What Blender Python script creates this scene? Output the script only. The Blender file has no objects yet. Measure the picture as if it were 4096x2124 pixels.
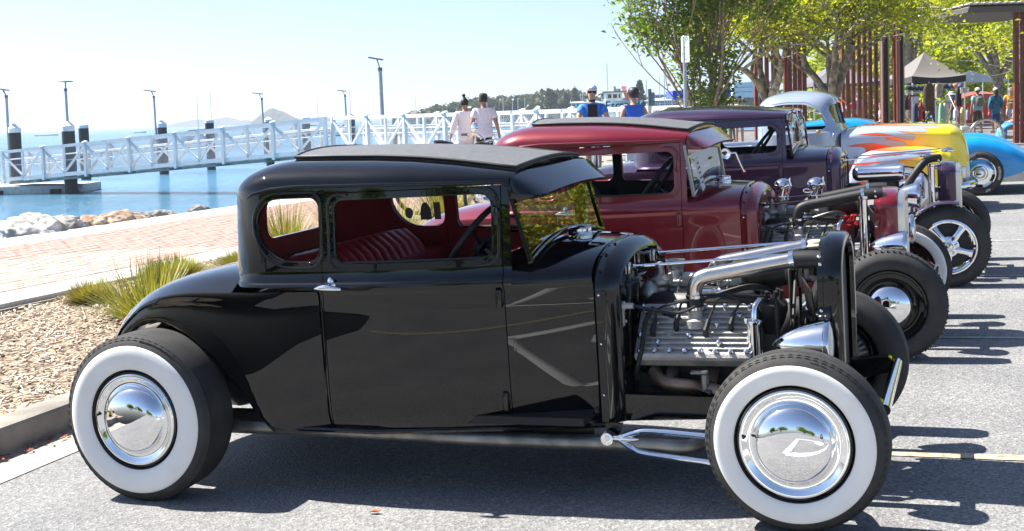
import bpy, bmesh, math, random
import numpy as np
from mathutils import Matrix, Vector, noise
rnd = random.Random(7)
R = math.radians
S = bpy.context.scene
COL = S.collection
# ---------------------------------------------------------------- camera, sky, sun, exposure
cd = bpy.data.cameras.new('camera'); cam = bpy.data.objects.new('camera', cd); COL.objects.link(cam)
cd.sensor_width = 36; cd.lens = 44.49; cd.shift_y = -0.05546; cd.clip_start = .1; cd.clip_end = 30000
cam.matrix_world = Matrix(((.9995, .0316, 0, 0), (-.0023, .0737, -.9973, 0), (-.0315, .9968, .0737, 1.5291), (0, 0, 0, 1)))
S.camera = cam
# the car park is a plane that slopes a little against the level sea: PM carries its frame into the world
PM = Matrix(((.9386, .3437, -.0304, -1.2833), (-.3442, .9389, -.0092, 5.8777), (.0254, .0191, .9995, .0003), (0, 0, 0, 1)))
I4 = Matrix.Identity(4)
SUN_EL, SUN_AZ = R(53), R(-3)
sd = PM.to_3x3() @ Vector((math.cos(SUN_EL)*math.cos(SUN_AZ), math.cos(SUN_EL)*math.sin(SUN_AZ), -math.sin(SUN_EL)))
sd.normalize()
to_sun = -sd
W = bpy.data.worlds.new('World'); S.world = W; W.use_nodes = True
nt = W.node_tree; nt.nodes.clear()
sky = nt.nodes.new('ShaderNodeTexSky'); sky.sky_type = 'NISHITA'; sky.sun_disc = False
sky.sun_elevation = math.asin(to_sun.z); sky.sun_rotation = math.atan2(to_sun.x, to_sun.y)
sky.air_density = .7; sky.dust_density = .8; sky.ozone_density = 5.0; sky.altitude = 0
bg = nt.nodes.new('ShaderNodeBackground'); bg.inputs[1].default_value = .075
wo = nt.nodes.new('ShaderNodeOutputWorld'); hsv = nt.nodes.new('ShaderNodeHueSaturation'); hsv.inputs['Saturation'].default_value = .95; nt.links.new(sky.outputs[0], hsv.inputs['Color']); nt.links.new(hsv.outputs[0], bg.inputs[0]); nt.links.new(bg.outputs[0], wo.inputs[0])
sl = bpy.data.lights.new('sun', 'SUN'); sl.energy = 5.0; sl.angle = R(.53); sl.color = (1, .955, .88)
so = bpy.data.objects.new('sun', sl); COL.objects.link(so); so.rotation_euler = sd.to_track_quat('-Z', 'Y').to_euler()
so.location = (0, 0, 30)
S.view_settings.view_transform = 'Standard'; S.view_settings.look = 'None'
S.view_settings.exposure = 1.45; S.view_settings.gamma = 1; S.view_settings.use_curve_mapping = False
S.render.engine = 'CYCLES'
S.cycles.use_denoising = True
S.cycles.max_bounces = 10; S.cycles.glossy_bounces = 5; S.cycles.transmission_bounces = 8; S.cycles.transparent_max_bounces = 16
S.cycles.diffuse_bounces = 3; S.cycles.caustics_reflective = False; S.cycles.caustics_refractive = False
S.cycles.sample_clamp_indirect = 12

# ---------------------------------------------------------------- materials
MATS = {}
def new_mat(name):
    m = bpy.data.materials.new(name); m.use_nodes = True
    b = m.node_tree.nodes['Principled BSDF']
    MATS[name] = m
    return m, m.node_tree, b
def mat(name, col=(.5, .5, .5), rough=.5, metal=0., coat=0., spec=.5, var=0., scale=8., bump=0., bscale=60., trans=0., ior=1.45, alpha=1., sheen=0., col2=None, detail=4., coat_rough=.03, flake=0.):
    if name in MATS: return MATS[name]
    m, t, b = new_mat(name)
    b.inputs['Base Color'].default_value = (*col, 1); b.inputs['Roughness'].default_value = rough
    b.inputs['Metallic'].default_value = metal; b.inputs['Coat Weight'].default_value = coat
    b.inputs['Coat Roughness'].default_value = coat_rough
    b.inputs['Specular IOR Level'].default_value = spec
    b.inputs['Transmission Weight'].default_value = trans; b.inputs['IOR'].default_value = ior
    b.inputs['Alpha'].default_value = alpha; b.inputs['Sheen Weight'].default_value = sheen
    tc = None
    def coord():
        nonlocal tc
        if tc is None: tc = t.nodes.new('ShaderNodeTexCoord')
        return tc.outputs['Object']
    if var or col2:
        n = t.nodes.new('ShaderNodeTexNoise'); n.inputs['Scale'].default_value = scale; n.inputs['Detail'].default_value = detail
        t.links.new(coord(), n.inputs['Vector'])
        r = t.nodes.new('ShaderNodeValToRGB'); r.color_ramp.elements[0].position = .35; r.color_ramp.elements[1].position = .65
        a = col; c = col2 or col
        r.color_ramp.elements[0].color = (*[max(0, x*(1-var)) for x in a], 1); r.color_ramp.elements[1].color = (*[min(1, x*(1+var)) for x in c], 1)
        t.links.new(n.outputs['Fac'], r.inputs[0]); t.links.new(r.outputs[0], b.inputs['Base Color'])
    if bump:
        n = t.nodes.new('ShaderNodeTexNoise'); n.inputs['Scale'].default_value = bscale; n.inputs['Detail'].default_value = 3
        t.links.new(coord(), n.inputs['Vector'])
        bp = t.nodes.new('ShaderNodeBump'); bp.inputs['Strength'].default_value = bump; bp.inputs['Distance'].default_value = .01
        t.links.new(n.outputs['Fac'], bp.inputs['Height']); t.links.new(bp.outputs[0], b.inputs['Normal'])
    return m

# ---------------------------------------------------------------- mesh builder
class MB:
    def __init__(s): s.v = []; s.f = []; s.mi = []
    def add(s, vs, fs, m=0, M=None):
        o = len(s.v)
        if M is not None: vs = [M @ Vector(v) for v in vs]
        s.v.extend([tuple(v) for v in vs]); s.f.extend([tuple(i+o for i in f) for f in fs]); s.mi.extend([m]*len(fs))
        return s
    def box(s, c, d, m=0, M=None, b=0.):
        x, y, z = d[0]/2, d[1]/2, d[2]/2
        T = Matrix.Translation(c) if M is None else M @ Matrix.Translation(c)
        if b <= 0:
            vs = [(i*x, j*y, k*z) for i in (-1, 1) for j in (-1, 1) for k in (-1, 1)]
            fs = [(0, 1, 3, 2), (4, 6, 7, 5), (0, 4, 5, 1), (2, 3, 7, 6), (0, 2, 6, 4), (1, 5, 7, 3)]
            return s.add(vs, fs, m, T)
        b = min(b, x*.9, y*.9, z*.9)
        vs = []; idx = {}
        for i in (-1, 1):
            for j in (-1, 1):
                for k in (-1, 1):
                    for a, p in enumerate(((i*x, j*(y-b), k*(z-b)), (i*(x-b), j*y, k*(z-b)), (i*(x-b), j*(y-b), k*z))):
                        idx[i, j, k, a] = len(vs); vs.append(p)
        fs = []
        g = lambda i, j, k, a: idx[i, j, k, a]
        for q in (-1, 1):
            fs.append([g(q, -1, -1, 0), g(q, 1, -1, 0), g(q, 1, 1, 0), g(q, -1, 1, 0)][::q])
            fs.append([g(-1, q, -1, 1), g(-1, q, 1, 1), g(1, q, 1, 1), g(1, q, -1, 1)][::q])
            fs.append([g(-1, -1, q, 2), g(1, -1, q, 2), g(1, 1, q, 2), g(-1, 1, q, 2)][::q])
        for i in (-1, 1):
            for j in (-1, 1):
                fs.append([g(i, j, -1, 0), g(i, j, -1, 1), g(i, j, 1, 1), g(i, j, 1, 0)][::i*j])
                fs.append([g(i, -1, j, 0), g(i, 1, j, 0), g(i, 1, j, 2), g(i, -1, j, 2)][::i*j])
                fs.append([g(-1, i, j, 1), g(-1, i, j, 2), g(1, i, j, 2), g(1, i, j, 1)][::i*j])
                for k in (-1, 1):
                    fs.append([g(i, j, k, 0), g(i, j, k, 1), g(i, j, k, 2)][::-i*j*k])
        return s.add(vs, fs, m, T)
    def tube(s, path, r, n=8, caps=True, m=0, closed=False, M=None):
        P = [Vector(p) for p in path]; L = len(P)
        rs = r if isinstance(r, (list, tuple)) else [r]*L
        vs = []; up = None
        for i, p in enumerate(P):
            if closed: t = P[(i+1) % L]-P[i-1]
            else: t = P[min(i+1, L-1)]-P[max(i-1, 0)]
            if t.length < 1e-9: t = Vector((0, 0, 1))
            t.normalize()
            if up is None:
                up = Vector((0, 0, 1)) if abs(t.z) < .9 else Vector((1, 0, 0))
            a = t.cross(up)
            if a.length < 1e-6: a = t.orthogonal()
            a.normalize(); b = a.cross(t).normalized(); up = b
            for k in range(n):
                th = 2*math.pi*k/n
                vs.append(p + (a*math.cos(th)+b*math.sin(th))*rs[i])
        fs = []
        for i in range(L if closed else L-1):
            for k in range(n):
                a, b = i*n+k, i*n+(k+1) % n; j = (i+1) % L
                fs.append((a, b, j*n+(k+1) % n, j*n+k))
        if caps and not closed:
            fs.append(tuple(range(n-1, -1, -1))); fs.append(tuple((L-1)*n+k for k in range(n)))
        return s.add(vs, fs, m, M)
    def bar(s, p, q, w, h, m=0, up=(0, 0, 1), M=None):
        p, q = Vector(p), Vector(q); t = (q-p); L = t.length; t.normalize(); u = Vector(up)
        a = t.cross(u)
        if a.length < 1e-5: a = t.orthogonal()
        a.normalize(); b = a.cross(t)
        T = Matrix(((t.x, a.x, b.x, (p.x+q.x)/2), (t.y, a.y, b.y, (p.y+q.y)/2), (t.z, a.z, b.z, (p.z+q.z)/2), (0, 0, 0, 1)))
        return s.box((0, 0, 0), (L, w, h), m, T if M is None else M @ T)
    def cyl(s, p, q, r, r2=None, n=12, m=0, caps=True, M=None):
        return s.tube([p, q], [r, r if r2 is None else r2], n, caps, m, M=M)
    def lathe(s, prof, o=(0, 0, 0), ax=(0, 0, 1), n=24, m=0, M=None, cap0=False, cap1=False, ref=None, wob=None):
        # prof: (radius, height along axis)
        ax = Vector(ax).normalized(); u = Vector(ref) if ref else ax.orthogonal().normalized(); w = ax.cross(u); o = Vector(o)
        vs = []
        for i, (r, h) in enumerate(prof):
            for k in range(n):
                th = 2*math.pi*k/n
                hh = h + (wob(i, k) if wob else 0)
                vs.append(o + ax*hh + (u*math.cos(th)+w*math.sin(th))*r)
        fs = []
        for i in range(len(prof)-1):
            for k in range(n):
                fs.append((i*n+k, i*n+(k+1) % n, (i+1)*n+(k+1) % n, (i+1)*n+k))
        if cap0: fs.append(tuple(range(n-1, -1, -1)))
        if cap1: fs.append(tuple((len(prof)-1)*n+k for k in range(n)))
        return s.add(vs, fs, m, M)
    def grid(s, rows, m=0, M=None, cu=False, cv=False, flip=False):
        nr, nc = len(rows), len(rows[0]); vs = [p for r in rows for p in r]; fs = []
        for i in range(nr if cu else nr-1):
            for k in range(nc if cv else nc-1):
                a, b, c, d = i*nc+k, i*nc+(k+1) % nc, ((i+1) % nr)*nc+(k+1) % nc, ((i+1) % nr)*nc+k
                fs.append((d, c, b, a) if flip else (a, b, c, d))
        return s.add(vs, fs, m, M)
    def prism(s, poly, d0, d1, axis='y', m=0, M=None):
        # poly in the two other axes; extruded from d0 to d1
        def P(a, b, d): return {'y': (a, d, b), 'x': (d, a, b), 'z': (a, b, d)}[axis]
        n = len(poly); vs = [P(a, b, d0) for a, b in poly]+[P(a, b, d1) for a, b in poly]
        fs = [(i, (i+1) % n, n+(i+1) % n, n+i) for i in range(n)]+[tuple(range(n-1, -1, -1)), tuple(range(n, 2*n))]
        return s.add(vs, fs, m, M)
    def sph(s, c, r, nu=12, nv=8, m=0, M=None):
        r = r if isinstance(r, (tuple, list)) else (r, r, r)
        vs = [(c[0], c[1], c[2]+r[2])]
        for i in range(1, nv):
            a = math.pi*i/nv
            for k in range(nu):
                t = 2*math.pi*k/nu; vs.append((c[0]+r[0]*math.sin(a)*math.cos(t), c[1]+r[1]*math.sin(a)*math.sin(t), c[2]+r[2]*math.cos(a)))
        vs.append((c[0], c[1], c[2]-r[2])); e = len(vs)-1; fs = []
        for k in range(nu): fs.append((0, 1+k, 1+(k+1) % nu)); fs.append((e, e-nu+(k+1) % nu, e-nu+k))
        for i in range(nv-2):
            for k in range(nu):
                a = 1+i*nu+k; b = 1+i*nu+(k+1) % nu; fs.append((a, a+nu, b+nu, b))
        return s.add(vs, fs, m, M)
    def mesh(s, name, sharp=40, fix=True):
        me = bpy.data.meshes.new(name); me.from_pydata(s.v, [], s.f)
        if s.mi and max(s.mi) > 0: me.polygons.foreach_set('material_index', s.mi)
        if fix:
            bm = bmesh.new(); bm.from_mesh(me); bmesh.ops.recalc_face_normals(bm, faces=bm.faces); bm.to_mesh(me); bm.free()
        me.polygons.foreach_set('use_smooth', [True]*len(me.polygons))
        if sharp is not None and sharp < 180: me.set_sharp_from_angle(angle=R(sharp))
        me.update(); return me

def mlist(m): return m if isinstance(m, (list, tuple)) else [m]
def obj(name, mb, m, parent=None, label=None, sharp=40, fix=True):
    me = mb.mesh(name, sharp, fix) if isinstance(mb, MB) else mb
    if m is not None:
        me.materials.clear()
        for x in mlist(m): me.materials.append(x)
    o = bpy.data.objects.new(name, me); COL.objects.link(o)
    if parent: o.parent = parent
    if label: o['label'] = label
    return o
def tag(o, label, cat, group=None):
    o['label'] = label; o['category'] = cat
    if group: o['group'] = group
    return o
def thing(name, label, cat, M=None, group=None):
    o = bpy.data.objects.new(name, None); COL.objects.link(o); o.empty_display_size = .1
    if M is not None: o.matrix_world = M
    return tag(o, label, cat, group)
def struct(name, mb, m, M=None, kind='structure', sharp=40, fix=True):
    o = obj(name, mb, m, sharp=sharp, fix=fix); o['kind'] = kind
    if M is not None: o.matrix_world = M
    return o
def kids(o): return [c for c in o.children]
def copy_tree(o, parent=None, M=None):
    c = o.copy(); COL.objects.link(c)
    if parent: c.parent = parent; c.matrix_parent_inverse = o.matrix_parent_inverse
    if M is not None: c.matrix_world = M
    for ch in kids(o): copy_tree(ch, c)
    return c
def T(x, y, z=0., rz=0., s=1.): return Matrix.Translation((x, y, z)) @ Matrix.Rotation(rz, 4, 'Z') @ Matrix.Scale(s, 4)
def evalmesh(o):
    dg = bpy.context.evaluated_depsgraph_get(); dg.update()
    return bpy.data.meshes.new_from_object(o.evaluated_get(dg), preserve_all_data_layers=True, depsgraph=dg)
def boolean(o, cutter_mb, op='DIFFERENCE', mats=None, keep=False, selfx=False):
    me = cutter_mb.mesh('cut', None)
    for x in mlist(mats) if mats else []: me.materials.append(x)
    c = bpy.data.objects.new('cut', me); COL.objects.link(c)
    md = o.modifiers.new('b', 'BOOLEAN'); md.operation = op; md.object = c; md.solver = 'EXACT'; md.use_self = selfx
    r = evalmesh(o)
    if len(r.vertices) == 0:
        md.use_self = True; r = evalmesh(o)
        if len(r.vertices) == 0: md.solver = 'FAST'; r = evalmesh(o); print('boolean fell back', o.name)
    o.modifiers.remove(md); old = o.data
    bpy.data.objects.remove(c); bpy.data.meshes.remove(me)
    if keep: return r
    o.data = r; bpy.data.meshes.remove(old); return o
def text_mesh(txt, size, depth=.002, font_bold=False, spacing=1.):
    cu = bpy.data.curves.new('t', 'FONT'); cu.body = txt; cu.size = size; cu.extrude = depth; cu.align_x = 'CENTER'; cu.align_y = 'CENTER'; cu.space_character = spacing
    cu.resolution_u = 2
    if font_bold: cu.offset = size*.018
    o = bpy.data.objects.new('t', cu); COL.objects.link(o)
    me = evalmesh(o); bpy.data.objects.remove(o); bpy.data.curves.remove(cu)
    return me
def text_obj(name, txt, size, m, M, parent, depth=.002, bold=False, spacing=1., map_fn=None):
    me = text_mesh(txt, size, depth, bold, spacing); me.name = name
    for v in me.vertices: v.co = (M @ v.co) if map_fn is None else map_fn(v.co)
    me.materials.clear(); me.materials.append(m)
    o = bpy.data.objects.new(name, me); COL.objects.link(o); o.parent = parent; return o
def rrect(x0, x1, z0, z1, r, n=5):
    rs = r if isinstance(r, (list, tuple)) else [r]*4   # bl, br, tr, tl
    out = []
    for (cx, cz, a0, rr) in ((x0+rs[0], z0+rs[0], 180, rs[0]), (x1-rs[1], z0+rs[1], 270, rs[1]), (x1-rs[2], z1-rs[2], 0, rs[2]), (x0+rs[3], z1-rs[3], 90, rs[3])):
        for k in range(n+1):
            a = R(a0+90*k/n); out.append((cx+rr*math.cos(a), cz+rr*math.sin(a)))
    return out
def interp(x, xs, ys):
    return float(np.interp(x, xs, ys))
def smooth_path(P, n=4):
    # Catmull-Rom through points
    P = [Vector(p) for p in P]; out = []
    for i in range(len(P)-1):
        p0 = P[max(i-1, 0)]; p1 = P[i]; p2 = P[i+1]; p3 = P[min(i+2, len(P)-1)]
        for k in range(n):
            t = k/n; out.append(.5*((2*p1)+(p2-p0)*t+(2*p0-5*p1+4*p2-p3)*t*t+(3*p1-p0-3*p2+p3)*t**3))
    out.append(P[-1]); return out

def _mk(t, k, kw):
    n = t.nodes.new(k)
    for a, v in kw.items():
        if a in n.inputs: n.inputs[a].default_value = v
        else: setattr(n, a, v)
    return n
def ramp(t, stops):
    r = t.nodes.new('ShaderNodeValToRGB'); e = r.color_ramp.elements
    while len(e) < len(stops): e.new(.5)
    for q, (p, c) in zip(e, stops): q.position = p; q.color = (*c, 1)
    return r
# ---------------------------------------------------------------- car materials
m_black = mat('gloss_black_paint', (.0035, .0038, .0045), .3, coat=1., coat_rough=.008, spec=.0)
m_maroon = mat('maroon_paint', (.19, .006, .014), .3, metal=.3, coat=1., coat_rough=.02)
m_purple = mat('purple_metallic_paint', (.045, .016, .052), .40, metal=.6, coat=1., coat_rough=.015)
m_satin = mat('satin_black', (.012, .012, .013), .42)
m_chrome = mat('chrome', (.82, .83, .85), .025, metal=1.)
m_steel = mat('brushed_steel', (.62, .58, .54), .2, metal=1., var=.08, scale=30)
m_alu = mat('cast_aluminium', (.43, .41, .38), .5, metal=.45, var=.15, scale=14, bump=.35, bscale=180)
m_alud = mat('dull_zinc', (.33, .34, .33), .45, metal=.9, var=.2, scale=20, bump=.3, bscale=120)
m_iron = mat('dark_iron', (.016, .015, .014), .5, var=.3, scale=20)
m_rust = mat('heat_stained_pipe', (.13, .075, .045), .45, metal=.7, var=.4, scale=9, col2=(.22, .16, .12))
m_dirty = mat('dull_exhaust_steel', (.24, .23, .21), .4, metal=.8, var=.3, scale=12)
m_rubber = mat('tyre_rubber', (.034, .033, .032), .72, var=.25, scale=12, bump=.15, bscale=200)
m_hose = mat('black_hose', (.015, .015, .016), .55)
m_white = mat('whitewall', (.83, .81, .77), .42, var=.04, scale=6)
m_vinyl = mat('black_roof_vinyl', (.12, .122, .128), .55, bump=.6, bscale=420, var=.12, scale=30)
m_red = mat('red_leather', (.38, .014, .02), .42, var=.12, scale=10)
m_redlin = mat('red_lining', (.33, .012, .016), .75, var=.1, scale=14)
m_dark = mat('dark_lining', (.012, .011, .012), .7)
m_cream = mat('cream_paint', (.62, .58, .42), .4)
m_orange = mat('brass', (.62, .36, .12), .3, metal=1.)
m_redcap = mat('red_plastic', (.45, .02, .02), .35)
m_letter = mat('raised_rubber_letter', (.05, .05, .05), .5)
m_wletter = mat('white_letter', (.72, .70, .64), .5)
m_mesh = mat('radiator_core', (.02, .02, .02), .6)
m_silver = mat('grille_silver', (.72, .70, .66), .32, metal=.9)
m_sticker = mat('sticker_back', (.24, .24, .27), .6); m_stick2 = mat('glitter_sticker', (.05, .12, .20), .4, var=.8, scale=400, col2=(.5, .6, .7))
m_paper = mat('paper', (.78, .78, .76), .6)
def glass_mat(name, tint=(.94, .96, .95), ior=1.5, dirt=.0):
    m, t, b = new_mat(name); t.nodes.remove(b)
    out = t.nodes['Material Output']; fr = t.nodes.new('ShaderNodeFresnel'); fr.inputs[0].default_value = ior
    tr = t.nodes.new('ShaderNodeBsdfTransparent'); tr.inputs[0].default_value = (*tint, 1)
    gl = t.nodes.new('ShaderNodeBsdfGlossy'); gl.inputs['Roughness'].default_value = .004
    mx = t.nodes.new('ShaderNodeMixShader'); t.links.new(fr.outputs[0], mx.inputs[0]); t.links.new(tr.outputs[0], mx.inputs[1]); t.links.new(gl.outputs[0], mx.inputs[2])
    t.links.new(mx.outputs[0], out.inputs[0]); return m
m_glass = glass_mat('window_glass', (.9, .93, .92), 1.5)
m_wglass = glass_mat('windscreen_glass', (.80, .85, .82), 2.4)

# ---------------------------------------------------------------- wheels
def tyre_mb(R0, w, rb, n=120, ribs=5, blocks=False):
    # axis +Y is outwards face at 0, tyre goes to -w
    mb = MB(); d = R0-rb
    pr = [(rb-.004, -.030), (rb+.010, -.006), (rb+.25*d, .004), (rb+.5*d, .006), (rb+.66*d, .001), (rb+.80*d, -.010), (rb+.9*d, -.019), (rb+.955*d, -.026)]
    t0, t1 = -.032, -w+.032; tr = []
    step = (t1-t0)/ribs
    for i in range(ribs):
        a = t0+step*i; crown = lambda x: R0-.004*abs((x-(t0+t1)/2)/((t1-t0)/2))**2
        g = .012
        tr += [(crown(a+.0), a+.003*(i > 0)), (crown(a+step), a+step-.006)]
        if i < ribs-1: tr += [(R0-g, a+step-.0045), (R0-g, a+step+.0012)]
    prof = pr+[(R0-.003, -.029)]+tr+[(R0-.003, -w+.029)]+[(r, -w-a) for r, a in reversed(pr)]
    k0 = len(pr)+1; k1 = k0+len(tr)
    mb.lathe(prof, ax=(0, 1, 0), n=n, ref=(1, 0, 0), wob=lambda i, k: (.0022*((k % 4) in (0, 1))-.0011) if k0 < i < k1-1 else 0)
    # fine shoulder sipes
    for k in range(n//2 if blocks else 0):
        a = 4*math.pi*k/n
        for y in (-.0215, -w+.0215):
            M = Matrix.Rotation(a, 4, 'Y'); mb.box((rb+.925*d, y, 0), (.020, .007, .009), 0, M)
    return mb
def ring_text(txt, size, rad, mid_deg, y, mat_, parent, bold=False, spacing=1.1, inv=False):
    # lettering round a wheel, read from outside (-Y side looking to +Y), wheel local: outer face is +y here
    def fn(co):
        a = R(mid_deg)-(co.x/rad)*(1 if not inv else -1); r = rad+(co.y if not inv else -co.y)
        return Vector((r*math.cos(a)*-1, y+co.z, r*math.sin(a)))
    return text_obj('raised_lettering', txt, size, mat_, I4, parent, .0012, bold, spacing, fn)
def wheel(parent, x, y, side, R0, w, ww=None, kind='cap', steer=0., name='wheel', rb=.198, texts=(), n=120, ribs=5, blocks=False):
    # side -1: outer face looks to -Y of the car
    M = Matrix.Translation((x, y, R0)) @ Matrix.Rotation(steer+(math.pi if side < 0 else 0), 4, 'Z')
    rim = MB()
    mm = [m_black, m_chrome]
    if kind in ('cap', 'steel', 'red'):
        rim.lathe([(rb-.004, -.035), (rb+.003, -.016), (rb-.003, -.010), (rb-.012, -.012), (rb-.018, -.024), (rb-.05, -.03), (.09, -.026), (.0, -.02)], ax=(0, 1, 0), n=48, ref=(1, 0, 0))
        rim.lathe([(rb-.004, -w+.03), (rb-.02, -w+.05), (.13, -w+.06), (.0, -w+.06)], ax=(0, 1, 0), n=32, ref=(1, 0, 0))
    rimmat = {'cap': m_black, 'steel': m_black, 'red': MATS.get('red_wheel_paint') or mat('red_wheel_paint', (.42, .012, .02), .25, coat=1.), 'mag': m_alu, 'rally': m_silver, 'drum': m_black}[kind]
    if kind == 'mag':
        rim.lathe([(rb+.004, -.02), (rb+.004, -.006), (rb-.006, -.004), (rb-.010, -.016), (rb-.022, -.022), (rb-.026, -.05), (rb-.03, -w+.04)], ax=(0, 1, 0), n=64, ref=(1, 0, 0))
    if kind == 'rally':
        rim.lathe([(rb+.004, -.02), (rb+.004, -.004), (rb-.008, -.004), (rb-.014, -.018), (rb-.022, -.030), (rb-.030, -.034), (.115, -.014), (.095, -.012), (.088, -.02), (.0, -.02)], ax=(0, 1, 0), n=64, ref=(1, 0, 0))
    if kind == 'drum':
        rim.lathe([(rb-.004, -.035), (rb+.003, -.016), (rb-.012, -.012), (rb-.03, -.05), (.0, -.05)], ax=(0, 1, 0), n=40, ref=(1, 0, 0))
    o = obj(name, rim, m_chrome if kind in ('mag', 'rally') else rimmat, parent, sharp=30); o.matrix_local = M
    tb = obj('tyre', tyre_mb(R0, w, rb, n, ribs, blocks), m_rubber, o, sharp=28)
    if n > 90 and not blocks:
        d_ = R0-rb
        for f_, amp in ((.875, .0028), (.93, .0022)):
            zz = MB(); nz = 132; ya = float(np.interp(f_, [.8, .9, .955], [-.010, -.019, -.026]))+.0006
            zz.tube([((rb+f_*d_+amp*(1 if k % 2 else -1))*math.cos(2*math.pi*k/nz), ya, (rb+f_*d_+amp*(1 if k % 2 else -1))*math.sin(2*math.pi*k/nz)) for k in range(nz)], .0011, n=4, closed=True); obj('groove_shade_ring', zz, m_dark, o, sharp=180)  # raised dark rings; their colour gives the shade of zigzag grooves
    if ww:
        b = MB(); r0 = rb+.010; d = R0-rb; f = lambda r: float(np.interp((r-rb)/d, [0, .06, .25, .5, .66, .8], [-.008, -.004, .004, .006, .001, -.010]))+.0018
        rr = [ww[0], ww[0]+.002]+[ww[0]+(ww[1]-ww[0])*k/8 for k in range(1, 8)]+[ww[1]-.0015, ww[1]]
        b.lathe([(r, f(r)-(.0025 if i in (0, len(rr)-1) else 0)) for i, r in enumerate(rr)], ax=(0, 1, 0), n=96, ref=(1, 0, 0))
        obj('whitewall_band', b, m_white, o, sharp=60)
    if kind in ('cap', 'red', 'steel'):
        c = MB()
        q = .192 if kind == 'cap' else .118
        if kind == 'cap':
            pr = [(.192, -.014), (.191, -.006), (.186, -.002), (.178, -.004), (.165, -.012), (.152, -.016), (.142, -.012), (.137, -.004), (.133, .004), (.126, .014), (.112, .024), (.09, .032), (.065, .0375), (.035, .0405), (.012, .0415), (0.0001, .0416)]
        else:
            pr = [(.118, -.022), (.116, -.012), (.108, -.004), (.098, .004), (.085, .012), (.06, .020), (.03, .025), (.0001, .0265)]
        c.lathe(pr, ax=(0, 1, 0), n=72, ref=(1, 0, 0)); obj('hubcap', c, m_chrome, o, sharp=60)
        if kind == 'red':
            t = MB(); t.lathe([(rb+.003, -.01), (rb+.001, -.003), (rb-.006, -.002), (rb-.014, -.009), (rb-.016, -.02)], ax=(0, 1, 0), n=64, ref=(1, 0, 0)); obj('trim_ring', t, m_chrome, o)
        v = MB(); v.cyl((.168, -.012, .02), (.170, .010, .02), .005, n=8); obj('valve_stem', v, m_hose, o)
    if kind == 'mag':
        for k in range(5):
            a = 2*math.pi*k/5+.3; s = MB(); Mr = Matrix.Rotation(a, 4, 'Y')
            rows = []
            for r, hw, yy, th in ((.045, .024, -.012, .03), (.08, .022, -.006, .03), (.12, .020, -.010, .026), (.15, .022, -.018, .02), (rb-.018, .030, -.026, .02)):
                rows.append([(r, yy-th, -hw), (r, yy-.008, -hw), (r, yy, -hw*.45), (r, yy+.002, 0), (r, yy, hw*.45), (r, yy-.008, hw), (r, yy-th, hw)])
            s.grid(rows, M=Mr); obj('spoke', s, m_chrome, o, sharp=50)
        h = MB(); h.lathe([(.078, -.05), (.076, -.018), (.06, -.012), (.036, -.008), (.033, .012), (.026, .02), (.0001, .022)], ax=(0, 1, 0), n=32, ref=(1, 0, 0)); obj('hub', h, m_chrome, o)
        for k in range(5):
            a = 2*math.pi*(k+.5)/5+.3; nmb = MB(); c = (.056*math.cos(a), -.008, -.056*math.sin(a)); nmb.lathe([(.014, -.012), (.014, .0), (.009, .004), (.008, .016), (.0001, .018)], o=c, ax=(0, 1, 0), n=10); obj('lug_nut', nmb, m_chrome, o)
        dk = MB(); dk.lathe([(rb-.035, -.06), (.0001, -.06)], ax=(0, 1, 0), n=40); obj('brake_drum', dk, m_iron, o)
    if kind == 'rally':
        for k in range(5):
            a = 2*math.pi*k/5+.2; s = MB(); pts = []
            for q in range(9): pts.append((.158*math.cos(a+.3*(q-4)/4), -.0235, -.158*math.sin(a+.3*(q-4)/4)))
            s.tube(pts, [.003]+[.0075]*7+[.003], n=6); obj('slot', s, m_iron, o)
        c = MB(); c.lathe([(.075, -.014), (.073, .0), (.06, .004), (.05, .002), (.046, .012), (.02, .018), (.0001, .019)], ax=(0, 1, 0), n=40, ref=(1, 0, 0)); obj('hubcap', c, m_chrome, o)
        vmb = MB()
        for k in range(48):
            a = 2*math.pi*k/48; vmb.box((.061, .004, 0), (.02, .003, .003), 0, Matrix.Rotation(a, 4, 'Y'))
        vo = obj('cap_fins', vmb, m_iron, o); vo['kind'] = 'stuff'
    if kind == 'drum':
        d = MB(); d.lathe([(.15, -w+.01), (.155, -w+.03), (.155, -w+.06), (.05, -w-.005), (.0001, -w-.005)], ax=(0, 1, 0), n=48, ref=(1, 0, 0))
        obj('brake_drum', d, m_alud, o)
        for k in range(40):
            a = 2*math.pi*k/40; f = MB(); f.bar((.05, -w-.008, 0), (.158, -w+.004, 0), .006, .010, M=Matrix.Rotation(a, 4, 'Y')); obj('cooling_fin', f, m_alud, o)
    for (txt, size, rad, deg, bold, mt, spc) in texts:
        dd = R0-rb; yy = float(np.interp((rad-rb)/dd, [0, .06, .25, .5, .66, .8, .9], [-.008, -.004, .004, .006, .001, -.010, -.019]))
        ring_text(txt, size, rad, deg, yy+.0005, mt, o, bold, spc)
    return o

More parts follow.
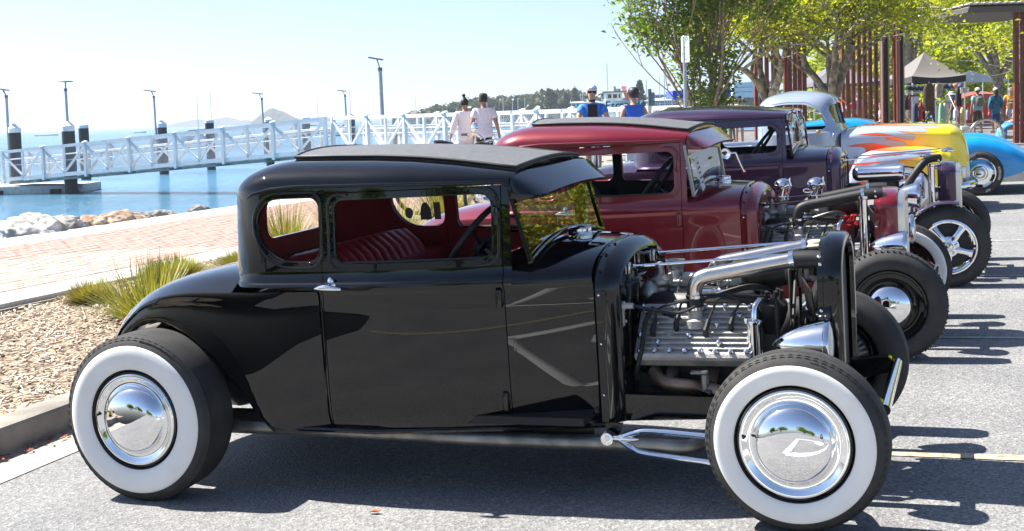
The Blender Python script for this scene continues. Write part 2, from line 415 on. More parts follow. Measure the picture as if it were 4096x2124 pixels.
# ---------------------------------------------------------------- hot rod
def Ys(x): return .655-(.225*((x-1.0)/.87)**1.7 if x > 1.0 else 0.)
PZ = ([.285, .30, .34, .45, .6, .75, .828, .836, .843, .850, .868, .878, .884, .890, .93, 1.05, 1.18, 1.25],
      [-.035, -.026, -.012, -.003, 0, .001, .0, .003, .010, .012, .012, .009, .002, -.002, -.004, -.012, -.024, -.03])
def pz(z): return interp(z, *PZ)
def hotrod(name, label, M, p):
    car = thing(name, label, 'car', M, p.get('group'))
    paint, lin = p['paint'], p['lining']
    dzr = p.get('dzr', 0.); XF = 1.585
    dzd = p.get('dzd', 0.)
    zd = lambda x: interp(x, [.3, .5, .72, 1.1, 1.55, 1.7], [1.235, 1.252, 1.262, 1.256, 1.243, 1.238])+dzd
    ze = lambda x: interp(x, [.3, .45, .6, .8, 1.0, 1.17, 1.34, 1.57, 1.62], [1.345, 1.358, 1.364, 1.36, 1.352, 1.34, 1.320, 1.285, 1.276])+dzr
    wi = .42
    # --- cabin shell as horizontal loops
    zs = [z for z in PZ[0] if z <= .884]+[.89, .93, 1.0, 1.08, 1.16, 1.22]
    def outline(kind, v):
        pts = []; ns = 26; nc = 10
        if kind == 'wall':
            lo = v < .852; xr = .79 if lo else .335; rx, ry = (.03, .05) if lo else (.20, .26)
            for k in range(ns): pts.append(('s', XF+(xr+rx-XF)*k/(ns-1)))
            for k in range(1, nc+1): pts.append(('c', xr+rx-rx*math.sin(R(90*k/nc)), 1-ry/.65*(1-math.cos(R(90*k/nc)))))
            pts += [('c', xr, (1-ry/.65)*.66), ('c', xr, (1-ry/.65)*.33), ('c', xr, 0.)]
            out = []
            for q in pts:
                x = q[1]; wf = 1 if q[0] == 's' else q[2]
                z = v if v <= .93 else .93+(v-.93)/(1.25-.93)*(zd(x)-.93)
                y = (Ys(x)+pz(min(z, 1.25)))*wf
                if not lo: x += .012*(v-.85)/.4*(1 if q[0] == 'c' else 0)
                out.append((x, y, z))
            return out
        # roof loops: v = angle
        c, s_ = math.cos(v), math.sin(v); xr = .347+.25*(1-c); rx = .20-.04*(1-c); ry = .26-.12*(1-c)
        for k in range(ns): pts.append(('s', XF+.015*s_+(xr+rx-XF)*k/(ns-1)))
        for k in range(1, nc+1): pts.append(('c', xr+rx-rx*math.sin(R(90*k/nc)), 1-ry/.65*(1-math.cos(R(90*k/nc)))))
        pts += [('c', xr, (1-ry/.65)*.66), ('c', xr, (1-ry/.65)*.33), ('c', xr, 0.)]
        out = []
        for q in pts:
            x = q[1]; wf = 1 if q[0] == 's' else q[2]
            w0 = Ys(x)-.03; wm = min(wi, w0-.07); y = (wm+(w0-wm)*c)*wf
            z = zd(x)+(ze(x)-zd(x))*s_
            if q[0] == 'c': z += .006*s_*(1-abs(wf))
            out.append((x, y, z))
        return out
    rows = []
    for z in zs: rows.append(outline('wall', z))
    for k in range(0, 11): rows.append(outline('roof', R(84*k/10)))
    full = [[(x, -y, z) for x, y, z in r]+[(x, y, z) for x, y, z in reversed(r[:-1])] for r in rows]
    mb = MB(); mb.grid(full)
    top = rows[-1]; cap = []
    for (x, y, z) in top[:-1]:
        cap.append([(x, -y*math.cos(math.pi*k/12), z+.026*(1-math.cos(math.pi*k/12)**2)) for k in range(13)])
    x, y, z = top[-1]; cap.append([(x-.0, 0, z)]*13)
    mb.grid(cap)
    me = mb.mesh('body', None)
    bm = bmesh.new(); bm.from_mesh(me); bmesh.ops.remove_doubles(bm, verts=bm.verts, dist=.0004); bmesh.ops.recalc_face_normals(bm, faces=bm.faces)
    # outward check
    c = sum((f.calc_center_median().y*f.normal.y for f in bm.faces)); 
    if c < 0: bmesh.ops.reverse_faces(bm, faces=bm.faces)
    bm.to_mesh(me); bm.free()
    me.materials.append(paint); me.materials.append(lin)
    body = bpy.data.objects.new('body', me); COL.objects.link(body)
    md = body.modifiers.new('s', 'SOLIDIFY'); md.thickness = .024; md.offset = -1; md.material_offset = 1; md.material_offset_rim = 0; md.use_even_offset = False
    r = evalmesh(body); body.modifiers.clear(); body.data = r
    qw = p.get('qwin', rrect(.535, .822, .965, 1.222, (.16, .055, .045, .10), 6))
    dw = p.get('dwin', rrect(.885, 1.518, .955, 1.208, (.045, .05, .05, .04), 5))
    rw = rrect(-.27, .27, 1.02, 1.19, .05, 4)
    cut = MB()
    if qw: cut.prism(qw, -1, 1)
    cut.prism(dw, -1, 1); cut.prism(rw, .2, .5, 'x')
    boolean(body, cut, mats=[paint, lin], selfx=True)
    dx0, dx1 = p.get('door', (.822, 1.552)); dz1 = 1.2337+dzd
    doors = []
    for sgn in (-1, 1):
        pr = MB().prism([(dx0, .30), (dx1, .30), (dx1, dz1), (dx0+.012, dz1)], .25*sgn, .8*sgn)
        dm = boolean(body, pr, 'INTERSECT', [paint, lin], keep=True)
        g = .0035
        pr2 = MB().prism([(dx0-g, .29), (dx1+g, .29), (dx1+g, dz1+g), (dx0+.012-g, dz1+g)], .25*sgn, .8*sgn)
        boolean(body, pr2, 'DIFFERENCE', [m_dark, lin])
        d = obj('door', dm, None, car); d.data.name = 'door'
        d.data.polygons.foreach_set('use_smooth', [True]*len(d.data.polygons)); d.data.set_sharp_from_angle(angle=R(32)); doors.append(d)
    body.data.polygons.foreach_set('use_smooth', [True]*len(body.data.polygons)); body.data.set_sharp_from_angle(angle=R(32))
    body.parent = car
    door = doors[0]
    # window mouldings + glass
    def side_pt(x, z, off): 
        zz = min(z, 1.25); return Ys(x)+pz(zz)+off
    for sgn in (-1, 1):
        par = doors[0] if sgn < 0 else doors[1]
        for w_, pa in ((qw, body), (dw, par)):
            if not w_: continue
            f = MB(); 
            cx = sum(a for a, b in w_)/len(w_); cz = sum(b for a, b in w_)/len(w_)
            o1 = [(cx+(a-cx)*(1+.022/abs(.3)), cz+(b-cz)*(1+.022/.13)) for a, b in w_]
            f.tube([(a, sgn*side_pt(a, b, .0), b) for a, b in o1], .0065, n=8, closed=True)
            f.tube([(a, sgn*side_pt(a, b, -.005), b) for a, b in w_], .0045, n=6, closed=True)
            obj('window_moulding', f, paint, pa, sharp=60)
            gl = MB(); gl.prism([(cx+(a-cx)*1.01, cz+(b-cz)*1.01) for a, b in w_], 0, .0)
            gl = MB(); n = len(w_); vs = [(a, sgn*(Ys(a)+pz(min(b, 1.25))-.016), b) for a, b in w_]; gl.add(vs, [tuple(range(n))])
            if w_ is qw or p.get('door_glass'): obj('window_glass', gl, m_glass, pa)
            if w_ is dw:
                st = MB(); st.tube([(x, sgn*(side_pt(x, .955, -.012)), .958) for x in np.linspace(.90, 1.50, 8)], .007, n=6); obj('window_channel', st, m_hose, pa)
    # door furniture
    h = MB(); hx, hz = dx0+.05, .868; yb = -(Ys(hx)+pz(hz))
    h.lathe([(.022, 0), (.020, .008), (.012, .014), (.010, .03)], o=(hx, yb, hz+.006), ax=(0, -1, 0), n=16, cap1=True)
    h.tube([(hx-.055, yb-.034, hz-.002), (hx-.03, yb-.036, hz+.002), (hx, yb-.037, hz+.003), (hx+.03, yb-.036, hz-.001), (hx+.058, yb-.030, hz-.004)], [.004, .012, .014, .010, .006], n=10)
    h.sph((hx, yb-.004, hz+.022), (.013, .008, .018), 10, 6)
    obj('door_handle', h, m_chrome, door, sharp=50)
    for hz in (1.12, .80, .40):
        q = MB(); yy = -(Ys(1.54)+pz(hz))-.010
        q.lathe([(.0001, -.038), (.011, -.034), (.013, -.02), (.013, .02), (.011, .034), (.0001, .038)], o=(1.535, yy, hz), n=12); q.box((1.535, yy+.008, hz), (.03, .012, .06), b=.004)
        obj('hinge', q, paint, door, sharp=45)
    # drip rail
    dr = MB(); rail = [(.45, 1.185+dzd), (.475, 1.215+dzd), (.52, 1.243+dzd), (.60, 1.258+dzd)]+[(x, zd(x)+.004) for x in np.linspace(.72, 1.56, 12)]
    for sgn in (-1, 1):
        dr = MB(); dr.tube([(x, sgn*(Ys(x)-.024-(.06 if x < .47 else .028 if x < .5 else .008 if x < .55 else 0)), z) for x, z in rail]+[(1.585, sgn*.515, zd(1.58)-.012)], .0075, n=8)
        obj('drip_rail', dr, paint, car, sharp=60)
    # header and visor
    hd = MB(); hw = Ys(XF)-.03
    hd.grid([[(XF+.012+.0*abs(y), y, zz-.02*(y/hw)**2) for y in np.linspace(-hw, hw, 13)] for zz in (1.19, 1.22, 1.25, 1.28+dzr*.8)])
    hd.grid([[(XF-.03, y, zz-.02*(y/hw)**2) for y in np.linspace(-hw, hw, 13)] for zz in (1.19, 1.28)], flip=True)
    obj('windscreen_header', hd, paint, car)
    if p.get('visor', True):
        vs = MB(); ny = 29; rowsv = []
        def vp(y, t, dn=0.):
            a = abs(y)/.545; e = max(0., 1-a**9)**.55; cr = 1-.30*(y/.545)**2*.25
            x = 1.604+(.105*e)*t; z = 1.288+dzr-.022*(y/.545)**2-.078*t*(.45+.55*e)-.035*(1-e)*t-.008*t*t*e
            return (x-dn*.5, y, z-dn)
        ysv = [.545*math.sin(R(90*k/14)) for k in range(-14, 15)]
        rowsv = [[vp(y, t) for y in ysv] for t in np.linspace(0, 1, 7)]+[[vp(y, t, .012) for y in ysv] for t in np.linspace(1, 0, 7)]
        vs.grid(rowsv, cu=True); obj('sun_visor', vs, paint, car, sharp=50)
    # roof insert
    if p.get('insert', True):
        ri = MB(); xs = np.linspace(.60, 1.585, 16)
        def rp(x, t, up):
            wq = min(wi, Ys(x)-.1)*(1 if x > .7 else .93+.07*(x-.6)/.1); y = wq*t
            return (x+.02*(1-t*t)*(1 if x > 1.5 else 0)-(.05*(1-t*t) if x < .65 else 0), y, ze(x)+.022*(1-t*t)+up)
        ts = np.linspace(-1, 1, 13)
        ri.grid([[rp(x, t, .014) for t in ts] for x in xs])
        ed = [rp(x, -1, .0) for x in xs]+[rp(xs[-1], t, .0) for t in ts]+[rp(x, 1, .0) for x in reversed(xs)]+[rp(xs[0], t, .0) for t in reversed(ts)]
        e2 = [(x, y, z+.014) for x, y, z in ed]
        ri.grid([ed, e2], cv=True)
        o = obj('roof_insert', ri, m_vinyl, car, sharp=40)
        pp = MB(); pp.tube([(x, y, z+.012) for x, y, z in ed], .008, n=6, closed=True); obj('piping', pp, m_hose, o, sharp=70)
    # cowl
    cw = MB(); secs = []
    for x in np.linspace(XF-.008, 1.872, 12):
        f = (x-XF)/(1.872-XF); w = Ys(x); zt = .985-.018*f+p.get('dzc', 0.); n_ = 2.35
        sec = [(w+pz(z), z) for z in (.285, .30, .34, .45, .6, .75, .828, .836, .843)]
        z0 = .848; a = [(w+.011)*math.cos(R(t))**(2/n_) for t in range(0, 91, 6)]; b = [z0+(zt-z0)*math.sin(R(t))**(2/n_) for t in range(0, 91, 6)]
        sec += list(zip(a, b)); 
        sec[-1] = (0., zt)
        secs.append([(x, -y, z) for y, z in sec]+[(x, y, z) for y, z in reversed(sec[:-1])])
    cw.grid(secs); obj('cowl', cw, paint, car, sharp=35)
    w1 = Ys(1.872); arch = []
    def archsec(x, w, zt, zb=.29):
        n_ = 2.3; s = [(w, z) for z in (zb, .45, .6, .75)]+[(w*math.cos(R(t))**(2/n_), .80+(zt-.80)*math.sin(R(t))**(2/n_)) for t in range(0, 91, 6)]
        s[-1] = (0., zt); return [(x, -y, z) for y, z in s]+[(x, y, z) for y, z in reversed(s[:-1])]
    fw = MB(); zt1 = .965+p.get('dzc', 0.)
    fw.grid([archsec(1.874, w1+.004, zt1+.004), archsec(1.878, w1-.004, zt1-.004), archsec(1.905, w1-.006, zt1-.006), archsec(1.909, w1+.004, zt1+.002), archsec(1.918, w1+.002, zt1), archsec(1.935, w1-.012, zt1-.008), archsec(1.960, w1-.035, zt1-.03), archsec(1.968, w1-.05, zt1-.05), archsec(1.955, w1-.06, zt1-.06)])
    fw.add(archsec(1.955, w1-.06, zt1-.06), [tuple(range(len(archsec(1.9, .4, .9))))])
    f_ = obj('firewall', fw, paint, car, sharp=28)
    fp = MB()
    for yy in (-.22, -.08, .08, .22): fp.box((1.957, yy, .66), (.012, .03, .36), b=.005)
    fp.box((1.957, 0, .80), (.014, .5, .03), b=.006); fp.box((1.957, 0, .5), (.014, .5, .04), b=.006)
    obj('stiffening_rib', fp, paint, f_)['kind'] = 'stuff'
    for zz in (.40, .60, .79):
        bl = MB(); bl.sph((1.892, -w1-.001, zz), (.006, .005, .006), 8, 5); obj('bolt', bl, m_chrome, f_)
    for t in (25, 50, 72, 95, 118):
        bl = MB(); c_ = math.cos(R(t)); bl.sph((1.892, -(w1-.002)*(abs(c_)**.87)*(1 if c_ > 0 else -1), .80+(zt1-.802)*math.sin(R(t))**.87), .0065, 8, 5); obj('bolt', bl, m_satin, f_)
    if p.get('cap', True):
        c = MB(); c.lathe([(.050, -.012), (.052, .012), (.047, .017), (.050, .021), (.050, .030), (.044, .036), (.02, .040), (.0001, .041)], o=(1.70, 0, .975+p.get('dzc', 0.)), n=28); obj('filler_cap', c, [m_chrome], car, sharp=30)
    # windscreen (swung open at the bottom)
    xb, xt = p.get('wsx', (1.648, 1.588)); zt_ = 1.205; ww_ = .505; zc = 1.0+p.get('dzc', 0.); ze_ = .942+p.get('dzw', 0.)
    zt_ += dzd
    bot = lambda y: ze_+(zc-ze_)*math.cos(y/ww_*math.pi/2)**.9 if abs(y) < ww_ else ze_
    X = lambda z: xb+(xt-xb)*(z-.96)/(1.2-.96)
    ysw = np.linspace(-ww_, ww_, 21)
    fr = MB(); bp_ = [(X(bot(y)), y, bot(y)) for y in ysw]
    fr.tube([(x, y, z) for x, y, z in bp_], .012, n=8)
    for sg in (-1, 1): fr.bar((X(ze_-.012), sg*ww_, ze_-.012), (X(zt_+.01), sg*ww_, zt_+.01), .016, .030, up=(0, 1, 0))
    fr.bar((X(zt_), -ww_, zt_), (X(zt_), ww_, zt_), .02, .02)
    ws = obj('windscreen', fr, p.get('wsframe', m_black), car, sharp=45)
    gl = MB(); gl.grid([[(X(bot(y)+(zt_-bot(y))*t), y, bot(y)+(zt_-bot(y))*t) for y in ysw] for t in np.linspace(0, 1, 5)]); obj('windscreen_glass', gl, m_wglass, ws)
    # quarter panels and tail
    qx = [.805, .70, .6, .5, .41, .3, .207, .11, .017, -.04, -.093, -.14, -.186, -.234, -.28, -.31]
    qz = [.848, .848, .848, .848, .848, .847, .845, .837, .821, .803, .781, .752, .717, .676, .62, .57]
    ax_ = [.805, .70, .60, .55, .525, .47, .422, .352, .283, .21, .129, .05, -.03, -.12, -.22, -.30]
    az_ = [.285, .285, .287, .293, .312, .372, .436, .512, .576, .633, .682, .712, .715, .69, .62, .55]
    Yq = lambda x: .655-.0*x if x > .5 else .655-.13*((.5-x)/.8)**1.6
    for sgn in (-1, 1):
        q = MB(); rws = []
        for i in range(len(qx)):
            col = []
            for t in (0, .05, .1, .2, .35, .5, .65, .8, .9, .96, 1.0):
                xx = qx[i]+(ax_[i]-qx[i])*t; zz = qz[i]+(az_[i]-qz[i])*t
                blend = min(1, max(0, (xx-.6)/.2)); dy = pz(zz)*blend+(1-blend)*(.012*math.sin(math.pi*min(t, 1))**.7-.0*t+(.010 if t < .08 else 0))
                col.append((xx, sgn*(Yq(xx)+dy), zz))
            lip = col[-1]; d = Vector((lip[0]-col[-3][0], 0, lip[2]-col[-3][2])).normalized()
            f = 0 if i < 3 else 1
            col += [(lip[0]+d.x*.006, sgn*(abs(lip[1])+.008*f), lip[2]+d.z*.006), (lip[0]+d.x*.016, sgn*(abs(lip[1])+.002*f), lip[2]+d.z*.016), (lip[0]+d.x*.016, sgn*(abs(lip[1])-.05), lip[2]+d.z*.016), (lip[0]+d.x*.012, sgn*.40, lip[2]+d.z*.012)]
            rws.append(col)
        q.grid(rws, flip=sgn > 0); obj('quarter_panel', q, paint, car, sharp=40)
    dk = MB(); rws = []
    cen = lambda x: interp(x, [-.5, -.44, -.38, -.3, -.2, -.1, 0, .1, .25, .40], [.56, .63, .70, .765, .82, .858, .884, .904, .925, .935])
    for i in range(4, len(qx)):
        x, z = qx[i], qz[i]; w = Yq(x)+.010; r = []
        xc = interp(i, [4, len(qx)-1], [.40, -.50])
        for k in range(17):
            t = -1+2*k/16; a = abs(t); s_ = (1-a**2.6)
            xx = x+(xc-x)*s_; zz = z+(cen(xc)-z)*(1-a**4)**.75
            r.append((xx, w*t, zz))
        rws.append(r)
    dk.grid(rws); 
    lx, lz = rws[-1], None
    dk.grid([rws[-1], [(x+.03, y*.98, .42) for x, y, z in rws[-1]]])
    obj('rear_deck', dk, paint, car, sharp=50)
    # belly, floor, inner wheel house
    fl = MB(); fl.box((1.2, 0, .33), (1.3, 1.16, .03)); fl.box((.80, 0, .55), (.03, 1.1, .45)); fl.box((.30, 0, .58), (.62, .78, .26)); obj('floor_pan', fl, m_dark, car)
    sl_ = MB()
    for sg in (-1, 1): sl_.tube([(.55, sg*.635, .287), (1.0, sg*.635, .284), (1.55, sg*.52, .284), (1.9, sg*.42, .282)], .012, n=8)
    obj('sill', sl_, paint, car)
    # interior
    seat = MB(); npl = 15; rws = []
    for t in np.linspace(0, 1, 10):
        r = []
        for k in range(npl*6+1):
            y = -.56+1.12*k/(npl*6); u = (k % 6)/6
            pl = .016*abs(math.sin(math.pi*k/6))**.6
            x = .86-.16*t+pl+(.05*math.sin(math.pi*t) if 1 else 0)-(.03*(t > .97)); e = max(0, (abs(y)-.44)/.12)
            z = .48+.50*t-.12*e*e*t
            r.append((x, y, z))
        rws.append(r)
    rws.append([(x-.10, y, z-.01) for x, y, z in rws[-1]]); rws.append([(.62, y, .5) for x, y, z in rws[0]])
    seat.grid(rws); so_ = obj('seat_back', seat, p['seat'], car, sharp=60)
    sc = MB(); sc.box((1.08, 0, .47), (.5, 1.1, .14), b=.05); obj('seat_cushion', sc, p['seat'], car, sharp=60)
    for sg in (-1, 1):
        tr = MB(); tr.prism([(.86, .35), (1.54, .35), (1.54, .945), (.86, .945)], 0, .01, 'y', M=Matrix.Translation((0, sg*.575-.005, 0))) if False else None
        tr = MB(); tr.grid([[(x, sg*(Ys(x)-.032-.02*(z < .9)), z) for x in np.linspace(.845, 1.53, 9)] for z in (.35, .6, .9, .946)]); obj('door_trim', tr, lin, doors[0] if sg < 0 else doors[1])
    ds = MB(); ds.box((1.54, 0, .90), (.05, 1.0, .13), b=.02)
    for yy in (-.1, 0, .1): ds.lathe([(.035, 0), (.035, .008), (.03, .01), (.0001, .01)], o=(1.515, yy, .90), ax=(-1, 0, 0), n=16)
    obj('dashboard', ds, p.get('dash', paint), car)
    sw = MB(); ax = Vector((-.80, 0, .60)); cen_ = Vector((1.33, -.26, .985)); u = Vector((0, 1, 0)); v = ax.cross(u)
    ring = [cen_+(u*math.cos(2*math.pi*k/36)+v*math.sin(2*math.pi*k/36))*.195 for k in range(36)]
    sw.tube(ring, .013, n=8, closed=True)
    for a in (90, 210, 330): sw.tube([cen_-ax*.03, cen_+(u*math.cos(R(a))+v*math.sin(R(a)))*.19], .008, n=6)
    sw.lathe([(.035, -.04), (.035, -.01), (.0001, 0)], o=cen_, ax=ax, n=14)
    swo = obj('steering_wheel', sw, m_hose, car, sharp=60)
    col_ = MB(); col_.cyl(cen_-ax*.03, cen_-ax*.45, .018, n=8); obj('steering_column', col_, m_black, swo)
    # chassis
    for sg in (-1, 1):
        fr_ = MB(); fr_.prism([(1.86, .285), (2.30, .305), (2.75, .30), (2.90, .335), (2.93, .375), (2.90, .40), (2.70, .385), (2.1, .392), (1.93, .395), (1.86, .385)], sg*.33, sg*.385); obj('frame_rail', fr_, p['frame'], car, sharp=30)
        ub = MB(); ub.box((.9, sg*.42, .26), (1.9, .05, .08)); obj('frame_rail', ub, m_satin, car)
    sb = MB(); sb.cyl((2.93, -.40, .36), (2.93, .40, .36), .022, n=14); obj('spreader_bar', sb, m_chrome, car)
    axl = MB(); axl.tube(smooth_path([(2.65, -.62, .315), (2.65, -.50, .26), (2.65, -.40, .20), (2.65, 0, .20), (2.65, .40, .20), (2.65, .50, .26), (2.65, .62, .315)], 3), .03, n=8); obj('axle', axl, m_satin, car); axl = MB(); axl.lathe([(.05, -.6), (.05, -.16), (.13, -.06), (.14, 0), (.13, .06), (.05, .16), (.05, .6)], o=(0, 0, .349), ax=(0, 1, 0), n=14, cap0=True, cap1=True); obj('axle', axl, m_satin, car)
    for sg in (-1, 1):
        hp = MB(); Y = sg*.50
        hp.tube(smooth_path([(2.62, sg*.54, .268), (2.4, sg*.525, .272), (2.10, sg*.505, .285), (2.03, Y, .277), (1.985, Y, .262), (1.965, Y, .255)], 4), .0125, n=8)
        hp.tube(smooth_path([(2.62, sg*.54, .160), (2.4, sg*.525, .172), (2.08, sg*.505, .196), (2.02, Y, .212), (1.985, Y, .232), (1.965, Y, .250)], 4), .0125, n=8)
        hp.tube([(1.935, Y, .252), (1.95, Y, .252), (2.00, Y, .252), (2.04, Y, .250)], [.010, .014, .014, .002], n=8)
        hp.cyl((1.92, Y-.022, .252), (1.92, Y+.022, .252), .024, n=16); hp.cyl((1.92, Y-.03, .252), (1.92, Y+.03, .252), .013, n=6)
        obj('hairpin_rod', hp, p.get('hairpin', m_chrome), car, sharp=45)
        bk = MB(); bk.prism([(1.90, .30), (1.97, .30), (1.945, .235), (1.90, .235)], sg*.45, sg*.46); obj('hairpin_bracket', bk, p['frame'], car)
    ex = MB(); ex.tube(smooth_path([(2.30, -.40, .25), (2.22, -.47, .222), (2.05, -.47, .225), (1.5, -.50, .232), (.9, -.56, .262), (.1, -.56, .268)], 4), .030, n=12); obj('exhaust_pipe', ex, p.get('exh', m_dirty), car)
    # radiator shell
    rdx = p.get('rdx', 0.)
    sh = MB(); zs0 = p.get('zsh', .966); wsx = .272
    def shsec(x, w, zt, zb=.40): 
        n_ = 2.5; s = [(w*.97, zb), (w*.985, .52), (w, .66), (w, .76)]+[(w*math.cos(R(t))**(2/n_), .80+(zt-.80)*math.sin(R(t))**(2/n_)) for t in range(0, 91, 6)]
        s[-1] = (0, zt); return [(x+.03*(1-(y/.28)**2)*0, -y, z) for y, z in s]+[(x, y, z) for y, z in reversed(s[:-1])]
    x0 = 2.695+rdx; q_ = p.get('shd', .70)
    sh.grid([shsec(x0+.004*q_, wsx-.030, zs0-.03), shsec(x0, wsx-.006, zs0-.010), shsec(x0+.028*q_, wsx-.005, zs0-.007), shsec(x0+.032*q_, wsx, zs0), shsec(x0+.06*q_, wsx+.002, zs0+.001), shsec(x0+.11*q_, wsx-.002, zs0-.004), shsec(x0+.126*q_, wsx-.010, zs0-.012), shsec(x0+.132*q_, wsx-.024, zs0-.028), shsec(x0+.128*q_, wsx-.036, zs0-.044), shsec(x0+.105*q_, wsx-.042, zs0-.05)])
    sho = obj('radiator_shell', sh, paint, car, sharp=35)
    if p.get('grille') == 'silver':
        gm = MB()
        for k in range(17):
            y = -.20+.4*k/16; zt = .80+(zs0-.86)*max(0, 1-(abs(y)/.24)**2.5)**.4; gm.box((x0+.14*q_, y, (zt+.42)/2), (.012, .012, zt-.42), b=.003)
        go = obj('grille_bar', gm, m_silver, car); go['kind'] = 'stuff'
        gs = MB(); gs.grid([shsec(x0+.132*q_, wsx-.02, zs0-.02, .42), shsec(x0+.165*q_, wsx-.026, zs0-.028, .42), shsec(x0+.168*q_, wsx-.05, zs0-.06, .42), shsec(x0+.14*q_, wsx-.055, zs0-.07, .42)]); obj('grille_surround', gs, m_silver, car)
    cr = MB(); sec = shsec(x0+.085*q_, wsx-.035, zs0-.045); cr.add(sec, [tuple(range(len(sec)))]); sec = shsec(x0+.02, wsx-.03, zs0-.04); cr.add(sec, [tuple(range(len(sec)-1, -1, -1))]); obj('radiator_core', cr, m_mesh, sho)
    for zz, xx in ((.905, .012), (.875, .014), (.70, .012), (.59, .012)):
        bl = MB(); bl.sph((x0+xx, -wsx-.002, zz), .008, 8, 5); obj('bolt', bl, m_chrome, sho)
    cp = MB(); cp.lathe([(.030, 0), (.032, .010), (.028, .014), (.0001, .016)], o=(x0-.03, 0, zs0-.046), n=16); cp.box((x0-.03, 0, zs0-.052), (.06, .10, .016), b=.006); obj('radiator_cap', cp, p.get('capmat', m_cream), car)
    # headlights
    hz = .603; hxf = p.get('hlx', 2.745)
    for sg in (-1, 1):
        hl = MB(); hl.lathe([(.0001, -.20), (.020, -.185), (.045, -.15), (.066, -.10), (.080, -.05), (.087, -.012), (.090, -.010), (.091, .004), (.087, .010)], o=(hxf, sg*.43, hz), ax=(1, 0, 0), n=36); o = obj('headlight', hl, m_chrome, car, sharp=45)
        ln = MB(); ln.lathe([(.086, .006), (.06, .014), (.03, .018), (.0001, .019)], o=(hxf, sg*.43, hz), ax=(1, 0, 0), n=28); obj('lens', ln, mat('lamp_lens', (.75, .77, .78), .08, spec=.7, trans=.3), o)
        st = MB(); st.tube([(hxf-.05, sg*.42, hz-.06), (hxf-.06, sg*.38, .46), (hxf-.05, sg*.35, .39)], .012, n=8); obj('headlight_stand', st, p['frame'], car)
    if p.get('stickers'):
        yy = lambda x, z: Ys(x)+pz(z)-.020
        for pl, mm in (([(.69, 1.0), (.75, 1.0), (.75, 1.03), (.745, 1.06), (.73, 1.085), (.71, 1.085), (.695, 1.06), (.69, 1.03)], m_sticker), ([(.63+.022*math.cos(a), 1.035+.028*math.sin(a)) for a in np.linspace(0, 2*math.pi, 18, endpoint=False)], m_stick2), ([(.765, 1.0), (.80, 1.0), (.80, 1.085), (.765, 1.085)], m_sticker)):
            st = MB(); st.add([(x, yy(x, z), z) for x, z in pl], [tuple(range(len(pl)))]); obj('window_sticker', st, mm, car)
    return car
ACORN = None
def acorn_mesh():
    global ACORN
    if ACORN is None:
        mb = MB(); mb.lathe([(.0125, 0), (.0125, .009), (.0115, .012), (.011, .021), (.0078, .028), (.0001, .030)], n=10); ACORN = mb.mesh('acorn_nut', 40); ACORN.materials.append(m_chrome)
    return ACORN
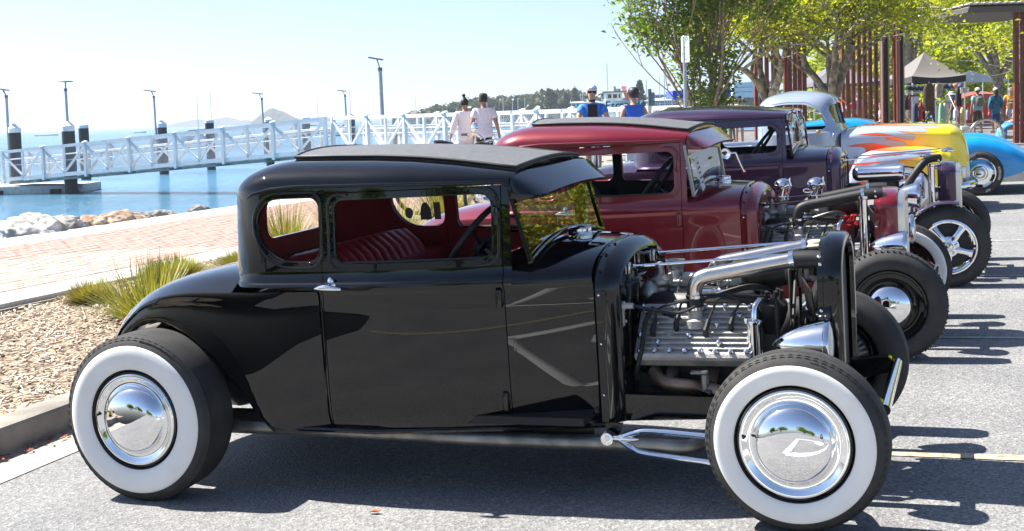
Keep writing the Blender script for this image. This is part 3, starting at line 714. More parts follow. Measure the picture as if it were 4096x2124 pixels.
def engine(car, dx=0., kind='black'):
    B = Matrix.Translation((dx, 0, 0))
    blk = MB(); blk.box((2.22, 0, .50), (.50, .40, .28), b=.03); blk.box((2.22, 0, .66), (.46, .22, .16), b=.03); blk.box((2.24, 0, .36), (.44, .28, .10), b=.02); blk.box((1.98, 0, .46), (.12, .42, .34), b=.05)
    eng = obj('engine', blk, m_iron, car); eng.matrix_local = B
    for sg in (-1, 1):
        v = Vector((0, -sg*.688, .726)); n = Vector((0, sg*.726, .688)); u = Vector((1, 0, 0)); o = Vector((2.218, sg*.305, .508))
        F = Matrix(((u.x, v.x, n.x, o.x), (u.y, v.y, n.y, o.y), (u.z, v.z, n.z, o.z), (0, 0, 0, 1)))
        hd = MB(); hd.prism(rrect(-.232, .232, 0, .262, .02, 3), -.03, .010, 'z'); hd.prism(rrect(-.228, .228, .004, .258, .02, 3), .010, .016, 'z')
        hd.tube([(-.225, .018, .010), (.225, .018, .010)], .018, n=8)
        for k in range(9):
            vv = .046+.024*k
            segs = [(-.215, .215)] if k % 3 else [(-.215, -.12), (-.085, .03), (.065, .215)]
            for a, b in segs: hd.tube([(a-.006, vv, .014), (a, vv, .022), (b, vv, .022), (b+.006, vv, .014)], .0052, n=6)
        h = obj('cylinder_head', hd, m_alu, eng, sharp=40); h.matrix_local = F
        if sg > 0 and kind != 'black': continue
        spots = [(-.208+.0595*k, .028) for k in range(8)]+[(-.14, .068), (.10, .068), (-.215, .10), (-.02, .10), (-.155, .15), (.085, .15), (-.19, .205), (-.02, .175), (.17, .19), (-.10, .235), (.03, .235), (.11, .235), (-.22, .235), (.205, .235), (.215, .08)]
        for a, b in spots:
            q = bpy.data.objects.new('acorn_nut', acorn_mesh()); COL.objects.link(q); q.parent = h; q.matrix_local = Matrix.Translation((a, b, .012))
        hf = h
        for k, a in enumerate((-.165, -.075, .045, .14)):
            pl = MB(); p0 = Vector((a, .105+.03*(k % 2), .014)); pl.cyl(p0, p0+Vector((0, 0, .02)), .009, n=8)
            e1 = p0+Vector((.012, .05, .045)); pl.tube([p0+Vector((0, 0, .014)), p0+Vector((.002, .008, .034)), e1], [.012, .011, .009], n=8)
            tgt = F.inverted() @ Vector((2.50, -.10*(-sg), .72-.012*k)); tgt = F.inverted() @ Vector((2.50-.02*k, sg*.14, .735-.014*k))
            mid = (e1+tgt)*.5+Vector((-.02*k, .02, .045+.01*k))
            pl.tube(smooth_path([e1, e1+Vector((.02, .045, .02)), mid, tgt], 5), .0052, n=6)
            obj('spark_plug_lead', pl, m_hose, h)
    # water necks, top hoses
    for sg in (-1, 1):
        Y = sg*.195; nk = MB(); nk.lathe([(.046, -.03), (.046, .0), (.030, .010), (.028, .05)], o=(2.215, Y, .652), n=20); nk.box((2.215, Y, .652), (.12, .045, .014), b=.006)
        nko = obj('water_neck', nk, m_alu, eng)
        hs = MB(); hs.cyl((2.215, Y, .692), (2.215, Y, .752), .034, n=20); obj('radiator_hose', hs, m_hose, eng)
        for z in (.699, .745):
            c = MB(); c.cyl((2.215, Y, z-.006), (2.215, Y, z+.006), .0355, n=24); c.box((2.215, Y-.036*1, z), (.014, .012, .012), b=.003); obj('hose_clamp', c, m_chrome, eng)
        pth = smooth_path([(2.215, Y, .745), (2.216, Y, .775), (2.230, Y, .808), (2.265, Y, .826), (2.33, Y, .838), (2.60, Y*1.02, .884)], 6)
        if kind != 'black': pth = [Vector((x, y, z+.0)) for x, y, z in pth]
        tb = MB(); tb.tube(pth, .031, n=20); obj('water_pipe', tb, m_steel if kind == 'black' else m_hose, eng, sharp=60)
        q = Vector((.985, 0, .12)).normalized(); a = Vector((2.595, Y*1.02, .8835))
        h2 = MB(); h2.tube([a, a+Vector((.075, 0, .003)), a+Vector((.11, 0, .0))], .0345, n=20); obj('radiator_hose', h2, m_hose, eng)
        c = MB(); c.cyl(a-Vector((.006, 0, .001)), a+Vector((.012, 0, .001)), .036, n=24); obj('hose_clamp', c, m_chrome, eng)
    # carburettors on finned risers
    for cx in (2.105, 2.305):
        c = MB(); cy = .02
        for k in range(5): c.lathe([(.036, 0), (.044, .002), (.044, .006), (.036, .009), (.036, .0125)], o=(cx, cy, .665+.0125*k), n=20)
        obj('carburettor_riser', c, m_alu, eng)
        b = MB(); b.box((cx+.012, cy, .770), (.10, .075, .035), b=.008); b.lathe([(.030, -.03), (.034, 0), (.030, .006), (.030, .04), (.034, .045), (.038, .07), (.040, .078), (.037, .078), (.033, .05), (.03, .04)], o=(cx-.01, cy, .785), n=22)
        b.box((cx+.045, cy-.01, .785), (.06, .06, .05), b=.01); b.box((cx, cy, .738), (.075, .07, .03), b=.01)
        b.tube([(cx+.02, cy-.05, .80), (cx+.005, cy-.055, .735)], .0035, n=6); b.box((cx-.025, cy-.045, .79), (.018, .01, .05), b=.004); b.sph((cx-.02, cy-.05, .81), .008, 8, 5)
        b.tube([(cx-.03, cy-.05, .73), (cx+.03, cy-.05, .735)], .005, n=6)
        cb = obj('carburettor', b, m_alud, eng, sharp=35)
        if kind == 'scoop':
            s = MB(); rows = []
            for k in range(9):
                t = R(90*k/8); px = cx-.01+.05*(1-math.cos(t))-.02; pz_ = .865+.075*math.sin(t); rr = .040+.012*k/8
                d = Vector((-math.sin(t)*.6, 0, math.cos(t))).normalized(); a = Vector((0, 1, 0)); bb = d.cross(a)
                rows.append([Vector((cx-.01-.03*math.sin(t)*0, cy, .86+.0*k))+Vector((.012*k*.25, 0, .010*k))+(a*math.cos(2*math.pi*j/16)+Vector((math.cos(-R(6*k)), 0, math.sin(R(8*k))))*math.sin(2*math.pi*j/16)*1.0)*rr for j in range(16)])
            s.grid(rows, cv=True); s.sph((cx+.0, cy, .935), (.055, .052, .045), 16, 10); s.lathe([(.042, 0), (.046, .006), (.042, .014), (.046, .020), (.042, .03)], o=(cx-.01, cy, .845), n=20)
            obj('air_scoop', s, m_chrome, eng, sharp=60)
    lk = MB(); lk.tube([(2.08, -.03, .735), (2.33, -.03, .742)], .004, n=6); lk.cyl((2.2, -.03, .738), (2.25, -.03, .739), .008, n=8); obj('throttle_linkage', lk, m_chrome, eng)
    im = MB(); im.box((2.2, 0, .66), (.34, .13, .05), b=.02)
    for cx in (2.09, 2.18, 2.30): im.tube(smooth_path([(cx, 0, .67), (cx, -.08, .66), (cx+.02, -.13, .61)], 4), .03, n=10); im.tube(smooth_path([(cx, 0, .67), (cx, .08, .66), (cx+.02, .13, .61)], 4), .03, n=10)
    obj('intake_manifold', im, m_alud, eng, sharp=50)
    # fuel pump
    fp = MB(); fp.lathe([(.020, -.10), (.022, -.06), (.030, -.05), (.034, -.04), (.034, -.02), (.046, -.01), (.048, 0), (.046, .012), (.030, .02), (.018, .03), (.015, .07), (.010, .082), (.0001, .085)], o=(2.035, .0, .775), n=22); obj('fuel_pump', fp, m_alud, eng)
    ff = MB(); ff.sph((1.995, -.03, .735), (.042, .05, .05), 14, 9); ff.tube([(1.99, -.03, .72), (1.985, -.02, .6)], .03, n=12); obj('fuel_filter', ff, m_alud, eng, sharp=60)
    # distributor cap and leads, generator, pulleys, fan
    ds = MB(); ds.lathe([(.05, -.10), (.06, -.05), (.062, .0), (.055, .025), (.03, .035), (.0001, .036)], o=(2.50, -.10, .69), ax=(.25, -.25, .9), n=18)
    for k in range(6): a = 2*math.pi*k/6; ds.cyl((2.50+.035*math.cos(a), -.105+.035*math.sin(a), .72), (2.505+.036*math.cos(a), -.115+.036*math.sin(a), .755), .008, n=8)
    obj('distributor', ds, m_redcap if kind == 'scoop' else m_hose, eng)
    for k in range(4):
        w = MB(); w.tube(smooth_path([(2.50, -.13+.02*k, .745), (2.42, -.15, .765+.006*k), (2.30-.04*k, -.135, .735-.006*k), (2.12-.05*k, -.13, .715-.004*k), (2.0, -.10, .68)], 6), .0045, n=6); obj('ignition_lead', w, m_hose if kind == 'black' else m_dirty, eng)
    gn = MB(); gn.lathe([(.0001, -.09), (.045, -.088), (.056, -.075), (.056, .05), (.050, .06), (.050, .075), (.06, .08), (.06, .10), (.03, .105), (.0001, .106)], o=(2.47, .03, .80), ax=(1, 0, 0), n=24); gn.sph((2.43, -.035, .745), (.018, .014, .014), 8, 6); gn.box((2.45, .03, .735), (.10, .08, .05), b=.015); obj('generator', gn, m_iron, eng)
    for (py_, pz_, rr) in ((.03, .80, .055), (.0, .52, .07), (-.13, .60, .05), (.13, .60, .05)):
        p = MB(); p.lathe([(rr, 0), (rr+.004, .004), (rr-.008, .010), (rr+.004, .016), (rr, .02), (.01, .024)], o=(2.575, py_, pz_), ax=(1, 0, 0), n=24); obj('pulley', p, m_satin, eng)
    bl = MB(); bl.tube([(2.586, .03+.056, .80), (2.586, .03, .856), (2.586, .03-.056, .80), (2.586, -.18, .60), (2.586, -.13, .55), (2.586, 0, .45), (2.586, .07, .5)], .007, n=6, closed=True); obj('fan_belt', bl, m_hose, eng)
    fn = MB()
    for k in range(4):
        M_ = Matrix.Translation((2.64, 0, .62)) @ Matrix.Rotation(R(38+90*k), 4, 'X') @ Matrix.Translation((0, 0, .11)) @ Matrix.Rotation(R(28), 4, 'Z')
        fn.box((0, 0, 0), (.006, .09, .18), b=.003, M=M_)
    fn.cyl((2.60, 0, .62), (2.65, 0, .62), .035, n=12); obj('cooling_fan', fn, m_iron, eng)
    bk = MB(); bk.box((2.565, -.02, .66), (.014, .05, .34), b=.004); bk.box((2.53, -.19, .62), (.016, .03, .22), b=.004); obj('engine_bracket', bk, m_iron, eng)
    # chrome oil filler canister
    oc = MB(); oc.lathe([(.026, -.07), (.028, -.065), (.028, .045), (.032, .05), (.032, .062), (.024, .068), (.0001, .07)], o=(2.455, -.27, .60), n=24); oc.lathe([(.016, 0), (.018, .01), (.018, .02), (.0001, .024)], o=(2.43, -.275, .655), n=16); oc.tube(smooth_path([(2.455, -.27, .665), (2.457, -.26, .71), (2.475, -.23, .735)], 4), .013, n=10)
    obj('oil_filler', oc, m_chrome, eng)
    # exhaust manifold, steering shaft, cables
    for sg in (-1, 1):
        em = MB(); em.tube(smooth_path([(2.05, sg*.25, .46), (2.10, sg*.30, .425), (2.20, sg*.31, .415), (2.32, sg*.34, .40), (2.36, sg*.37, .34), (2.32, sg*.40, .26)], 4), .026, n=12)
        for cx in (2.12, 2.28): em.cyl((cx, sg*.22, .46), (cx, sg*.31, .42), .024, n=10)
        obj('exhaust_header', em, m_rust, eng, sharp=60)
    ss = MB(); ss.cyl((1.975, -.22, .475), (2.33, -.36, .39), .011, n=10); ss.cyl((1.97, -.22, .476), (2.02, -.238, .464), .02, n=12); ss.cyl((2.25, -.33, .41), (2.30, -.35, .397), .018, n=10); ss.cyl((2.345, -.37, .386), (2.40, -.37, .386), .016, n=10); obj('steering_shaft', ss, m_black, eng)
    sbx = MB(); sbx.sph((2.34, -.37, .385), (.03, .025, .022), 10, 7); sbx.box((2.27, -.34, .435), (.03, .03, .08), b=.008); sbx.box((2.25, -.345, .475), (.07, .03, .014), b=.005); obj('steering_joint', sbx, m_dirty, eng)
    for pth, r_ in (([(1.975, -.35, .735), (2.02, -.34, .73), (2.12, -.25, .69), (2.20, -.24, .70), (2.27, -.18, .745)], .006), ([(1.97, -.15, .69), (2.05, -.16, .665), (2.14, -.18, .66)], .012), ([(2.045, -.2, .70), (2.03, -.26, .66), (2.02, -.31, .56), (1.995, -.31, .47), (1.98, -.25, .43)], .010), ([(1.97, -.05, .62), (2.0, -.18, .60), (2.0, -.25, .55)], .008), ([(1.97, .1, .72), (2.1, .1, .74), (2.3, .12, .72), (2.48, .06, .72)], .009)):
        cb = MB(); cb.tube(smooth_path(pth, 5), r_, n=8); obj('cable', cb, m_hose, eng)
    ck = MB(); ck.lathe([(.018, 0), (.018, .02), (.012, .024), (.012, .05), (.010, .055)], o=(1.955, -.36, .737), ax=(1, 0, 0), n=14); ck.box((1.965, -.35, .70), (.006, .025, .09), b=.004); ck.sph((1.972, -.35, .675), .007, 8, 5); obj('cable_bracket', ck, m_alu, eng)
    return eng
def stays(car, m, dz=0., dx=0., x1=2.70):
    for Y in (-.205, .205):
        st = MB(); st.cyl((1.955, Y, .868+dz), (x1, Y*.95, .911+dz), .0055, n=8); st.cyl((1.955, Y, .868+dz), (1.985, Y, .870+dz), .010, n=6); st.box((1.96, Y, .86+dz), (.012, .03, .05), b=.004); obj('support_rod', st, m, car)
    return
TX = lambda: None
blk = hotrod('hot_rod_coupe', 'gloss black fenderless hot rod coupe with whitewall tyres, nearest of the row', PM @ T(0, 0), dict(paint=m_black, lining=m_redlin, seat=m_red, frame=m_black, stickers=True))
engine(blk); stays(blk, m_chrome)
rt = [('COKER CLASSIC', .017, .326, 68, False, m_letter, 1.25), ('POLYESTER CORD', .013, .326, 200, False, m_letter, 1.2)]
ft = [('5.60-15', .014, .294, 72, False, m_letter, 1.2), ('4 PLY POLYESTER CORD TUBELESS', .012, .294, 172, False, m_letter, 1.15)]
wheel(blk, 0, -.82, -1, .349, .225, (.209, .307), 'cap', texts=rt, n=160, ribs=7, rb=.200)
wheel(blk, 0, .82, 1, .349, .225, (.209, .307), 'cap', n=96, ribs=7, rb=.200)
wheel(blk, 2.65, -.745, -1, .318, .145, (.207, .277), 'cap', texts=ft, n=160, ribs=5, rb=.200, steer=R(-2))
w4 = wheel(blk, 2.65, .745, 1, .318, .145, (.207, .277), 'drum', n=140, ribs=5, rb=.200, steer=R(-2))
# lettering on the inner face of the far tyre
def inner_fn(co):
    a = R(62)-co.x/.285; r = .285+co.y; return Vector((r*math.cos(a), -.145+.016-co.z-.001, r*math.sin(a)))
text_obj('raised_lettering', 'COKER CLASSIC', .020, m_letter, I4, w4, .0012, False, 1.25, inner_fn)
# ---- maroon coupe
mar = hotrod('hot_rod_coupe', 'maroon hot rod coupe with open engine bay and twin chrome air scoops', PM @ T(.08, 2.81),
             dict(paint=m_maroon, lining=m_dark, seat=m_dark, frame=m_maroon, dzr=.028, dzd=.018, wsx=(1.615, 1.583), rdx=-.075, shd=1., zsh=.905, grille='silver', hlx=2.80, wsframe=m_silver, capmat=m_chrome, dash=m_maroon, hairpin=m_dirty))
engine(mar, -.04, 'scoop'); stays(mar, m_satin, -.03, x1=2.64)
wheel(mar, 0, -.80, -1, .349, .22, None, 'steel', n=96, ribs=7)
wheel(mar, 0, .80, 1, .349, .22, None, 'steel', n=72, ribs=7)
wheel(mar, 2.72, -.74, -1, .308, .145, None, 'steel', n=120, ribs=5, steer=R(3), blocks=True)
wheel(mar, 2.72, .60, -1, .308, .145, (.208, .272), 'steel', n=96, ribs=5, steer=R(3))
ov = MB(); ov.lathe([(.026, -.19), (.026, .16), (.032, .165), (.032, .178), (.0001, .18)], o=(2.56, -.25, .70), n=24); obj('overflow_tank', ov, m_chrome, mar)
# ---- purple coupe
pur = hotrod('hot_rod_coupe', 'dark purple metallic hot rod coupe with smooth roof and five spoke mag wheels', PM @ T(.30, 5.45),
             dict(paint=m_purple, lining=m_dark, seat=m_dark, frame=m_purple, insert=False, visor=False, wsx=(1.625, 1.60), zsh=.885, shd=1., rdx=-.01, grille='silver', hlx=2.55, wsframe=m_purple, capmat=m_chrome, cap=False, door=(.822, 1.555), door_glass=False,
                  dwin=rrect(.87, 1.520, .965, 1.18, (.05, .05, .07, .06), 5)))
engine(pur, .02, 'v8'); stays(pur, m_chrome, -.02)
def remap(o, xs, ys):
    for v in o.data.vertices: v.co.z = interp(v.co.z, xs, ys)
    for c in kids(o): remap(c, xs, ys)
for ch in kids(pur):
    if ch.name.startswith('engine'): ch.matrix_local = Matrix.Diagonal((1, 1, 1.08, 1)) @ ch.matrix_local
    elif ch.name.startswith(('radiator', 'grille', 'frame', 'axle', 'hairpin', 'exhaust', 'spreader')): continue
    else: remap(ch, [0, .29, .85, .93, 1.25, 1.40], [0, .30, .935, 1.0, 1.315, 1.435])
wheel(pur, 0, -.82, -1, .36, .25, None, 'mag', n=96, ribs=7)
wheel(pur, 0, .82, 1, .36, .25, None, 'mag', n=60, ribs=7)
wheel(pur, 2.76, -.80, -1, .300, .165, None, 'mag', n=140, ribs=6, steer=R(5), blocks=True)
wheel(pur, 2.76, .80, 1, .300, .165, None, 'mag', n=72, ribs=6, steer=R(5))
ac = MB(); ac.lathe([(.0001, -.235), (.035, -.23), (.058, -.205), (.062, -.18), (.062, .12), (.066, .125), (.066, .16), (.05, .165), (.048, .15), (.0001, .15)], o=(2.27, -.10, .815), ax=(1, 0, 0), n=28); obj('air_cleaner', ac, m_chrome, pur, sharp=45)
cbk = MB(); cbk.box((2.27, -.08, .71), (.24, .14, .10), b=.02); cbk.box((2.05, -.12, .66), (.12, .16, .16), b=.02); obj('carburettor', cbk, m_iron, pur)
hs = MB(); hs.tube(smooth_path([(2.30, -.2, .60), (2.42, -.22, .66), (2.50, -.22, .78), (2.60, -.18, .90), (2.70, -.1, .915)], 5), .030, n=14); obj('radiator_hose', hs, m_hose, pur)
for k in range(2): 
    nk = MB(); nk.lathe([(.04, 0), (.05, .004), (.05, .012), (.03, .03), (.0001, .034)], o=(2.60+.16*k, -.10+.1*k, .925+.03*k), n=20); obj('radiator_cap', nk, m_chrome, pur)
ov = MB(); ov.lathe([(.026, -.19), (.026, .16), (.032, .165), (.032, .178), (.0001, .18)], o=(2.64, -.27, .70), n=24); obj('overflow_tank', ov, m_chrome, pur)
cf = MB(); cf.grid([[(2.76+.325*math.cos(a), y, .300+.325*math.sin(a)+(.012 if j in (1, 2) else 0)) for j, y in enumerate((-.83, -.80, -.66, -.63))] for a in np.linspace(R(75), R(165), 14)]); cf.grid([[(2.76+.319*math.cos(a), y, .300+.319*math.sin(a)) for y in (-.83, -.63)] for a in np.linspace(R(75), R(165), 14)], flip=True); obj('cycle_fender', cf, m_purple, pur, sharp=50)
mr = MB(); mr.lathe([(.045, 0), (.047, .006), (.042, .016), (.02, .024), (.0001, .026)], o=(1.16, -.80, 1.055), ax=(.3, .9, .1), n=24); mr.tube([(1.19, -.79, 1.06), (1.235, -.78, 1.06), (1.245, -.76, 1.02), (1.275, -.67, .905)], .008, n=8); mr.cyl((1.275, -.665, .90), (1.275, -.655, .90), .022, n=12); obj('door_mirror', mr, m_chrome, pur, sharp=50)
for y in (-.26, .05):
    wp = MB(); wp.sph((1.63, y, 1.335), (.022, .03, .016), 10, 6); wp.tube([(1.63, y, 1.335), (1.655, y+.02, 1.27), (1.655, y+.03, 1.19)], .005, n=6); obj('wiper', wp, m_chrome, pur)
bd = MB(); bd.sph((1.74, -.545, .73), (.04, .006, .02), 14, 8); obj('oval_mark', bd, m_chrome, pur)  # chrome oval added in place of an oval reflection in the paint
for car_, xx, yy, zz, rt_ in ((pur, 1.655, -.18, 1.17, 12), (mar, 1.63, -.35, 1.05, 8)):
    pc = MB(); pc.box((0, 0, 0), (.003, .09, .20)); o = obj('show_card', pc, m_paper, car_); o.matrix_local = T(xx, yy, zz) @ Matrix.Rotation(R(rt_), 4, 'X') @ Matrix.Rotation(R(-10), 4, 'Y')
    for k in range(5):
        ln = MB(); ln.box((.003, 0, .07-.03*k), (.002, .05+.02*(k % 2), .008)); lo = obj('printed_line', ln, m_dark, o)
# ---------------------------------------------------------------- flame pickup
SILV = (.36, .42, .52)
def flame_mat():
    m, t, b = new_mat('flame_paint'); mk = lambda k, **kw: _mk(t, k, kw); ln = t.links.new
    at_ = t.nodes.new('ShaderNodeAttribute'); at_.attribute_name = 'lick'; tc = t.nodes.new('ShaderNodeTexCoord'); sp = t.nodes.new('ShaderNodeSeparateXYZ'); ln(tc.outputs['Object'], sp.inputs[0])
    mr = t.nodes.new('ShaderNodeMapRange'); mr.inputs[1].default_value = 1.95; mr.inputs[2].default_value = 2.9; ln(sp.outputs[0], mr.inputs[0])
    r = ramp(t, [(0, (.60, .045, .010)), (.30, (.75, .12, .010)), (.55, (.85, .30, .010)), (.85, (.86, .60, .012)), (1, (.86, .66, .012))]); ln(mr.outputs[0], r.inputs[0])
    e = ramp(t, [(0, (.5, .03, .012)), (1, (1, 1, 1))]); mr2 = t.nodes.new('ShaderNodeMapRange'); mr2.inputs[1].default_value = .001; mr2.inputs[2].default_value = .009; ln(at_.outputs['Fac'], mr2.inputs[0])
    mx = t.nodes.new('ShaderNodeMix'); mx.data_type = 'RGBA'; ln(mr2.outputs[0], mx.inputs[0]); mx.inputs[6].default_value = (.5, .03, .012, 1); ln(r.outputs[0], mx.inputs[7])
    mr3 = t.nodes.new('ShaderNodeMapRange'); mr3.inputs[1].default_value = -.0008; mr3.inputs[2].default_value = .0008; ln(at_.outputs['Fac'], mr3.inputs[0])
    mx2 = t.nodes.new('ShaderNodeMix'); mx2.data_type = 'RGBA'; ln(mr3.outputs[0], mx2.inputs[0]); mx2.inputs[6].default_value = (*SILV, 1); ln(mx.outputs[2], mx2.inputs[7]); ln(mx2.outputs[2], b.inputs['Base Color'])
    b.inputs['Roughness'].default_value = .25; b.inputs['Coat Weight'].default_value = 1; b.inputs['Coat Roughness'].default_value = .02
    return m
m_flame = flame_mat()
m_silverblue = mat('silver_blue_paint', SILV, .3, metal=.35, coat=1.)
LOBES_H = [(2.86, .972, .011, .02), (2.745, .942, .021, .035), (2.44, .969, .014, .02), (2.62, .875, .036, .10), (2.30, .882, .026, .036), (2.52, .789, .040, .075), (2.07, .750, .040, .02), (2.30, .70, .024, -.01), (2.02, .63, .03, .0)]
LOBES_F = [(2.80, .730, .018, -.01), (2.67, .682, .030, -.03), (2.456, .612, .028, -.05), (2.247, .560, .022, -.05), (2.10, .48, .028, -.04), (2.0, .36, .036, -.02), (2.05, .42, .018, -.03)]
def flame_col(x, z, lobes, x0):
    best = 1.
    for xe, zc, r, rise in lobes:
        s = xe-x
        if s < 0: best = min(best, math.hypot(s, z-zc)); continue
        q = min(1., s/(1.5*r)); h = r*math.sqrt(max(0, 1-(1-q)**2))*(1-.25*min(1, max(0, s-.12)/.25))+max(0, s-.36)*.05
        t = min(1, s/.45); c = zc+rise*t*t*(3-2*t)
        best = min(best, abs(z-c)-h)
    return best-max(0, (x0-x))*.10
def paint_flames(o, lobes, x0):
    me = o.data; at_ = me.attributes.new('lick', 'FLOAT', 'POINT'); at_.data.foreach_set('value', [flame_col(v.co.x, v.co.z, lobes, x0) for v in me.vertices])
pk = thing('pickup_truck', 'silver blue old pickup with yellow and orange flames over bonnet and fender', 'truck', PM @ T(0, 10.65))
cm = MB(); rows = []
zl = [.42, .5, .6, .7, .8, .9, .98, 1.0, 1.03, 1.06, 1.12, 1.2, 1.28, 1.33, 1.37, 1.41, 1.44, 1.46, 1.474, 1.481]
for z in zl:
    xf = interp(z, [.42, .98, 1.06, 1.2, 1.3, 1.38, 1.42, 1.46, 1.481], [1.84, 1.82, 1.79, 1.755, 1.735, 1.70, 1.65, 1.50, 1.28]); xr = interp(z, [.42, 1.2, 1.3, 1.36, 1.40, 1.44, 1.47, 1.481], [.80, .80, .815, .845, .885, .96, 1.08, 1.2])
    w = interp(z, [.42, .9, .98, 1.0, 1.05, 1.2, 1.3, 1.36, 1.41, 1.45, 1.474, 1.481], [.64, .65, .65, .635, .63, .60, .565, .52, .45, .34, .19, .08]); n_ = 4.2 if z < 1.42 else 3.2
    r = []
    for k in range(72):
        a = 2*math.pi*k/72; c, s = math.cos(a), math.sin(a)
        r.append(((xf+xr)/2+(xf-xr)/2*math.copysign(abs(c)**(2/n_), c), w*math.copysign(abs(s)**(2/n_), s), z))
    rows.append(r)
cm.grid(rows, cv=True); cm.add(rows[-1], [tuple(range(72))])
me = cm.mesh('cab', None); bm = bmesh.new(); bm.from_mesh(me); bmesh.ops.remove_doubles(bm, verts=bm.verts, dist=.0005); bmesh.ops.recalc_face_normals(bm, faces=bm.faces); bm.to_mesh(me); bm.free()
me.materials.append(m_silverblue); me.materials.append(m_dark)
cab = bpy.data.objects.new('cab', me); COL.objects.link(cab); md = cab.modifiers.new('s', 'SOLIDIFY'); md.thickness = .03; md.offset = -1; md.material_offset = 1
r = evalmesh(cab); cab.modifiers.clear(); cab.data = r
dwp = [(.99, 1.02), (1.60, 1.02), (1.635, 1.04), (1.63, 1.08), (1.585, 1.18), (1.53, 1.25), (1.46, 1.295), (1.38, 1.318), (1.2, 1.328), (1.06, 1.32), (1.0, 1.29), (.97, 1.22), (.965, 1.06)]
ct = MB(); ct.prism(dwp, -1, 1); ct.prism(rrect(-.50, -.03, 1.075, 1.30, .08, 5), 1.6, 2.0, 'x'); ct.prism(rrect(.03, .50, 1.075, 1.30, .08, 5), 1.6, 2.0, 'x'); ct.prism(rrect(-.30, .30, 1.1, 1.3, .05, 4), .7, .95, 'x')
boolean(cab, ct, mats=[m_silverblue, m_dark], selfx=True)
for x0_, x1_, z0_, z1_ in ((.90, .905, .45, 1.34), (1.735, 1.740, .45, 1.03)):
    boolean(cab, MB().prism([(x0_, z0_), (x1_, z0_), (x1_-(.0 if x1_ < 1 else .0), z1_), (x0_, z1_)], -.8, -.56), mats=[m_dark, m_dark])
cab.data.polygons.foreach_set('use_smooth', [True]*len(cab.data.polygons)); cab.data.set_sharp_from_angle(angle=R(35)); cab.parent = pk
for y0_ in (-.265, .265):
    g = MB(); g.grid([[(interp(z, [1.06, 1.2, 1.3], [1.79, 1.755, 1.735])-.02-.05*abs(y/.5)**3, y, z) for y in np.linspace(y0_-.24, y0_+.24, 9)] for z in (1.07, 1.19, 1.305)]); obj('windscreen_glass', g, m_wglass, cab)
    f = MB(); f.tube([(interp(z, [1.06, 1.2, 1.3], [1.79, 1.755, 1.735])+.002-.115*abs(y/.5)**4.5, y, z) for y, z in rrect(y0_-.24, y0_+.24, 1.07, 1.305, .08, 5)], .010, n=6, closed=True); obj('windscreen_seal', f, m_dark, cab)
gm_ = MB(); gm_.tube([(.93, -.585, 1.25), (1.0, -.575, 1.335), (1.2, -.57, 1.352), (1.42, -.572, 1.34), (1.55, -.58, 1.28), (1.66, -.60, 1.10)], .008, n=6); obj('drip_rail', gm_, m_silverblue, cab)
hl = MB(); hl.box((1.735, -.66, .93), (.03, .02, .07), b=.006); obj('hinge', hl, m_silverblue, cab)
db = MB(); db.sph((1.56, -.655, .99), (.03, .005, .022), 10, 6); obj('oval_mark', db, m_orange, cab)  # brass emblem on the cab door
mr = MB(); mr.lathe([(.035, 0), (.035, .01), (.02, .02), (.0001, .025)], o=(1.45, -.72, 1.255), ax=(.9, .2, 0), n=20); mr.tube([(1.45, -.72, 1.255), (1.52, -.69, 1.23), (1.60, -.61, 1.20)], .006, n=6); obj('door_mirror', mr, m_chrome, pk)
for y in (-.3, .2):
    wp = MB(); wp.sph((1.735, y, 1.36), (.02, .03, .014), 8, 5); wp.tube([(1.735, y, 1.36), (1.79, y+.05, 1.30), (1.80, y+.10, 1.20)], .006, n=6); obj('wiper', wp, m_chrome, pk)
hd = MB(); rows = []
for x in list(np.linspace(1.80, 3.0, 230))+[3.03, 3.06, 3.085, 3.105, 3.125, 3.14, 3.152, 3.163, 3.172, 3.18, 3.186, 3.19]:
    zt = interp(x, [1.8, 1.9, 2.02, 2.3, 2.52, 3.01, 3.06, 3.105, 3.135, 3.16, 3.175, 3.19], [1.0, 1.018, 1.03, 1.032, 1.022, .985, .965, .925, .88, .82, .75, .68]); w = interp(x, [1.8, 2.6, 3.0, 3.1, 3.16, 3.19], [.56, .47, .39, .33, .25, .16]); r = []
    for k in range(181):
        a = -1+2*k/180; s = abs(a)
        if s > .5: yy = w*(1+.02*math.sin(2*math.pi*(s-.5))); zz = .50+(zt-.14-.50)*(1-(s-.5)*2)
        else: th = (1-s/.5)*math.pi/2; yy = w*math.cos(th)**(2/2.6); zz = zt-.14+.14*math.sin(th)**(2/2.6)
        r.append((x, math.copysign(yy, a) if s > 1e-6 else 0, zz))
    rows.append(r)
hd.grid(rows); o = obj('bonnet', hd, m_flame, pk, sharp=50); paint_flames(o, LOBES_H, 1.95)
cr = MB(); cr.tube([(x, -interp(x, [1.8, 2.6, 3.0, 3.12], [.56, .47, .39, .32])*1.005, .905-.02*(x-1.9)) for x in np.linspace(1.88, 2.75, 12)], .004, n=6); obj('bonnet_moulding', cr, m_silverblue, o)
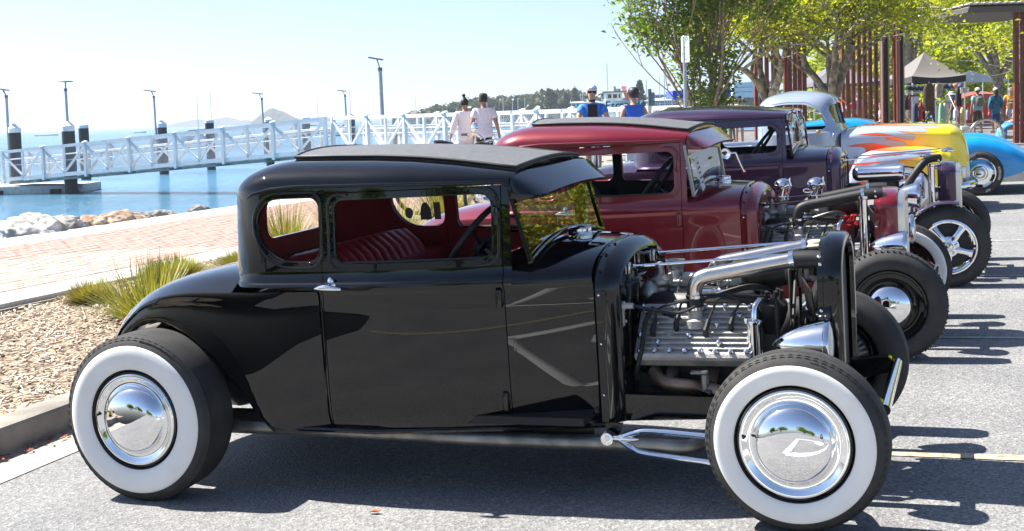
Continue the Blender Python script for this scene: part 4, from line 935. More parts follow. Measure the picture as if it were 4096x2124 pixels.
for sg in (-1, 1):
    fd = MB(); rows = []
    for x in np.linspace(1.80, 3.12, 240):
        zc = interp(x, [1.80, 1.87, 1.95, 2.04, 2.15, 2.28, 2.40, 2.53, 2.68, 2.80, 2.92, 3.0, 3.07, 3.12], [.34, .50, .64, .715, .752, .772, .780, .781, .772, .755, .725, .68, .60, .46])
        zb = interp(x, [1.80, 2.0, 2.10, 2.17, 2.22, 2.30, 2.40, 2.5, 2.6, 2.70, 2.78, 2.84, 2.9, 3.12], [.26, .27, .30, .40, .47, .53, .56, .565, .55, .50, .42, .32, .27, .30])
        zb = min(zb, zc-.05); wf = interp(x, [1.8, 2.0, 2.2, 2.9, 3.05, 3.12], [.66, .73, .755, .745, .69, .60]); r = []
        for k in range(101):
            t = k/100
            if t < .45: q = t/.45; yy = wf+.02*math.sin(math.pi*q)**.8; zz = zb+(zc-.09-zb)*q
            elif t < .75: q = (t-.45)/.3*math.pi/2; yy = wf-.12+.12*math.cos(q); zz = zc-.09+.09*math.sin(q)
            else: q = (t-.75)/.25; yy = wf-.12-(wf-.12-.36)*q; zz = zc-.05*q*q
            r.append((x, sg*yy, zz))
        r = [(x, sg*(wf-.03), zb+.01)]+r; rows.append(r)
    fd.grid(rows, flip=sg > 0); fd.add(rows[0], [tuple(range(102))]); fd.add(rows[-1], [tuple(range(102))]); o = obj('front_fender', fd, m_flame, pk, sharp=50); paint_flames(o, LOBES_F, 1.90)
    wheel(pk, 2.505, sg*.735, sg, .285, .17, (.196, .262), 'red', n=96 if sg < 0 else 48, rb=.182)
    wheel(pk, -.35, sg*.735, sg, .295, .18, (.196, .262), 'red', n=60, rb=.182)
    rf = MB(); rf.grid([[(-.35+.40*math.cos(a), sg*(.78-.25*t), .27+(.40-.08*t)*math.sin(a)) for t in np.linspace(0, 1, 6)] for a in np.linspace(0, math.pi, 18)]); obj('rear_fender', rf, m_silverblue, pk)
bd = MB(); bd.box((.0, -.58, .70), (1.55, .04, .34), b=.015); bd.box((.0, .58, .70), (1.55, .04, .34), b=.015); bd.box((-.77, 0, .70), (.04, 1.1, .34), b=.015); bd.box((.0, 0, .54), (1.5, 1.1, .03)); obj('load_bed', bd, m_silverblue, pk)['kind'] = 'stuff'
rb = MB(); rb.box((1.3, -.70, .33), (1.0, .16, .05), b=.02); rb.box((1.2, 0, .38), (3.4, .8, .12), b=.03); obj('running_board', rb, m_dark, pk)['kind'] = 'stuff'
st = MB(); st.box((1.15, 0, .75), (.4, 1.05, .5), b=.06); obj('seat', st, m_dark, pk)
for k in range(14):
    g = MB(); y = -.22+.44*k/13; g.box((3.185-.10*abs(y/.25)**2, y, .44), (.018, .016, .40), b=.004); obj('grille_bar', g, m_silver, pk)
nb = MB(); nb.box((3.10, 0, .42), (.10, .50, .44), b=.05); obj('grille_backing', nb, m_silver, pk)
bp_ = MB(); bp_.tube(smooth_path([(2.95, -.72, .30), (3.16, -.55, .30), (3.24, 0, .30), (3.16, .55, .30), (2.95, .72, .30)], 5), .045, n=10); obj('bumper', bp_, m_chrome, pk)
# ---------------------------------------------------------------- blue sports car
m_blue = mat('bright_blue_paint', (.0, .27, .64), .25, metal=.1, coat=1.)
vt = thing('sports_car', 'bright blue low sports car with white lettered tyres at the end of the row', 'car', PM @ T(0, 12.92))
vb = MB(); rows = []
for x in list(np.linspace(-.75, 2.5, 40))+list(np.linspace(2.55, 3.75, 50))+list(np.linspace(3.78, 4.12, 12)):
    zf = interp(x, [-.75, -.6, -.2, .3, .8, 1.3, 1.9, 2.4, 2.8, 3.1, 3.3, 3.5, 3.65, 3.83, 4.0, 4.12], [.55, .66, .74, .78, .80, .72, .66, .67, .715, .752, .748, .705, .645, .54, .43, .34])
    zm = interp(x, [-.75, .3, 1.9, 2.6, 3.2, 3.6, 4.0, 4.12], [.54, .72, .68, .70, .66, .58, .40, .32]); zb = interp(x, [-.75, 0, 3.5, 3.66, 3.9, 4.12], [.34, .2, .2, .23, .30, .28]); w = interp(x, [-.75, 0, .8, 1.6, 2.4, 3.2, 3.7, 4.0, 4.12], [.72, .82, .84, .76, .78, .83, .80, .70, .55]); r = []
    for k in range(49):
        a = -1+2*k/48; s = abs(a)
        if s > .6: q = (s-.6)/.4; yy = w*(1-.06*q*q-.03*(1-q)**2); zz = zb+(zf-.13-zb)*(1-q)
        elif s > .35: q = (s-.35)/.25; th = q*math.pi/2; yy = w*.97-.20*(1-math.sin(th)); zz = zf-.13+.13*math.cos(th)
        else: q = s/.35; yy = (w*.97-.20)*q; zz = zf+(zm-zf)*(1-q*q*q)
        r.append((x, math.copysign(yy, a) if s > 1e-6 else 0, zz))
    rows.append(r)
vb.grid(rows, cv=True); vb.add(rows[0], [tuple(range(49))]); vb.add(rows[-1], [tuple(range(49))])
vo = obj('body', vb, m_blue, vt); ct = MB()
for xx in (3.31, .82): ct.cyl((xx, -1.2, .30), (xx, -.55, .30), .315, n=40); ct.cyl((xx, .55, .30), (xx, 1.2, .30), .315, n=40)
boolean(vo, ct, mats=[m_dark], selfx=True); vo.data.materials.clear(); vo.data.materials.append(m_blue)
vo.data.polygons.foreach_set('use_smooth', [True]*len(vo.data.polygons)); vo.data.set_sharp_from_angle(angle=R(32))
rf = MB(); rows = []
for x in np.linspace(.35, 2.05, 24):
    zt = interp(x, [.35, .7, 1.0, 1.34, 1.74, 1.90, 2.05], [.80, .95, 1.03, 1.055, 1.050, 1.02, .95]); w = interp(x, [.35, 1.0, 1.7, 2.05], [.50, .60, .62, .60]); rows.append([(x, -w, zt-.10), (x, -w+.03, zt-.04), (x, -w+.10, zt-.01), (x, 0, zt+.01), (x, w-.10, zt-.01), (x, w-.03, zt-.04), (x, w, zt-.10)])
rf.grid(rows); obj('roof', rf, m_blue, vt)
wg = MB(); wg.grid([[(x, sg_*(interp(x, [.35, 1.0, 1.7, 2.05], [.50, .60, .62, .60])-.01), z) for z in (.68, .8, .94)] for x in (.6, 1.2, 1.9) for sg_ in (-1,)]); wg.grid([[(2.05+.25*t, y, .95-.24*t) for y in np.linspace(-.6, .6, 7)] for t in (0, .5, 1)]); obj('side_glass', wg, m_dark, vt)['kind'] = 'stuff'
sl = MB(); sl.box((4.0, -.70, .42), (.10, .05, .025), b=.01); obj('bumper', sl, m_chrome, vt); sl = MB(); sl.box((3.99, -.72, .35), (.07, .03, .035), b=.006); obj('side_marker', sl, mat('lamp_amber', (.6, .25, .03), .3), vt)
for sg in (-1, 1):
    wheel(vt, 3.31, sg*.82, sg, .287, .20, None, 'rally', n=120 if sg < 0 else 48, rb=.190, texts=[('AVENGER', .040, .236, -2, True, m_wletter, 1.0), ('G/T', .040, .236, -68, True, m_wletter, 1.0), ('RAFT', .040, .236, 112, True, m_wletter, 1.0)] if sg < 0 else ())
    wheel(vt, .82, sg*.82, sg, .287, .20, None, 'rally', n=48, rb=.190)
# ================================================================ setting
def at(px, py, d):
    # world point at forward distance d seen at photo pixel (px, py) of 4096 x 2124
    a, b = (px-2048)/5062.36, (py-834.86)/5062.36
    v = Vector((.9995*a-.0316*b, -.0023*a-.0737*b+.9973, -.0315*a-.9968*b-.0737))
    return Vector((0, 0, 1.5291))+v*(d/v.y)
_x = Vector((.9386, -.3442, 0)).normalized(); _y = Vector((-_x.y, _x.x, 0)); _o = PM @ Vector((-4.5, 4, .16))
LM = Matrix(((_x.x, _y.x, 0, _o.x), (_x.y, _y.y, 0, _o.y), (0, 0, 1, _o.z), (0, 0, 0, 1)))

def node_mat(name, fn):
    m, t, b = new_mat(name); fn(t, b, lambda k, **kw: _mk(t, k, kw), t.links.new); return m
def f_asphalt(t, b, mk, ln):
    tc = mk('ShaderNodeTexCoord'); n1 = mk('ShaderNodeTexVoronoi', Scale=95.); n2 = mk('ShaderNodeTexNoise', Scale=1.3, Detail=5.); n3 = mk('ShaderNodeTexNoise', Scale=150., Detail=2.)
    for n in (n1, n2, n3): ln(tc.outputs['Object'], n.inputs['Vector'])
    r1 = ramp(t, [(0, (.10, .10, .102)), (.45, (.19, .19, .19)), (.8, (.25, .25, .246)), (1, (.42, .41, .40))]); ln(n1.outputs['Color'], r1.inputs[0])
    r2 = ramp(t, [(.3, (.80, .80, .81)), (.7, (1.12, 1.11, 1.09))]); ln(n2.outputs['Fac'], r2.inputs[0])
    mx = mk('ShaderNodeMix', data_type='RGBA', blend_type='MULTIPLY'); mx.inputs[0].default_value = 1; ln(r1.outputs[0], mx.inputs[6]); ln(r2.outputs[0], mx.inputs[7]); ln(mx.outputs[2], b.inputs['Base Color'])
    b.inputs['Roughness'].default_value = .82; bp = mk('ShaderNodeBump', Strength=.55, Distance=.006)
    ad = mk('ShaderNodeMath', operation='ADD'); ln(n1.outputs['Distance'], ad.inputs[0]); ln(n3.outputs['Fac'], ad.inputs[1]); ln(ad.outputs[0], bp.inputs['Height']); ln(bp.outputs[0], b.inputs['Normal'])
m_asphalt = node_mat('asphalt', f_asphalt)
def conc(name, c, sc=14., bump=.3): return mat(name, c, .85, var=.13, scale=sc, bump=bump, bscale=90, detail=6)
m_kerb = mat('kerb_concrete', (.27, .245, .205), .88, var=.28, scale=5, bump=.4, bscale=70, detail=7)
m_gutter = conc('gutter_concrete', (.34, .31, .27), 4.)
m_band = conc('pale_concrete', (.52, .495, .45), 6.)
m_paver = [conc('brick_paver_%s' % n, c, 30.) for n, c in (('rose', (.44, .275, .23)), ('pink', (.48, .325, .28)), ('tan', (.46, .33, .27)))]
m_plaza = mat('plaza_paving', (.30, .27, .24), .8, var=.2, scale=.8, bump=.2, bscale=30, detail=6)
m_mulch = mat('mulch_soil', (.20, .15, .105), .95, var=.5, scale=45, bump=.9, bscale=40, col2=(.30, .235, .165), detail=5)
m_chip = [mat('wood_chip_%s' % n, c, .9) for n, c in (('pale', (.52, .43, .34)), ('straw', (.42, .32, .22)), ('brown', (.22, .13, .08)))]
m_yellow = mat('yellow_road_paint', (.40, .345, .23), .8, var=.4, scale=22, detail=8, bump=.3, bscale=80)
m_wline = mat('white_road_paint', (.34, .34, .33), .8, var=.35, scale=25, detail=8)
m_litter = mat('dry_leaf', (.30, .09, .04), .8, var=.4, scale=20)
# car park
g = MB(); g.grid([[(x, y, 0) for x in (-.84, 2, 5, 10, 40)] for y in (-40, -12, -6, 0, 6, 14.2)]); struct('car_park', g, m_asphalt, PM)
g = MB(); g.grid([[(x, y, z) for x, z in ((-1.19, .004), (-1.0, -.004), (-.842, .004))] for y in np.linspace(-1.9, 14.2, 20)]); struct('gutter', g, m_gutter, PM)
def kerb_run(name, pts, w, h, m, M):
    k = MB(); n = len(pts); rows = []
    for i, (x, y) in enumerate(pts):
        a = Vector(pts[max(i-1, 0)]); b = Vector(pts[min(i+1, n-1)]); d = (b-a).normalized(); nx, ny = -d.y, d.x
        rows.append([(x+nx*o, y+ny*o, z) for o, z in ((-.01, -.12), (0, .0), (.008, h-.03), (.02, h-.008), (.045, h), (w-.02, h), (w-.006, h-.008), (w, h-.02), (w, -.1))])
    k.grid(rows); return struct(name, k, m, M)
# kerb blocks along the bed: runs up the row, and curls round the near end of the bed
kp = [(-1.18, 14.2)]+[(-1.18, y) for y in (11, 8, 5, 2, 0, -1.2)]+[(-1.3, -1.75), (-1.6, -2.15), (-2.1, -2.4), (-2.8, -2.5), (-5, -2.5)]
kp = [(x, y) for x, y in reversed(kp)]
kerb_run('kerb', kp, .205, .14, m_kerb, PM)
g = MB(); g.grid([[(x, y, .10+.02*noise.noise((x*1.5, y*1.5, 0))) for x in np.linspace(-4.42, -1.36, 24)] for y in np.linspace(-2.4, 14.2, 90)]); struct('garden_bed', g, m_mulch, PM)
def chips(name, n, box, seed, zf, L=(.03, .085), M=PM):
    r = np.random.RandomState(seed); x = r.uniform(box[0], box[1], n); y = box[2]+(box[3]-box[2])*r.uniform(0, 1, n)**1.3
    mb = MB(); 
    for i in range(n):
        l = r.uniform(*L); w = r.uniform(.006, .018); a = r.uniform(0, 2*math.pi); t = r.normal(0, .28)
        T_ = Matrix.Translation((x[i], y[i], zf(x[i], y[i])+r.uniform(.002, .02))) @ Matrix.Rotation(a, 4, 'Z') @ Matrix.Rotation(t, 4, 'Y') @ Matrix.Rotation(r.normal(0, .4), 4, 'X')
        mb.box((0, 0, 0), (l, w, .004), int(r.choice(3, p=[.5, .36, .14])), T_)
    o = struct(name, mb, m_chip, M, 'stuff', sharp=180, fix=False); return o
zbed = lambda x, y: .10+.02*noise.noise((x*1.5, y*1.5, 0))
chips('mulch_chips', 9000, (-4.3, -1.38, -.9, 6.5), 3, zbed)
lf = MB(); rr = np.random.RandomState(4)
for i in range(260):
    x, y = -1.165+abs(rr.normal(0, .05)), rr.uniform(-1.4, 2.2); T_ = Matrix.Translation((x, y, .012)) @ Matrix.Rotation(rr.uniform(0, 6.3), 4, 'Z') @ Matrix.Rotation(rr.normal(0, .4), 4, 'X'); lf.add([(-.022, 0, 0), (0, .008, .004), (.022, 0, 0), (0, -.008, .004)], [(0, 1, 2, 3)], 0, T_)
struct('leaf_litter', lf, m_litter, PM, 'stuff', sharp=180, fix=False)
lf = MB(); lf.add([(-.03, 0, 0), (0, .012, .01), (.03, 0, .004), (0, -.012, .01)], [(0, 1, 2, 3)], 0, T(1.05, -.78, .006, .2)); o = obj('fallen_leaf', lf, m_litter); o.matrix_world = PM; tag(o, 'small dry leaf lying on the asphalt in front of the black coupe', 'leaf')
# painted lines (sheets 4 mm up)
def line(name, x0, x1, y0, y1, m, slope=0., z=.004):
    g = MB(); g.grid([[(x, y+slope*(x-x0), z) for y in (y0, y1)] for x in np.linspace(x0, x1, 8)]); return struct(name, g, m, PM)
line('yellow_bay_line', -.6, 5.2, .30, .375, m_yellow, -.012)
for y in (2.78, 5.22, 7.40, 9.9): line('white_bay_line', -.4, 5.0, y-.035, y+.015, m_wline)
line('yellow_aisle_line', -.5, 9, -4.25, -4.15, m_yellow)
g = MB()
for a, b in (((2.4, -1.55), (5.2, -1.55)), ((5.2, -1.55), (5.2, -3.6)), ((5.2, -3.6), (2.4, -3.6)), ((2.4, -3.6), (2.4, -1.55))): g.bar((*a, .002), (*b, .002), .15, .002)
g.tube([(3.3, -2.9, .003), (3.5, -2.3, .003), (3.8, -2.15, .003), (4.1, -2.4, .003), (4.0, -2.8, .003), (3.6, -2.95, .003)], .05, n=4); struct('painted_bay_symbol', g, mat('fresh_white_paint', (.72, .72, .70), .7, var=.1, scale=20), PM, sharp=180)
# ---- promenade (level frame)
Y0, Y1 = -7.5, 12.5
bw = MB(); bw.box((-.005, (Y0+Y1)/2, -.15), (.53, Y1-Y0, .30), b=.01); struct('promenade_inner_edge', bw, m_band, LM)
bk = MB(); bk.box((.285, (Y0+Y1)/2, -.16), (.05, Y1-Y0, .24)); struct('bed_edging', bk, m_kerb, LM)
bw = MB(); bw.box((-3.78, (Y0+Y1+8)/2, -.12), (.86, Y1-Y0+8, .25), b=.01); struct('promenade_outer_edge', bw, m_band, LM)
base = MB(); base.box((-1.81, (Y0+Y1)/2, -.10), (3.08, Y1-Y0, .12)); brick_bed = struct('brick_paving', base, mat('paver_joint', (.20, .15, .125), .95), LM)
bl, bwid, gap = .215, .105, .006; pm_ = MB(); pm_.box((0, 0, 0), (bwid-gap, bl-gap, .05), b=.004); pmesh = []
for k in range(3): 
    me = pm_.mesh('brick', 180); me.materials.append(m_paver[k]); pmesh.append(me)
rest = MB(); cnt = 0; ri = random.Random(5); cells = []
for j in range(int(3.08/bwid)):
    x = -.275-bwid*(j+.5)
    y = Y0+(bl/2 if j % 2 else 0)
    while y < Y1-bl:
        cells.append((x, y+bl/2)); y += bl
vis = lambda c: (-.4 < c[1] < 4.6 and not (c[1] > 3.4 and c[0] > -.5))
near = sorted([c for c in cells if vis(c)], key=lambda c: (c[1]-.8)**2*.5+(-c[0])**2*.6)[:300]; ns_ = set(near)
for c in cells:
    dz = ri.uniform(-.0025, .0025); k = ri.choice((0, 0, 1, 1, 2))
    if c in ns_:
        o = bpy.data.objects.new('brick', pmesh[k]); COL.objects.link(o); o.parent = brick_bed; o.matrix_local = Matrix.Translation((c[0], c[1], -.022+dz)) @ Matrix.Rotation(ri.gauss(0, .006), 4, 'Z')
    else: rest.box((c[0], c[1], -.022+dz), (bwid-gap, bl-gap, .05), k)
o = obj('brick_course', rest, m_paver, brick_bed, sharp=180, fix=False); o['kind'] = 'stuff'
# far promenade and market square, one broad sheet each
sh = lambda y: LM @ Vector((-4.2, y, 0))
a, b = sh(12.5), sh(75)
g = MB(); 
c_ = LM @ Vector((9, 12.5, 0)); a2 = sh(15.5)
g.add([(a.x, a.y, .118), (c_.x, c_.y, .118), (120, 14, .118), (120, 19, .25), (c_.x+1.2, 20.5, .25), (a2.x, a2.y, .25), (b.x, b.y, .25), (120, b.y, .25)], [(0, 1, 4, 5), (1, 2, 3, 4), (5, 4, 3, 7, 6)]); struct('far_promenade', g, m_plaza)
g = MB(); g.add([(2.5, 33, .27), (120, 27, .27), (120, 75, .27), (13, 75, .27)], [(0, 1, 2, 3)]); g.add([(2.5, 33, .20), (120, 27, .20), (120, 27, .27), (2.5, 33, .27)], [(0, 1, 2, 3)])
struct('market_square', g, mat('square_paving', (.16, .15, .145), .75, var=.25, scale=1.2, bump=.2, bscale=14, detail=6))
kerb_run('end_kerb', [(40, 14.2), (12, 14.2), (6, 14.2), (2, 14.2), (-1.0, 14.2)], .2, .14, m_kerb, PM) if False else None
k = MB(); k.box((19, 14.32, .05), (41, .24, .22), b=.03); struct('end_kerb', k, m_band, PM)
g = MB(); g.box((22, 16.2, .02), (44, 3.5, .20)); struct('brick_verge', g, mat('red_verge_paving', (.33, .17, .125), .85, var=.2, scale=18, bump=.3, bscale=40), PM)
# rocks of the sea wall
m_rock = [mat('rock_%s' % n, c, .9, var=.3, scale=3, col2=d, bump=1., bscale=9, detail=10) for n, c, d in (('pale', (.24, .23, .21), (.46, .45, .42)), ('rust', (.30, .15, .08), (.40, .31, .23)), ('grey', (.11, .108, .10), (.27, .265, .25)))]
def rock_mesh(seed, s, sub=5):
    bm = bmesh.new(); bmesh.ops.create_icosphere(bm, subdivisions=sub, radius=1); off = Vector((seed*7.3, seed*3.1, seed))
    pl = [Vector((random.Random(seed*31+k).gauss(0, 1), random.Random(seed*17+k).gauss(0, 1), random.Random(seed*13+k).gauss(0, 1))).normalized() for k in range(11)]
    for v in bm.verts:
        d = v.co.normalized(); r = 1
        for k, p in enumerate(pl):
            q = d.dot(p); lim = .72+.18*((seed+k*5) % 7)/7
            if q > .25: r = min(r, lim/q)
        r *= 1+.16*noise.noise(d*2+off)+.08*noise.noise(d*5+off)+.06*noise.noise(d*9+off)+.03*noise.noise(d*22+off)
        v.co = Vector((d.x*r*s[0], d.y*r*s[1], d.z*r*s[2]))
    me = bpy.data.meshes.new('boulder'); bm.to_mesh(me); bm.free(); me.polygons.foreach_set('use_smooth', [True]*len(me.polygons)); return me
rocks = [((150, 965), .62, 0, 'broad pale boulder at the left end of the rock line by the water'), ((245, 935), .52, 0, 'white pointed boulder second from the left by the water'), ((300, 935), .34, 2, 'grey slanted boulder between the white and tan rocks'), ((365, 915), .42, 1, 'tan and cream slab rock left of the orange boulder'), ((410, 905), .26, 1, 'small brown rock tucked against the orange boulder'), ((495, 880), .52, 1, 'large orange rust stained boulder on the sea edge'), ((580, 880), .30, 2, 'grey low rock right of the orange boulder'), ((630, 850), .40, 0, 'lumpy pale grey rock standing highest on the sea edge'), ((690, 860), .30, 2, 'low grey rock at the right end of the rock line'), ((800, 842), .30, 2, 'flat grey rock nearest the black coupe roof')]
for i, ((px, py), s, k, lab) in enumerate(rocks):
    s *= .80; c_ = LM.inverted() @ Vector((0, 0, 1.5291)); d_ = LM.inverted().to_3x3() @ (at(px, py, 10)-Vector((0, 0, 1.5291))); xt = -4.30-s*.55-(.12 if i in (2, 6) else 0); t = (xt-c_.x)/d_.x; w = LM @ Vector((xt, c_.y+d_.y*t, 0))
    o = bpy.data.objects.new('boulder', rock_mesh(i+1, (s*1.0, s*1.15, s*.72))); COL.objects.link(o); o.data.materials.append(m_rock[k]); o.location = (w.x, w.y, LM.translation.z-.10-.03*(i % 3)); o.rotation_euler = (rnd.uniform(-.3, .3), rnd.uniform(-.3, .3), rnd.uniform(0, 6)); tag(o, lab, 'rock', 'boulders of the sea wall')
rk = MB()
for i in range(60):
    y = -6+.42*i; me = rock_mesh(40+i % 5, (.5, .5, .38), 3); c = LM @ Vector((-5.3-rnd.uniform(0, 1.2), y, -.75-rnd.uniform(0, .5))); q = Matrix.Translation(c) @ Matrix.Rotation(rnd.uniform(0, 6), 4, 'Z')
    rk.add([v.co for v in me.vertices], [tuple(p.vertices) for p in me.polygons], 0, q); bpy.data.meshes.remove(me)
struct('rock_revetment', rk, m_rock[2], None, 'stuff', sharp=30, fix=False)
# water
def f_water(t, b, mk, ln):
    tc = mk('ShaderNodeTexCoord'); mp = mk('ShaderNodeMapping'); mp.inputs['Scale'].default_value = (.55, 1.0, 1); ln(tc.outputs['Object'], mp.inputs[0])
    n1 = mk('ShaderNodeTexNoise', Scale=2.6, Detail=5., Roughness=.6); n2 = mk('ShaderNodeTexNoise', Scale=.16, Detail=3.); n3 = mk('ShaderNodeTexNoise', Scale=.035, Detail=4.)
    for n in (n1, n2): ln(mp.outputs[0], n.inputs['Vector'])
    mp3 = mk('ShaderNodeMapping'); mp3.inputs['Scale'].default_value = (.3, 1.6, 1); ln(tc.outputs['Object'], mp3.inputs[0]); ln(mp3.outputs[0], n3.inputs['Vector'])
    r = ramp(t, [(.35, (.03, .12, .19)), (.55, (.06, .20, .34)), (.75, (.09, .25, .41))]); ln(n3.outputs['Fac'], r.inputs[0]); ln(r.outputs[0], b.inputs['Base Color'])
    b.inputs['Roughness'].default_value = .16; b.inputs['IOR'].default_value = 1.33; b.inputs['Specular IOR Level'].default_value = .5
    ad = mk('ShaderNodeMath', operation='MULTIPLY_ADD'); ad.inputs[1].default_value = 2.5; ln(n2.outputs['Fac'], ad.inputs[0]); ln(n1.outputs['Fac'], ad.inputs[2])
    bp = mk('ShaderNodeBump', Strength=.9, Distance=.30); ln(ad.outputs[0], bp.inputs['Height']); ln(bp.outputs[0], b.inputs['Normal'])
m_water = node_mat('sea_water', f_water)
g = MB(); ys = [4, 12, 25, 50, 100, 200, 400, 900, 2000, 4000, 7000]; g.grid([[(x*(60+y*.6), y, -1.32) for x in (-1, -.5, 0, .5, 1)] for y in ys]); struct('sea', g, m_water)
# ---- gangway
m_gal = mat('white_painted_steel', (.70, .72, .74), .45, var=.04, scale=4)
m_gald = mat('gangway_underside', (.34, .32, .29), .8, var=.2, scale=3)
m_wiremesh = mat('fence_wire', (.55, .57, .60), .5)
def gangway(A, B, nb, width, label, hgt, mesh_on=True):
    # A, B: world points of the near top chord ends
    g = thing('gangway', label, 'bridge', None, 'footbridge spans over the water'); A, B = Vector(A), Vector(B); d = (B-A); up = Vector((0, 0, 1)); nrm = Vector((-d.y, d.x, 0)).normalized()
    if nrm.y < 0: nrm = -nrm
    for s in (0, 1):
        o = nrm*width*s; P = lambda t, z: A+d*t+o+up*z
        c = MB(); c.bar(P(-.004, -.06), P(1.004, -.06), .09, .13); obj('top_chord', c, m_gal, g)
        c = MB(); c.bar(P(-.004, -hgt), P(1.004, -hgt), .09, .17); obj('bottom_chord', c, m_gal, g)
        for k in range(2*nb+1):
            w = .13 if k % 2 == 0 else .09; q = MB(); zz = -hgt-.17 if k % 2 == 0 else -hgt
            q.bar(P(k/(2*nb), .0 if k % 2 else -.0), P(k/(2*nb), zz), w, w, up=d); obj('post', q, m_gal, g)
            if k % 2 == 0 and 0 < k < 2*nb:
                cp = MB(); cp.bar(P(k/(2*nb), -.07)-nrm*.02, P(k/(2*nb), .02)+nrm*.06, .17, .05, up=d); cp = MB(); cp.box((0, 0, 0), (.20, .20, .10), b=.02, M=Matrix.Translation(P(k/(2*nb), .0)) @ Matrix.Rotation(math.atan2(d.y, d.x), 4, 'Z') @ Matrix.Rotation(R(18), 4, 'X')); obj('post_cap', cp, m_gal, g)
        for k in range(nb):
            for a_, b_ in (((k)/nb, (k+.5)/nb), ((k+1)/nb, (k+.5)/nb)):
                q = MB(); q.bar(P(a_, -.12), P(b_, -hgt+.08), .07, .09, up=nrm); obj('diagonal', q, m_gal, g)
        off = nrm*(.10 if s == 0 else -.10)
        for z, r in ((-.42, .026), (-.68, .018), (-.50, .02)):
            if z == -.50 and s == 0: continue
            q = MB(); q.cyl(P(-.003, z)+off, P(1.003, z)+off, r, n=8); obj('handrail', q, m_gal, g)
        if mesh_on:
            q = MB(); L = d.length; n = int(L/.11); hh = hgt-.22
            for k in range(-int(hh/.11), n):
                for sgn in (1, -1):
                    a0 = (k*.11)/L; a1 = a0+hh/L; z0, z1 = (-hgt+.1, -.12) if sgn > 0 else (-.12, -hgt+.1)
                    if a0 < 0 or a1 > 1: continue
                    q.add([P(a0, z0)+off*.5, P(a0+.010/L, z0)+off*.5, P(a1+.010/L, z1)+off*.5, P(a1, z1)+off*.5], [(0, 1, 2, 3)])
            w = obj('wire_mesh', q, m_wiremesh, g, sharp=180, fix=False); w['kind'] = 'stuff'
    c = MB(); c.bar(A+nrm*width/2+up*(-hgt-.02), B+nrm*width/2+up*(-hgt-.02), width-.1, .05); obj('deck', c, m_band, g)
    for k in range(nb):
        c = MB(); a_, b_ = (k+.08)/nb, (k+.80)/nb; c.bar(A+d*a_+nrm*width*.5+up*(-hgt-.17), A+d*b_+nrm*width*.5+up*(-hgt-.17), width*.85, .12); obj('deck_beam', c, m_gald, g)
    return g
Aj = at(1300, 468, 49); A2 = at(1330, 467, 49); B2 = at(2592, 425, 36); A1 = at(8, 604, 57)
gangway(A1, Aj, 7, 1.45, 'white truss gangway sloping down to the pontoon at left', 1.30)
gangway(A2, B2, 7, 1.45, 'level white truss footbridge behind the couple in white', 1.30)
ab = MB(); ab.box((B2.x+.6, B2.y, -.2), (1.2, 2.5, .9), b=.05); o = obj('abutment', ab, m_band); tag(o, 'pale concrete abutment holding the shore end of the footbridge', 'abutment')
pb = MB(); c0 = at(0, 738, 57); c1 = at(345, 738, 57); pb.box((c1.x-6.0, 57.8, -1.14), (12.0, 2.6, .42), b=.04)
po = obj('pontoon', pb, m_band); tag(po, 'floating concrete pontoon under the low end of the gangway', 'pontoon')
for k in range(4): q = MB(); q.box((c1.x-1.2-2.6*k, 56.47, -1.22), (.5, .04, .2)); obj('fender', q, m_dark, po)
for k in range(2): q = MB(); q.sph((c1.x-.1-.35*k, 56.4, -1.22), (.2, .12, .1), 10, 6); obj('float', q, m_gal, po)
m_pile = mat('black_pile_sleeve', (.018, .019, .022), .6, var=.2, scale=2); m_cap = mat('white_pile_cap', (.74, .76, .78), .5)
def pile(px, tip, blk, d, dia, lab):
    t = at(px, tip, d); b_ = at(px, blk, d); z1, z0 = t.z, b_.z; g = MB(); g.cyl((t.x, d, -3), (t.x, d, z0), dia/2, n=20); o = obj('mooring_pile', g, m_pile); tag(o, lab, 'pile', 'mooring piles with white cone caps')
    c = MB(); h = z1-z0; c.lathe([(dia/2*1.02, 0), (dia/2*1.03, h*.46), (dia/2*1.05, h*.48), (.02, h)], o=(t.x, d, z0), n=20); obj('pile_cap', c, m_cap, o, sharp=25); return t.x, z0, o
PL = [(56, 491, 531, 60, .56, 'black mooring pile with white cone cap at the far left'), (270, 481, 525, 56, .56, 'thick black pile with white cap carrying a lamp post'), (332, 487, 513, 71, .55, 'black pile with white cap just right of the lamp pile'), (646, 476, 510, 75, .55, 'black pile with white cap beside the lamp over the gangway'), (836, 469, 492, 80, .55, 'black pile with white cap in front of the moored yacht'), (1073, 467, 488, 84, .55, 'pile half hidden by the gangway before the headland'), (1222, 459, 482, 84, .55, 'pile cap showing above the end of the sloping gangway'), (1402, 452, 474, 84, .55, 'pile cap showing behind the start of the level footbridge'), (1585, 446, 468, 75, .55, 'pile cap right of the tall lamp post')]
for p_ in PL: pile(*p_)
m_pole = mat('galvanised_pole', (.42, .45, .48), .4, metal=.6, var=.06, scale=5); m_lamp = mat('lamp_head_grey', (.16, .18, .20), .5)
